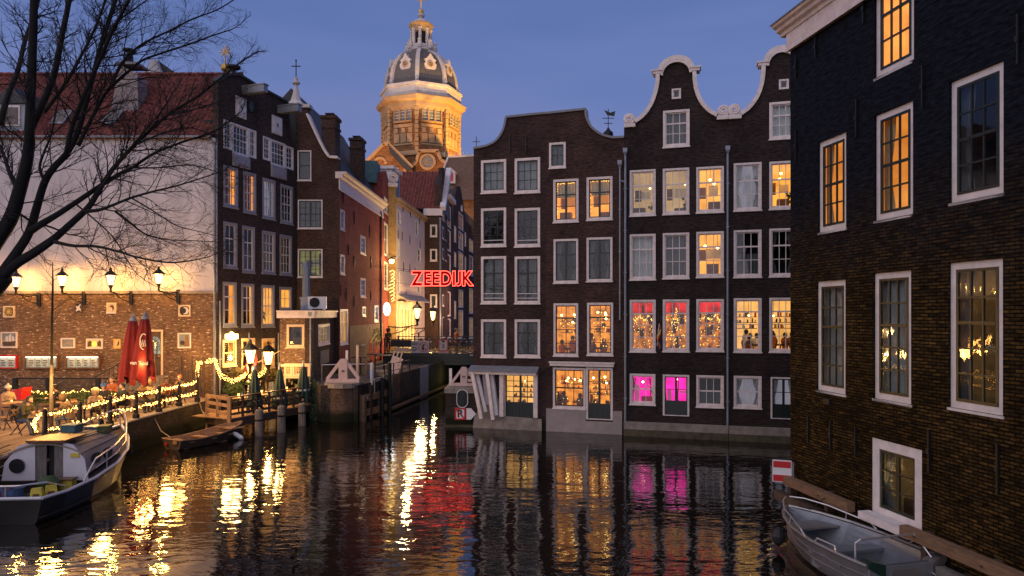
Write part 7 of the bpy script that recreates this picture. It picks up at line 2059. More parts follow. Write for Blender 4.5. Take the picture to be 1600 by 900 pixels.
# ------------------------------------------------------------------ people
def capsule_body(segs):
    """one continuous skin over tapered limbs; every face takes the material of the limb it lies on"""
    m = MB()
    for a, b, r0, r1, mt in segs:
        a, b = Vector(a), Vector(b); d = b - a; L = d.length
        if L < 1e-5: d = Vector((0, 0, 1)); L = 1e-3; b = a + d * L
        d.normalize(); pts = [a - d * r0 * .75, a - d * r0 * .4, a, b, b + d * r1 * .4, b + d * r1 * .75]
        m.tube(pts, [r0 * .55, r0 * .88, r0, r1, r1 * .88, r1 * .55], 10)
    me = bpy.data.meshes.new('body'); me.from_pydata(m.v, [], m.f)
    bm = bmesh.new(); bm.from_mesh(me); bmesh.ops.recalc_face_normals(bm, faces=bm.faces); bm.to_mesh(me); bm.free()
    o = bpy.data.objects.new('tmp', me); COL.objects.link(o)
    md = o.modifiers.new('r', 'REMESH'); md.mode = 'VOXEL'; md.voxel_size = .016
    sm = o.modifiers.new('s', 'SMOOTH'); sm.factor = .5; sm.iterations = 3
    dc = o.modifiers.new('d', 'DECIMATE'); dc.ratio = .35
    dg = bpy.context.evaluated_depsgraph_get(); dg.update()
    out = bpy.data.meshes.new_from_object(o.evaluated_get(dg)); bpy.data.objects.remove(o)
    out.materials.clear()
    names = []
    for s in segs:
        if s[4] not in names: names.append(s[4])
    for n_ in names: out.materials.append(M[n_])
    S = [(Vector(a), Vector(b) - Vector(a), r0, r1, names.index(mt)) for a, b, r0, r1, mt in segs]
    for f in out.polygons:
        c = f.center; best = (9e9, 0)
        for a, ab, r0, r1, mi in S:
            t = max(0, min(1, (c - a).dot(ab) / max(1e-9, ab.dot(ab)))); dd = (c - a - ab * t).length - (r0 + (r1 - r0) * t)
            if dd < best[0]: best = (dd, mi)
        f.material_index = best[1]; f.use_smooth = True
    return out
def person(label, loc, rz, coat, legs='trousers_dark', hat=None, hair='hair_dark', lean=0.0, pose='sit', hood=False, arms=(.55, .5), s=1.0):
    """local -y is forward"""
    t = thing('person', label, 'person', loc, rz, None)
    sit = pose == 'sit'; hz = .52 if sit else .92
    hip = Vector((0, 0, hz)); ch = hip + Vector((0, -lean * .45, .40)); sh = hip + Vector((0, -lean * .6, .50)); nk = sh + Vector((0, -lean * .12, .10)); hd = nk + Vector((0, -.03 - lean * .1, .14))
    S = [(hip, ch, .155, .165, coat), (ch + Vector((-.10, 0, .02)), ch + Vector((.10, 0, .02)), .135, .135, coat), (sh + Vector((-.15, 0, 0)), sh + Vector((.15, 0, 0)), .075, .075, coat), (sh, nk, .065, .055, 'skin'),
         (hd + Vector((0, 0, .02)), hd + Vector((0, -.012, -.045)), .093, .075, 'skin'), (hd + Vector((0, -.085, -.01)), hd + Vector((0, -.105, -.025)), .014, .016, 'skin'), (hd + Vector((-.09, .01, -.01)), hd + Vector((-.095, .012, -.03)), .018, .014, 'skin'), (hd + Vector((.09, .01, -.01)), hd + Vector((.095, .012, -.03)), .018, .014, 'skin'), (hd + Vector((0, -.06, -.085)), hd + Vector((0, -.07, -.09)), .03, .03, 'skin')]
    for q, ar in ((-1, arms[0]), (1, arms[1])):
        so = sh + Vector((q * .19, 0, -.02)); el = so + Vector((q * .05, -.10 * ar - .02, -.26)); wr_ = el + Vector((-q * .10, -.24, .10 * ar + .02))
        if not sit and ar < .3: el = so + Vector((q * .04, .02, -.28)); wr_ = el + Vector((0, -.06, -.24))
        S += [(so, el, .062, .05, coat), (el, wr_, .05, .036, coat)]
        fd = (wr_ - el).normalized(); pm_ = wr_ + fd * .06
        S.append((wr_, pm_, .030, .036, 'skin'))
        sd = Vector((1, 0, 0))
        for i, L in enumerate((.055, .068, .072, .060)): S.append((pm_ + sd * ((i - 1.5) * .019) + fd * .02, pm_ + sd * ((i - 1.5) * .020) + fd * (.02 + L) + Vector((0, 0, -.022)), .0095, .008, 'skin'))
        S.append((pm_ - sd * q * .03, pm_ - sd * q * .055 + fd * .035, .011, .009, 'skin'))
        hj = hip + Vector((q * .09, 0, -.02))
        if sit: kn = hip + Vector((q * .13, -.42, .0)); an = Vector((q * .12, -.45 + .10 * q, .09))
        else: kn = Vector((q * .10, -.05 * q - .03, .50)); an = Vector((q * .10, .10 * q, .09))
        S += [(hj, kn, .088, .062, legs), (kn, an, .060, .042, legs), (an + Vector((0, .03, -.03)), an + Vector((0, -.15, -.045)), .042, .034, 'rubber')]
    obj_from(capsule_body(S), 'body', t)
    c = tuple(hd + Vector((0, .012, .03)))
    if hat:
        m = MB(); m.lathe([(.112, -.03), (.115, .02), (.10, .075), (.06, .11), (.001, .122)], 12, c); m.lathe([(.118, -.035), (.122, .0), (.118, .02)], 12, c); m.ball((c[0], c[1], c[2] + .135), .035, 7, 5); m.build('woolly_hat', hat, t, smooth=True)
        MB().lathe([(.08, -.14), (.103, -.06), (.10, -.03)], 12, (c[0], c[1] + .022, c[2])).build('hair', hair, t, smooth=True)
    elif hood:
        MB().lathe([(.10, -.16), (.128, -.05), (.135, .03), (.11, .10), (.05, .14), (.001, .145)], 12, (c[0], c[1] + .02, c[2])).build('hood', coat, t, smooth=True)
    else:
        MB().lathe([(.085, -.10), (.104, -.03), (.104, .03), (.085, .075), (.04, .098), (.001, .10)], 12, (c[0], c[1] + .018, c[2] + .005)).build('hair', hair, t, smooth=True)
    if s != 1: t.scale = (s, s, s)
    return t
for lb, x, y, rz, coat, kw in (
    ('person in a white woolly hat and beige coat at a back table', -20.6, 27.9, 60, 'coat_beige', dict(hat='wool_white')),
    ('dark haired man in a black coat turned sideways behind the hedge lights', -18.7, 28.2, -60, 'coat_black', dict(lean=.15)),
    ('dark haired man in an olive jacket and blue jeans bent over the front table', -17.45, 24.25, 80, 'coat_olive', dict(legs='jeans', lean=.45)),
    ('figure in a brown hooded coat facing the olive jacket', -15.95, 24.7, -85, 'coat_brown', dict(hood=True, lean=.35, legs='jeans')),
    ('person in a blue woolly hat facing the canal', -17.1, 28.6, 20, 'coat_black', dict(hat='wool_blue')),
    ('brown haired person far back beside the hedge lights', -18.4, 31.4, 5, 'coat_rust', dict(hair='coat_brown')),
    ('person in a beige hood leaning over the table by the rail', -16.4, 26.9, 30, 'coat_beige', dict(hood=True, lean=.4)),
    ('dark dressed person left of the red parasol foot', -16.3, 28.9, -40, 'coat_black', dict(lean=.2)),
    ('dark dressed person right of the red parasol foot', -16.2, 29.9, 50, 'coat_brown', dict()),
    ('person in a pale hooded jacket beside the stairs', -15.9, 30.1, 15, 'coat_beige', dict(hood=True)),
    ('dark haired person in a rust coat in the orange chairs', -15.9, 31.4, 0, 'coat_rust', dict()),
    ('person with an orange lit face at the far end of the terrace', -15.8, 32.5, 170 - 180, 'coat_brown', dict(hair='coat_rust'))):
    person(lb, (x, y, TZ), radians(rz), coat, **kw)
for lb, px, Y, rz, coat, kw in (('person in a dark parka leaning on the left end of the bridge', 606.5, 50.9, 30, 'coat_olive', dict(pose='stand', hood=True)), ('passer by in an orange coat walking behind the bicycles', 713, 53.5, 90, 'coat_rust', dict(pose='stand', arms=(.1, .6), legs='coat_rust'))):
    p_ = world(px, 490, Y); person(lb, (p_.x, p_.y, 2.58), radians(rz), coat, **kw)
# warm pools of the heaters and lights over the tables
for x in (-25, -22.3, -19.6, -16.6): lamp((x, 34.1, TZ + 2.6), 90, (1, .46, .10), .25, 'menu_wall_fill')  # added amber fill for the wall and its reflection, not from the menu cases
for x, y, pw in ((-16.0, 23.6, 13), (-16.0, 26.6, 15), (-16.0, 29.6, 15), (-16.2, 32.0, 12), (-19.5, 28.8, 14), (-19.5, 25.0, 9)):
    lamp((x, y, TZ + 2.1), pw * 26, (1, .50, .12), .3, 'string_light')

# ================================================================== CAFE FRONT AND DECK
DK = thing('cafe_deck', 'timber waterside deck with brown railing in front of the cafe', 'deck', (0, 0, 0))
d0, d1 = Vector((-12.75, 30.7, 0)), Vector((-10.35, 36.0, 0)); dd = (d1 - d0).normalized(); dn = Vector((-dd.y, dd.x, 0)); dl = (d1 - d0).length
d2 = Vector((-14.3, 32.0, 0))
for i in range(14):       # deck boards
    a = d0 + dn * (.02 + i * .17); MB().bar(a + dd * .0 + Vector((0, 0, .75)), a + dd * dl + Vector((0, 0, .75)), .16, .04).build('deck_board', 'wood_warm', DK)
MB().bar(d0 + Vector((0, 0, .55)), d1 + Vector((0, 0, .55)), .12, .34).build('edge_beam', 'wood_dark', DK)
MB().bar(d0 + Vector((0, 0, .55)), d2 + Vector((0, 0, .55)), .12, .34).build('edge_beam', 'wood_dark', DK)
MB().bar(d0 + Vector((0, 0, 1.72)), d1 + Vector((0, 0, 1.72)), .16, .05).build('hand_rail', 'wood_interior', DK)
for z in (1.45, 1.2, .95): MB().bar(d0 + Vector((0, 0, z)), d1 + Vector((0, 0, z)), .04, .10).build('rail_board', 'wood_dark', DK)
for z in (1.66, 1.35, 1.0): MB().bar(d0 + Vector((0, 0, z)), d2 + Vector((0, 0, z)), .05, .15).build('rail_board', 'wood_warm', DK)
for i in range(8): a = d0 + dd * (dl * i / 7); MB().bar(a + Vector((0, 0, .4)), a + Vector((0, 0, 1.7)), .09).build('rail_post', 'wood_warm' if i == 0 else 'wood_dark', DK)
for q in (.5, 1): a = d0 + (d2 - d0) * q; MB().bar(a + Vector((0, 0, -.6)), a + Vector((0, 0, 1.74)), .10).build('rail_post', 'wood_warm', DK)
a = d0 + dd * .02 - dn * .05; MB().bar(a + Vector((0, 0, -.6)), a + Vector((0, 0, 1.76)), .13).build('corner_post', 'wood_warm', DK)
for i, (px, wy, top, lb) in enumerate(((405, 681, 640, 'stout timber mooring post nearest the small wooden boat'), (440, 675, 634, 'stout timber mooring post in the middle of the deck'), (472, 665, 630, 'stout timber mooring post closest to the extension'))):
    Y = EYE * F / (wy - HY); hh = EYE + (HY - top) / F * Y
    t = thing('mooring_post', lb, 'post', ((px - 800) / F * Y, Y, 0), 0, 'mooring posts along the cafe deck')
    MB().lathe([(.21, -1), (.19, .2), (.18, hh - .06), (.13, hh)], 9).build('post', 'wood_grey', t); MB().lathe([(.205, hh - .5), (.205, hh - .42)], 9).build('iron_band', 'iron_black', t)
for i, (px, y0_, y1_, yb, Y, lb) in enumerate(((398, 570, 640, 655, 32.6, 'closed dark green parasol nearest the corner gate of the deck'), (437, 570, 636, 652, 34.0, 'closed dark green parasol in the middle of the deck railing'), (474, 566, 622, 640, 35.2, 'closed dark green parasol before the extension window'))):
    z = lambda py: EYE + (HY - py) / F * Y
    zb_ = z(yb)
    t = parasol_closed('green_parasol', lb, ((px - 800) / F * Y, Y, zb_), z(y1_) - zb_ + .15, z(y0_) - zb_ - .22, .07, .33, 'green_canvas', None, i + 20, 'closed green parasols along the cafe deck', 'white_paint', (.16, .95))
    MB().box(-.22, .22, -.04, .04, -.04, .04).build('bracket', 'white_paint', t)
    m = MB()
    for q in range(5): m.box(-.05, .05, -.34 + .01 * q, -.325 + .01 * q, 1.05 + q * .13, 1.12 + q * .13)
    m.build('emblem', 'white_cloth', t)
# deck tables with glasses
for i, (q, lb) in enumerate(((.25, 'small deck table with a blue bottle'), (.5, 'small deck table with candle in the middle of the deck'), (.8, 'small deck table by the extension door'))):
    c = d0 + dd * dl * q + dn * .9; t = dup(T0, (c.x, c.y, .77), 0, lb, 'tables on the cafe deck')
    b = thing('table_lamp', ['small lit candle lamp beside the blue bottle', 'small lit candle lamp at the middle deck table', 'small lit candle lamp by the extension door'][i], 'candle lamp', (c.x, c.y, 1.52), 0, 'candle lamps on the deck tables')
    MB().lathe([(.05, 0), (.06, .02), (.04, .16), (.05, .18)], 8).build('lamp_shade', 'candle', b); MB().lathe([(.07, -.0), (.07, .012)], 8).build('foot', 'iron_black', b)
    if i == 0:
        bt = MB().lathe([(.05, 0), (.05, .16), (.02, .22), (.02, .28)], 8).build('bottle', 'blue_plastic', None, loc=(c.x + .2, c.y - .1, 1.52)); tag(bt, 'small blue bottle on the first deck table', 'bottle')
for i, q in enumerate((.15, .38, .62, .9)):
    c = d0 + dd * dl * q + dn * (.55 if i % 2 else 1.3); dup(C0, (c.x, c.y, .77), 1.2 * i, ['deck chair by the corner gate', 'deck chair between first and middle table', 'deck chair behind the middle parasol', 'deck chair beside the extension door'][i], 'chairs on the cafe deck')
# two big cafe lanterns
def tpt(px, py, off):
    T = T1 if px < 402.5 else T2; u, z = T.uz(px, py); return T.w(u, -off, z)
lantern('cafe_lantern', 'left glowing lantern on the cafe front beside the red and white flag', world(391, 567, 36.2), (-.8, .4, -.1), 1.8, 240, 'pair of lanterns on the cafe front')
lantern('cafe_lantern', 'right glowing lantern on the cafe front beneath the bare flag pole', world(419, 569, 37.4), (-.8, .4, -.1), 1.8, 240, 'pair of lanterns on the cafe front')
p_ = tpt(357, 525, .2)
t = thing('lit_sign', 'bright crown shaped lit sign over the cafe corner window', 'lit sign', p_, atan2(TD.y, TD.x) - radians(35))
t.scale = (.72, .72, .72)
MB().prism([(-.46, -.2), (0, -.30), (.46, -.2), (.46, .14), (.2, .18), (0, .34), (-.2, .18), (-.46, .14)], -.08, .08).build('lit_panel', 'lantern_glow', t); MB().box(-.4, .4, -.05, .05, .16, .2).build('sign_frame', 'iron_black', t)
for q in (.12, .4, .7): lamp(d0 + dd * dl * q + dn * .9 + Vector((0, 0, 3.0)), 150, (1, .52, .15), .2)  # added warm fill for the cafe front, no lamps hang above the deck
lamp(p_ + Vector((.5, -.7, 0)), 60, (1, .68, .3), .2)
t = thing('cafe_name_board', 'green board with pale lettering above the cafe window', 'sign', tpt(382, 594, .35), atan2(TD.y, TD.x))
MB().box(-.62, .62, -.03, .03, -.20, .20).build('board', 'board_green', t); flat_text("'t Aepjen Bar", .20, 'sign_yellow_lit', t, (0, -.034, 0), bold=.004)
# flags
t = thing('flag', 'red and white flag drooping from a slanted pole over the cafe lantern', 'flag', tpt(358, 564, .1))
A, B = Vector((0, 0, 0)), tpt(393, 533, 1.6) - tpt(358, 564, .1)
MB().tube([A, B], .02, 6).build('pole', 'wood_dark', t)
def cloth(t, a, b, drop, cols):
    for i, c in enumerate(cols):
        m = MB(); N = 8; vs, fs = [], []
        for r in range(2):
            q = (i + r) / len(cols)
            for k in range(N + 1):
                w_ = k / N; p = a + (b - a) * q
                vs.append(p + Vector((.08 * sin(w_ * 6 + q * 4) - .45 * w_ * q * 0, .06 * cos(w_ * 5 + q * 5), -drop * w_ * (1 - .25 * q))) + (a - b) * (.25 * w_ * q))
        for k in range(N): fs.append((k, k + 1, N + 2 + k, N + 1 + k))
        m.add(vs, fs); o = m.build('cloth', c, t, fixn=False); sd = o.modifiers.new('thick', 'SOLIDIFY'); sd.thickness = .01
cloth(t, B * .30, B * .60, 1.45, ['red_canvas', 'white_cloth', 'red_canvas'])
t = thing('flag', 'furled reddish flag on a bare pole right of the cafe lanterns', 'flag', tpt(401, 566, .1))
B = tpt(436, 531, 1.5) - tpt(401, 566, .1); MB().tube([Vector((0, 0, 0)), B], .022, 6).build('pole', 'cream_trim', t); cloth(t, B * .72, B * .95, .5, ['red_canvas'])
u, z = H3.uz(1027, 540); p0 = H3.w(u, -.05, z)
t = thing('flag', 'rainbow striped flag hanging between the red windows', 'flag', p0)
B = H3.w(H3.u(1031.5), -.55, H3.uz(1031.5, 506)[1]) - p0; MB().tube([Vector((0, 0, 0)), B], .02, 6).build('pole', 'white_paint', t)
cloth(t, B, B * .55, 1.05, ['rainbow_red', 'rainbow_orange', 'rainbow_yellow', 'rainbow_green', 'rainbow_blue', 'rainbow_violet'])
# hanging plants
def bush(name, label, c, r, n, mtl, seed, flat=.8):
    rg = random.Random(seed); m = MB()
    for i in range(n):
        v = Vector((rg.gauss(0, 1), rg.gauss(0, 1), rg.gauss(0, 1))).normalized() * (rg.random() ** .4); v = Vector((v.x * r[0], v.y * r[1], v.z * r[2]))
        s_ = rg.uniform(.04, .085); q = Vector((rg.gauss(0, 1), rg.gauss(0, 1), rg.gauss(0, 1))).normalized(); e = q.orthogonal().normalized()
        m.quad(v - q * s_, v - e * s_ * .6, v + q * s_, v + e * s_ * .6)
    t = thing(name, label, 'plant', c); m.build('leaves', mtl, t, kind='stuff', fixn=False); return t
t = bush('hanging_basket', 'bushy hanging basket at the corner of the cafe', tpt(350, 612, .6), (.55, .55, .65), 900, 'leaf', 1); MB().lathe([(.1, -.6), (.3, -.35), (.32, -.3)], 8).build('basket', 'wood_dark', t)
for px, py, lb, sd in ((362, 582, 'flower box under the first cafe window', 2), (390, 586, 'flower box under the second cafe window', 4), (421, 584, 'flower box under the third cafe window', 6)):
    t = bush('flower_box', lb, tpt(px, py, .3), (.55, .45, .30), 420, 'leaf_autumn', sd); t['group'] = 'flower boxes on the cafe front'; t.rotation_euler = (0, 0, atan2(TD.y, TD.x)); MB().box(-.5, .5, -.12, .25, -.30, -.08).build('box', 'wood_dark', t)
# mooring ropes
t = MB().tube([(-14.2, 32.0, 1.2), (-14.6, 32.4, .75), (-14.9, 32.8, .85), (-15.1, 33.0, 1.2)], .022, 5).build('mooring_rope', 'rope', None); tag(t, 'slack rope from the deck gate to the quay corner', 'rope')
# weather vanes and masts on the far roofs
u, z = H2.uz(941, 212); p_ = H2.w(u, 2.0, z - .3)
t = thing('weather_vane', 'iron weather vane with small bell cage behind the clipped gable', 'weather vane', p_)
MB().lathe([(.10, 0), (.12, .5), (.24, .62), (.24, .95), (.12, 1.05), (.03, 1.2)], 8).build('cage', 'iron_black', t)
MB().bar((0, 0, 1.1), (0, 0, 2.1), .035).bar((-.28, 0, 1.65), (.28, 0, 1.65), .03).prism([(-.05, 1.8), (.3, 1.75), (.34, 2.0), (.1, 1.92), (-.2, 2.05)], -.015, .015).bar((-.2, 0, 1.4), (.2, 0, 1.4), .03).build('vane', 'iron_black', t)
# ================================================================== BOATS
def hull(stations, nz=7, transom=True):
    """stations: (y, half width at gunwale, gunwale z, half width at waterline, keel z); returns outer shell rows"""
    rows = []
    for y, wg, zg, ww, zk in stations:
        r = []
        for i in range(nz):
            q = i / (nz - 1)       # 0 keel .. 1 gunwale
            w = ww * (1 - (1 - min(1, q * 2)) ** 2) if q < .5 else ww + (wg - ww) * ((q - .5) * 2)
            r.append((w, y, zk + (zg - zk) * q))
        rows.append(r)
    return rows
def shell(rows, mtl, parent, name='hull', inset=0.0, smooth=True):
    m = MB(); nz = len(rows[0]); n = len(rows)
    for s in (-1, 1):
        vs = [((x - inset if x > inset else 0) * s, y, z + (inset * .6 if i < nz - 1 else 0)) for r in rows for i, (x, y, z) in enumerate(r)]
        fs = [(a * nz + i, (a + 1) * nz + i, (a + 1) * nz + i + 1, a * nz + i + 1) for a in range(n - 1) for i in range(nz - 1)]
        m.add(vs, fs)
    r = rows[0]
    m.add([(-(x - inset), y + (inset if inset else 0), z) for x, y, z in reversed(r)] + [((x - inset), y + (inset if inset else 0), z) for x, y, z in r], [tuple(range(2 * nz))])
    return m.build(name, mtl, parent, smooth=False)
# ---- steel cabin boat at the terrace: local +y is the bow
CB = thing('cabin_boat', 'old dark hulled cabin boat with white bulkhead moored at the terrace', 'boat', (-13.55, 17.75, 0), radians(3.5))
st = [(0, 1.28, .66, 1.15, -.5), (.9, 1.40, .62, 1.28, -.5), (2.2, 1.45, .66, 1.35, -.5), (3.6, 1.38, .80, 1.2, -.5), (4.8, 1.12, 1.00, .85, -.5), (5.7, .70, 1.22, .4, -.45), (6.3, .30, 1.40, .1, -.3), (6.6, .04, 1.50, .02, -.2)]
rows = hull(st)
shell(rows, 'hull_dark', CB)
g = MB()
for s in (-1, 1): g.tube([(wg * s, y, zg + .02) for y, wg, zg, *_ in st], .045, 6)
g.tube([(-1.28, 0, .68), (1.28, 0, .68)], .045, 6)
g.build('gunwale', 'hull_white', CB)
m = MB()
for (y, wg, zg, *_), (y2, wg2, zg2, *_) in zip(st, st[1:]):
    fl = .10 if y < 2.0 else None
    za, zb_ = (zg - .06, zg2 - .06) if y >= 2.2 else (.16, .16)
    m.quad((-wg + .04, y, za), (wg - .04, y, za), (wg2 - .04, y2, zb_), (-wg2 + .04, y2, zb_))
m.build('deck', 'wood_dark', CB)
MB().box(-1.25, 1.25, 2.18, 2.22, .16, .62).build('cockpit_step', 'hull_dark', CB)
# bulkhead with doorway, cabin sides and roof
zr = 1.72
bh = MB()
bh.add([(-1.32, 2.3, .16), (-.30, 2.3, .16), (-.30, 2.3, zr + .02), (-.78, 2.3, zr - .10), (-1.16, 2.3, 1.12)], [(0, 1, 2, 3, 4)]); bo = bh.build('bulkhead', 'hull_white', CB); bo.modifiers.new('thick', 'SOLIDIFY').thickness = .04; bh = MB(); bh.add([(.52, 2.3, .16), (1.30, 2.3, .16), (1.12, 2.3, 1.22), (.80, 2.3, zr - .08), (.52, 2.3, zr)], [(0, 1, 2, 3, 4)])
bo = bh.build('bulkhead', 'hull_white', CB); sd = bo.modifiers.new('thick', 'SOLIDIFY'); sd.thickness = .04
o = MB().lathe([(.17, 0), (.21, 0), (.21, .04), (.17, .04)], 18).build('porthole', 'iron_black', CB, loc=(-.78, 2.26, 1.05)); o.rotation_euler = (radians(90), 0, 0)
o = MB().lathe([(.0, 0), (.17, .001)], 18).build('porthole_glass', 'green_black', CB, loc=(-.78, 2.255, 1.05)); o.rotation_euler = (radians(90), 0, 0)
for x0, x1, mt in ((-.30, .0, 'wood_grey'), (.22, .52, 'wood_grey')): MB().box(x0, x1, 2.34, 2.38, .16, zr).build('cabin_door', mt, CB)
MB().box(0, .22, 2.45, 2.47, .1, zr - .04).build('doorway', 'dark_room', CB)
cs_ = MB()
for s in (-1, 1):
    cs_.add([(1.14 * s, 2.32, .75), (.92 * s, 4.7, .95), (.84 * s, 4.7, 1.50), (1.02 * s, 2.32, 1.42)], [(0, 1, 2, 3)])
cs_.add([(-.92, 4.7, .95), (.92, 4.7, .95), (.84, 4.7, 1.5), (-.84, 4.7, 1.5)], [(0, 1, 2, 3)])
cs_.build('cabin_side', 'hull_pink', CB)
m = MB()
NN = 9
for k in range(NN - 1):
    a0_, a1_ = -1 + 2 * k / (NN - 1), -1 + 2 * (k + 1) / (NN - 1)
    zz = lambda a, y: (zr - .02 - .28 * a * a) if y < 3 else (1.68 - .18 * a * a)
    m.quad((1.06 * a0_, 2.26, zz(a0_, 2)), (1.06 * a1_, 2.26, zz(a1_, 2)), (.88 * a1_, 4.75, zz(a1_, 4)), (.88 * a0_, 4.75, zz(a0_, 4)))
ro = m.build('cabin_roof', 'boat_deck', CB); sd = ro.modifiers.new('thick', 'SOLIDIFY'); sd.thickness = .05
m = MB()
for k in range(9): x = -.8 + k * .2; m.box(x - .008, x + .008, 2.5, 4.6, 1.72 - .24 * x * x, 1.735 - .24 * x * x)
m.build('roof_seam', 'wood_dark', CB)
MB().box(-.48, .62, 2.16, 3.3, 1.74, 1.80).box(-.44, .58, 2.2, 3.26, 1.70, 1.74).build('sliding_hatch', 'wood_interior', CB)
for x in (-.62, .72): MB().tube([(x, 2.6, 1.66), (x, 2.6, 1.74), (x, 4.3, 1.74), (x, 4.3, 1.66)], .02, 5).build('grab_rail', 'wood_dark', CB)
for y in (2.95, 3.75):
    pl = [(y + .26 * cos(a) * (1 if abs(cos(a)) < .7 else .9), 1.12 + .16 * sin(a)) for a in [2 * pi * i / 14 for i in range(14)]]
    MB().prism(pl, 1.075 - (y - 2.9) * .09 + .0, 1.13 - (y - 2.9) * .09, 'yz').build('cabin_window', 'green_black', CB)
# stanchions and rails
pr_ = MB()
for s in (-1, 1):
    pts = [(w * s, y, z) for (y, w, z) in ((1.7, 1.40, .70), (2.3, 1.42, 1.22), (3.6, 1.33, 1.38), (4.8, 1.06, 1.55), (5.7, .64, 1.80), (6.35, .24, 2.05))]
    pr_.tube(pts, .024, 6)
    for y, w, z, zg in ((3.0, 1.38, 1.30, .75), (4.2, 1.22, 1.46, .9), (5.2, .9, 1.65, 1.1), (6.0, .45, 1.92, 1.3)): pr_.tube([(w * s, y, zg), (w * s, y, z)], .02, 5)
    pr_.tube([(w * s, y, z) for (y, w, z) in ((2.3, 1.42, .95), (3.6, 1.33, 1.10), (4.8, 1.06, 1.28), (5.7, .64, 1.52))], .014, 5)
pr_.tube([(-.24, 6.35, 2.05), (0, 6.5, 2.12), (.24, 6.35, 2.05)], .024, 6).tube([(.04, 6.5, 1.5), (0, 6.5, 2.12)], .022, 5)
pr_.build('pulpit_rail', 'steel_tube', CB)
MB().tube([(-1.2, .1, .98), (.6, .1, .98), (1.1, .5, .98), (1.25, 1.1, .72)], .025, 6).tube([(.3, .1, .68), (.3, .1, .98)], .02, 5).tube([(-.7, .1, .68), (-.7, .1, .98)], .02, 5).build('stern_rail', 'steel_tube', CB)
MB().lathe([(.10, -.22), (.11, 0), (.04, .12), (.012, .22)], 10).build('fender', 'rubber', CB, loc=(.55, 6.05, .85))
MB().box(.74, .98, 2.225, 2.255, 1.28, 1.40).build('yellow_plate', 'yellow_paper', CB)
# things standing on the boat
def onboat(x, y, z): return CB.matrix_basis @ Vector((x, y, z)) if False else Vector(CB.location) + Matrix.Rotation(radians(3.5), 3, 'Z') @ Vector((x, y, z))
def lathe_thing(name, label, cat, p, prof, mtl, n=14, extra=None, rz=0):
    t = thing(name, label, cat, p, rz); MB().lathe(prof, n).build('shell', mtl, t)
    if extra: MB().lathe(extra[0], n).build(extra[2], extra[1], t)
    return t
tub = [(.20, 0), (.27, .40), (.30, .42), (.28, .43), (.25, .40), (.19, .05), (.0, .04)]
lathe_thing('plastic_tub', 'pale blue plastic tub with greens on the boat stern', 'tub', onboat(.30, .38, .46), tub, 'blue_plastic', extra=([(.24, .34), (.0, .36)], 'leaf', 'greens'))
lathe_thing('plastic_bucket', 'pink red bucket at the far side of the boat stern', 'bucket', onboat(-.08, .40, .42), tub, 'red_plastic')
lathe_thing('round_basin', 'flat dark basin on the boat cockpit floor', 'basin', onboat(.66, .48, .42), [(.25, 0), (.32, .22), (.30, .22), (.23, .03), (0, .03)], 'wood_grey')
lathe_thing('plant_pot', 'dark pot of herbs in the boat cockpit', 'plant pot', onboat(.55, 1.5, .30), [(.18, 0), (.25, .30), (.22, .30), (0, .28)], 'wood_dark', extra=([(.24, .3), (.30, .45), (.15, .6), (0, .62)], 'leaf', 'herbs'))
lathe_thing('plant_pot', 'round dark plant pot on the foredeck of the cabin boat', 'plant pot', onboat(.0, 5.35, 1.18), [(.26, 0), (.30, .40), (.27, .40), (0, .36)], 'wood_dark', extra=([(.12, .36), (.06, .7), (0, .8)], 'bark', 'stem'))
for i, (x, y, lb) in enumerate(((.95, .34, 'yellow feed bag leaning at the boat stern rail'), (1.14, .62, 'second yellow feed bag beside the stern rail corner'))):
    t = thing('feed_bag', lb, 'bag', onboat(x, y, .38), radians(10 + 25 * i)); m = MB(); m.prism([(-.13, 0), (.13, 0), (.15, .3), (.12, .5), (-.12, .48), (-.15, .25)], -.06, .06); m.build('sack', 'yellow_paper', t); MB().box(-.08, .08, -.068, -.062, .14, .34).build('print', 'wood_interior', t)
t = thing('flower_crate', 'yellow crate with a dark lid and plants beside the cabin door', 'crate', onboat(.80, 1.95, .36), radians(8)); MB().box(-.2, .2, -.15, .15, 0, .34).build('crate', 'yellow_paper', t); MB().box(-.23, .23, -.18, .18, .341, .38).build('lid', 'wood_interior', t)
for i, (x, y, z, sx, c, lb) in enumerate(((-.35, 4.25, 1.70, .22, 'copper_green', 'grey green box on the cabin roof'), (.05, 4.98, 1.10, .30, 'blue_plastic', 'dark blue plastic crate ahead of the cabin'), (.50, 4.58, 1.60, .15, 'leaf', 'green box with a white mark at the roof end'))):
    t = thing('storage_box', lb, 'box', onboat(x, y, z), radians(5 * i)); h_ = .20 if i != 1 else .62
    MB().box(-sx, sx, -.22, .22, 0, h_).build('box', c, t); MB().box(-sx - .02, sx + .02, -.24, .24, h_ + .001, h_ + .05).build('lid', c, t)
t = MB().tube([onboat(-1.3, .6, .7), onboat(-1.6, .9, .95), Vector((-15.2, 19.6, 1.25)), Vector((-15.5, 19.9, 1.22))], .022, 5).build('mooring_rope', 'rope', None); tag(t, 'pale mooring line from the boat stern to the quay', 'rope')
t = MB().tube([onboat(.0, 6.4, 1.5), Vector((-14.6, 25.4, 1.3)), Vector((-15.2, 26.3, 1.28))], .018, 5).build('mooring_rope', 'rope', None); tag(t, 'bow line from the cabin boat to the quay rail', 'rope')

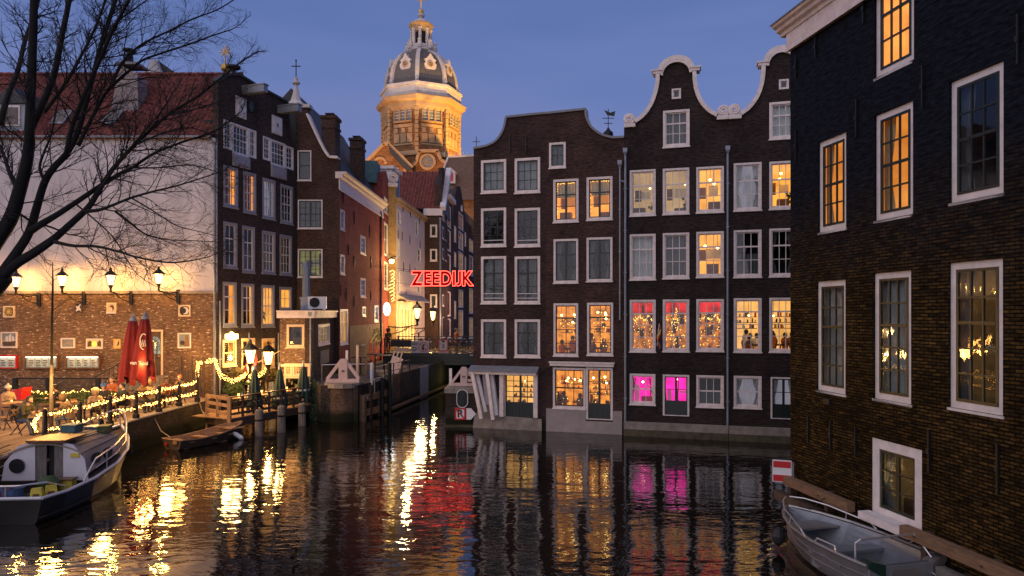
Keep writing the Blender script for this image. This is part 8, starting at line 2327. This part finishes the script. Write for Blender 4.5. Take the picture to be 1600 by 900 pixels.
# ---- small wooden boat
SB = thing('rowing_boat', 'small worn wooden rowing boat moored by the quay wall', 'boat', (-13.75, 27.6, 0), radians(-27))
st = [(0, .58, .40, .48, -.15), (.8, .68, .36, .58, -.2), (1.8, .68, .40, .55, -.2), (2.7, .48, .50, .32, -.2), (3.3, .2, .60, .08, -.1), (3.5, .03, .66, .02, 0)]
rows = hull(st, 6)
shell(rows, 'wood_dark', SB); shell(rows, 'wood_warm', SB, 'inner_planking', .05)
g = MB()
for s in (-1, 1): g.tube([(wg * s, y, zg + .01) for y, wg, zg, *_ in st], .035, 5)
g.tube([(-.58, 0, .41), (.58, 0, .41)], .04, 5)
g.build('gunwale', 'wood_warm', SB)
for y, w in ((.5, .62), (1.5, .66), (2.5, .5)): MB().box(-w, w, y - .13, y + .13, .26, .30).build('thwart', 'wood_warm', SB)
m = MB()
for k in range(6): m.box(-.5 + k * .17, -.36 + k * .17, .2, 2.3, .02, .05)
m.build('floor_board', 'wood_warm', SB)
MB().box(-.55, .55, 2.6, 3.2, .46, .50).build('fore_deck', 'wood_warm', SB)
MB().box(.12, .36, -.05, -.01, .24, .42).build('stern_plate', 'wood_warm', SB); MB().box(-.35, -.2, -.055, -.02, .16, .26).build('number_plate', 'red_paint', SB)
MB().lathe([(.03, -.28), (.10, -.2), (.10, .15), (.03, .25)], 8).build('fender', 'white_plastic', SB, loc=(.62, 2.75, .18)).rotation_euler = (radians(55), 0, radians(-60))
t = MB().bar(Vector((-13.6, 28.3, .45)), Vector((-12.7, 30.4, .62)), .05, .03).build('oar', 'wood_warm', None); tag(t, 'loose oar lying along the small rowing boat', 'oar')
t = MB().tube([(-14.0, 28.0, .42), (-14.6, 28.4, .62), (-15.07, 28.8, 1.1)], .018, 5).build('mooring_rope', 'rope', None); tag(t, 'line from the small rowing boat up to the quay', 'rope')

# ---- aluminium boat
AB = thing('aluminium_boat', 'open aluminium motor boat moored against the tarred building', 'boat', (7.60, 13.15, .05), radians(13.8))
AB.scale = (1.12, .92, 1)
st = [(0, .80, .64, .70, -.3), (.7, .83, .63, .74, -.35), (1.7, .83, .63, .72, -.35), (2.6, .70, .65, .52, -.35), (3.3, .46, .68, .25, -.3), (3.75, .22, .71, .08, -.2), (3.95, .03, .73, .02, 0)]
rows = hull(st, 9)
shell(rows, 'aluminium', AB); shell(rows, 'aluminium_dull', AB, 'inner_lining', .06)
g = MB()
for s in (-1, 1): g.tube([(wg * s, y, zg + .02) for y, wg, zg, *_ in st], .04, 6)
g.build('gunwale', 'aluminium', AB)
m = MB()      # pressed ribs along the sides
for s in (-1, 1):
    for q in (.62, .80): m.tube([((ww + (wg - ww) * ((q - .5) * 2) + .008) * s, y, zk + (zg - zk) * q) for y, wg, zg, ww, zk in st], .012, 4)
m.build('side_rib', 'aluminium', AB)
fl = MB()
for (y, wg, zg, ww, zk), (y2, wg2, zg2, ww2, zk2) in zip(st[:-1], st[1:]): fl.quad((-ww + .04, y + .02, .08), (ww - .04, y + .02, .08), (max(.02, ww2 - .04), y2, .08 + (.25 if y2 > 3.2 else 0)), (-max(.02, ww2 - .04), y2, .08 + (.25 if y2 > 3.2 else 0)))
fl.build('floor', 'aluminium_dull', AB)
m = MB()
for k in range(9): m.box(-.5 + k * .125, -.47 + k * .125, .5, 2.5, .082, .094)
m.build('floor_tread', 'aluminium_dull', AB)
MB().box(-.70, .70, .08, .42, .12, .44).build('stern_bench', 'aluminium', AB); MB().box(-.60, -.1, .12, .40, .441, .47).build('bench_pad', 'rubber', AB); MB().box(.05, .62, .12, .40, .441, .47).build('bench_pad', 'rubber', AB)
MB().box(-.76, .76, 1.55, 1.90, .34, .40).box(-.72, .72, 1.60, 1.85, .08, .34).build('mid_bench', 'aluminium_dull', AB)
MB().prism([(-.60, 2.75), (.60, 2.75), (.34, 3.35), (-.34, 3.35)], .52, .56, 'xy').build('bow_deck', 'aluminium', AB)
MB().box(-.78, .78, -.035, .0, -.1, .62).build('transom', 'aluminium_dull', AB)
MB().box(-.34, -.10, -.06, -.036, .05, .56).box(.10, .34, -.06, -.036, .05, .56).box(-.10, .10, -.06, -.036, .40, .56).build('motor_bracket', 'aluminium', AB)
MB().prism([(-.80, .62), (-.46, .40), (-.46, .66), (-.70, .74), (-.80, .72)], -.05, .22).build('corner_cover', 'green_paint', AB)
MB().prism([(.80, .62), (.50, .42), (.50, .62), (.68, .70), (.80, .70)], -.05, .22).build('corner_plate', 'aluminium', AB)
MB().tube([(-.72, .45, .64), (-.72, .45, .96), (-.62, .45, 1.02), (.62, .5, 1.02), (.72, .55, .98), (.80, .95, .66)], .022, 7).tube([(.55, .48, 1.02), (.62, .12, .66)], .018, 6).build('stern_rail', 'steel_tube', AB)
for s in (-1, 1): MB().tube([(s * .82, 1.9, .66), (s * .80, 2.1, .78), (s * .52, 3.2, .92), (s * .26, 3.7, .98), (s * .05, 3.95, .98)], .018, 6).tube([(s * .66, 2.75, .70), (s * .66, 2.72, .86)], .014, 5).build('side_rail', 'steel_tube', AB)
MB().tube([(-.82, .9, .66), (-.80, .95, .76), (-.82, 1.5, .76), (-.84, 1.55, .66)], .018, 6).build('grab_handle', 'steel_tube', AB)
for x in (-.62, .6): MB().tube([(x - .09, -.04, .42), (x - .09, -.12, .40), (x + .09, -.12, .40), (x + .09, -.04, .42)], .018, 6).build('tow_eye', 'steel_tube', AB)
MB().lathe([(.02, .0), (.13, .12), (.15, .25), (.08, .42), (.02, .46)], 10).build('fender', 'rubber', AB, loc=(-.66, 3.2, .05))
o = flat_text('TENDER', .10, 'aluminium_dull', AB, (-.815, .95, .40), rz=-90, bold=.003)
t = MB().tube([Vector((6.85, 16.3, .9)), Vector((7.2, 16.4, .8)), Vector((7.5, 16.6, .95)), Vector((7.72, 16.6, 1.1))], .014, 5).build('mooring_rope', 'rubber', None); tag(t, 'black mooring line from the aluminium boat bow to the beam', 'rope')
t = MB().tube([(8.70, 14.1, .66), (8.85, 13.9, .55), (8.55, 13.6 + .25, 1.1), (8.60, 13.9, .5)], .014, 5).build('mooring_rope', 'rubber', None); tag(t, 'black stern line looped over the long fender beam', 'rope')
# no entry sign for boats
u, _ = RB.uz(1243, 737); z0_, z1_ = RB.uz(1243, 752)[1], RB.uz(1243, 718)[1]
p0 = RB.w(.28, -.42, (z0_ + z1_) / 2)
t = thing('no_entry_sign', 'square red sign with a white bar above the short fender beam', 'sign', p0, radians(-20))
h = (z1_ - z0_) / 2
MB().box(-.24, .24, 0, .05, -h, h).build('sign_plate', 'sign_white', t); MB().box(-.22, .22, -.012, -.001, -h + .025, -.10).box(-.22, .22, -.012, -.001, .10, h - .025).build('red_band', 'red_paint', t); MB().box(-.18, .30, .052, .12, -h - .05, h - .05).build('back_board', 'zinc', t)
# a duck's wake of bubbles is left out; one dark floating fender by the bow
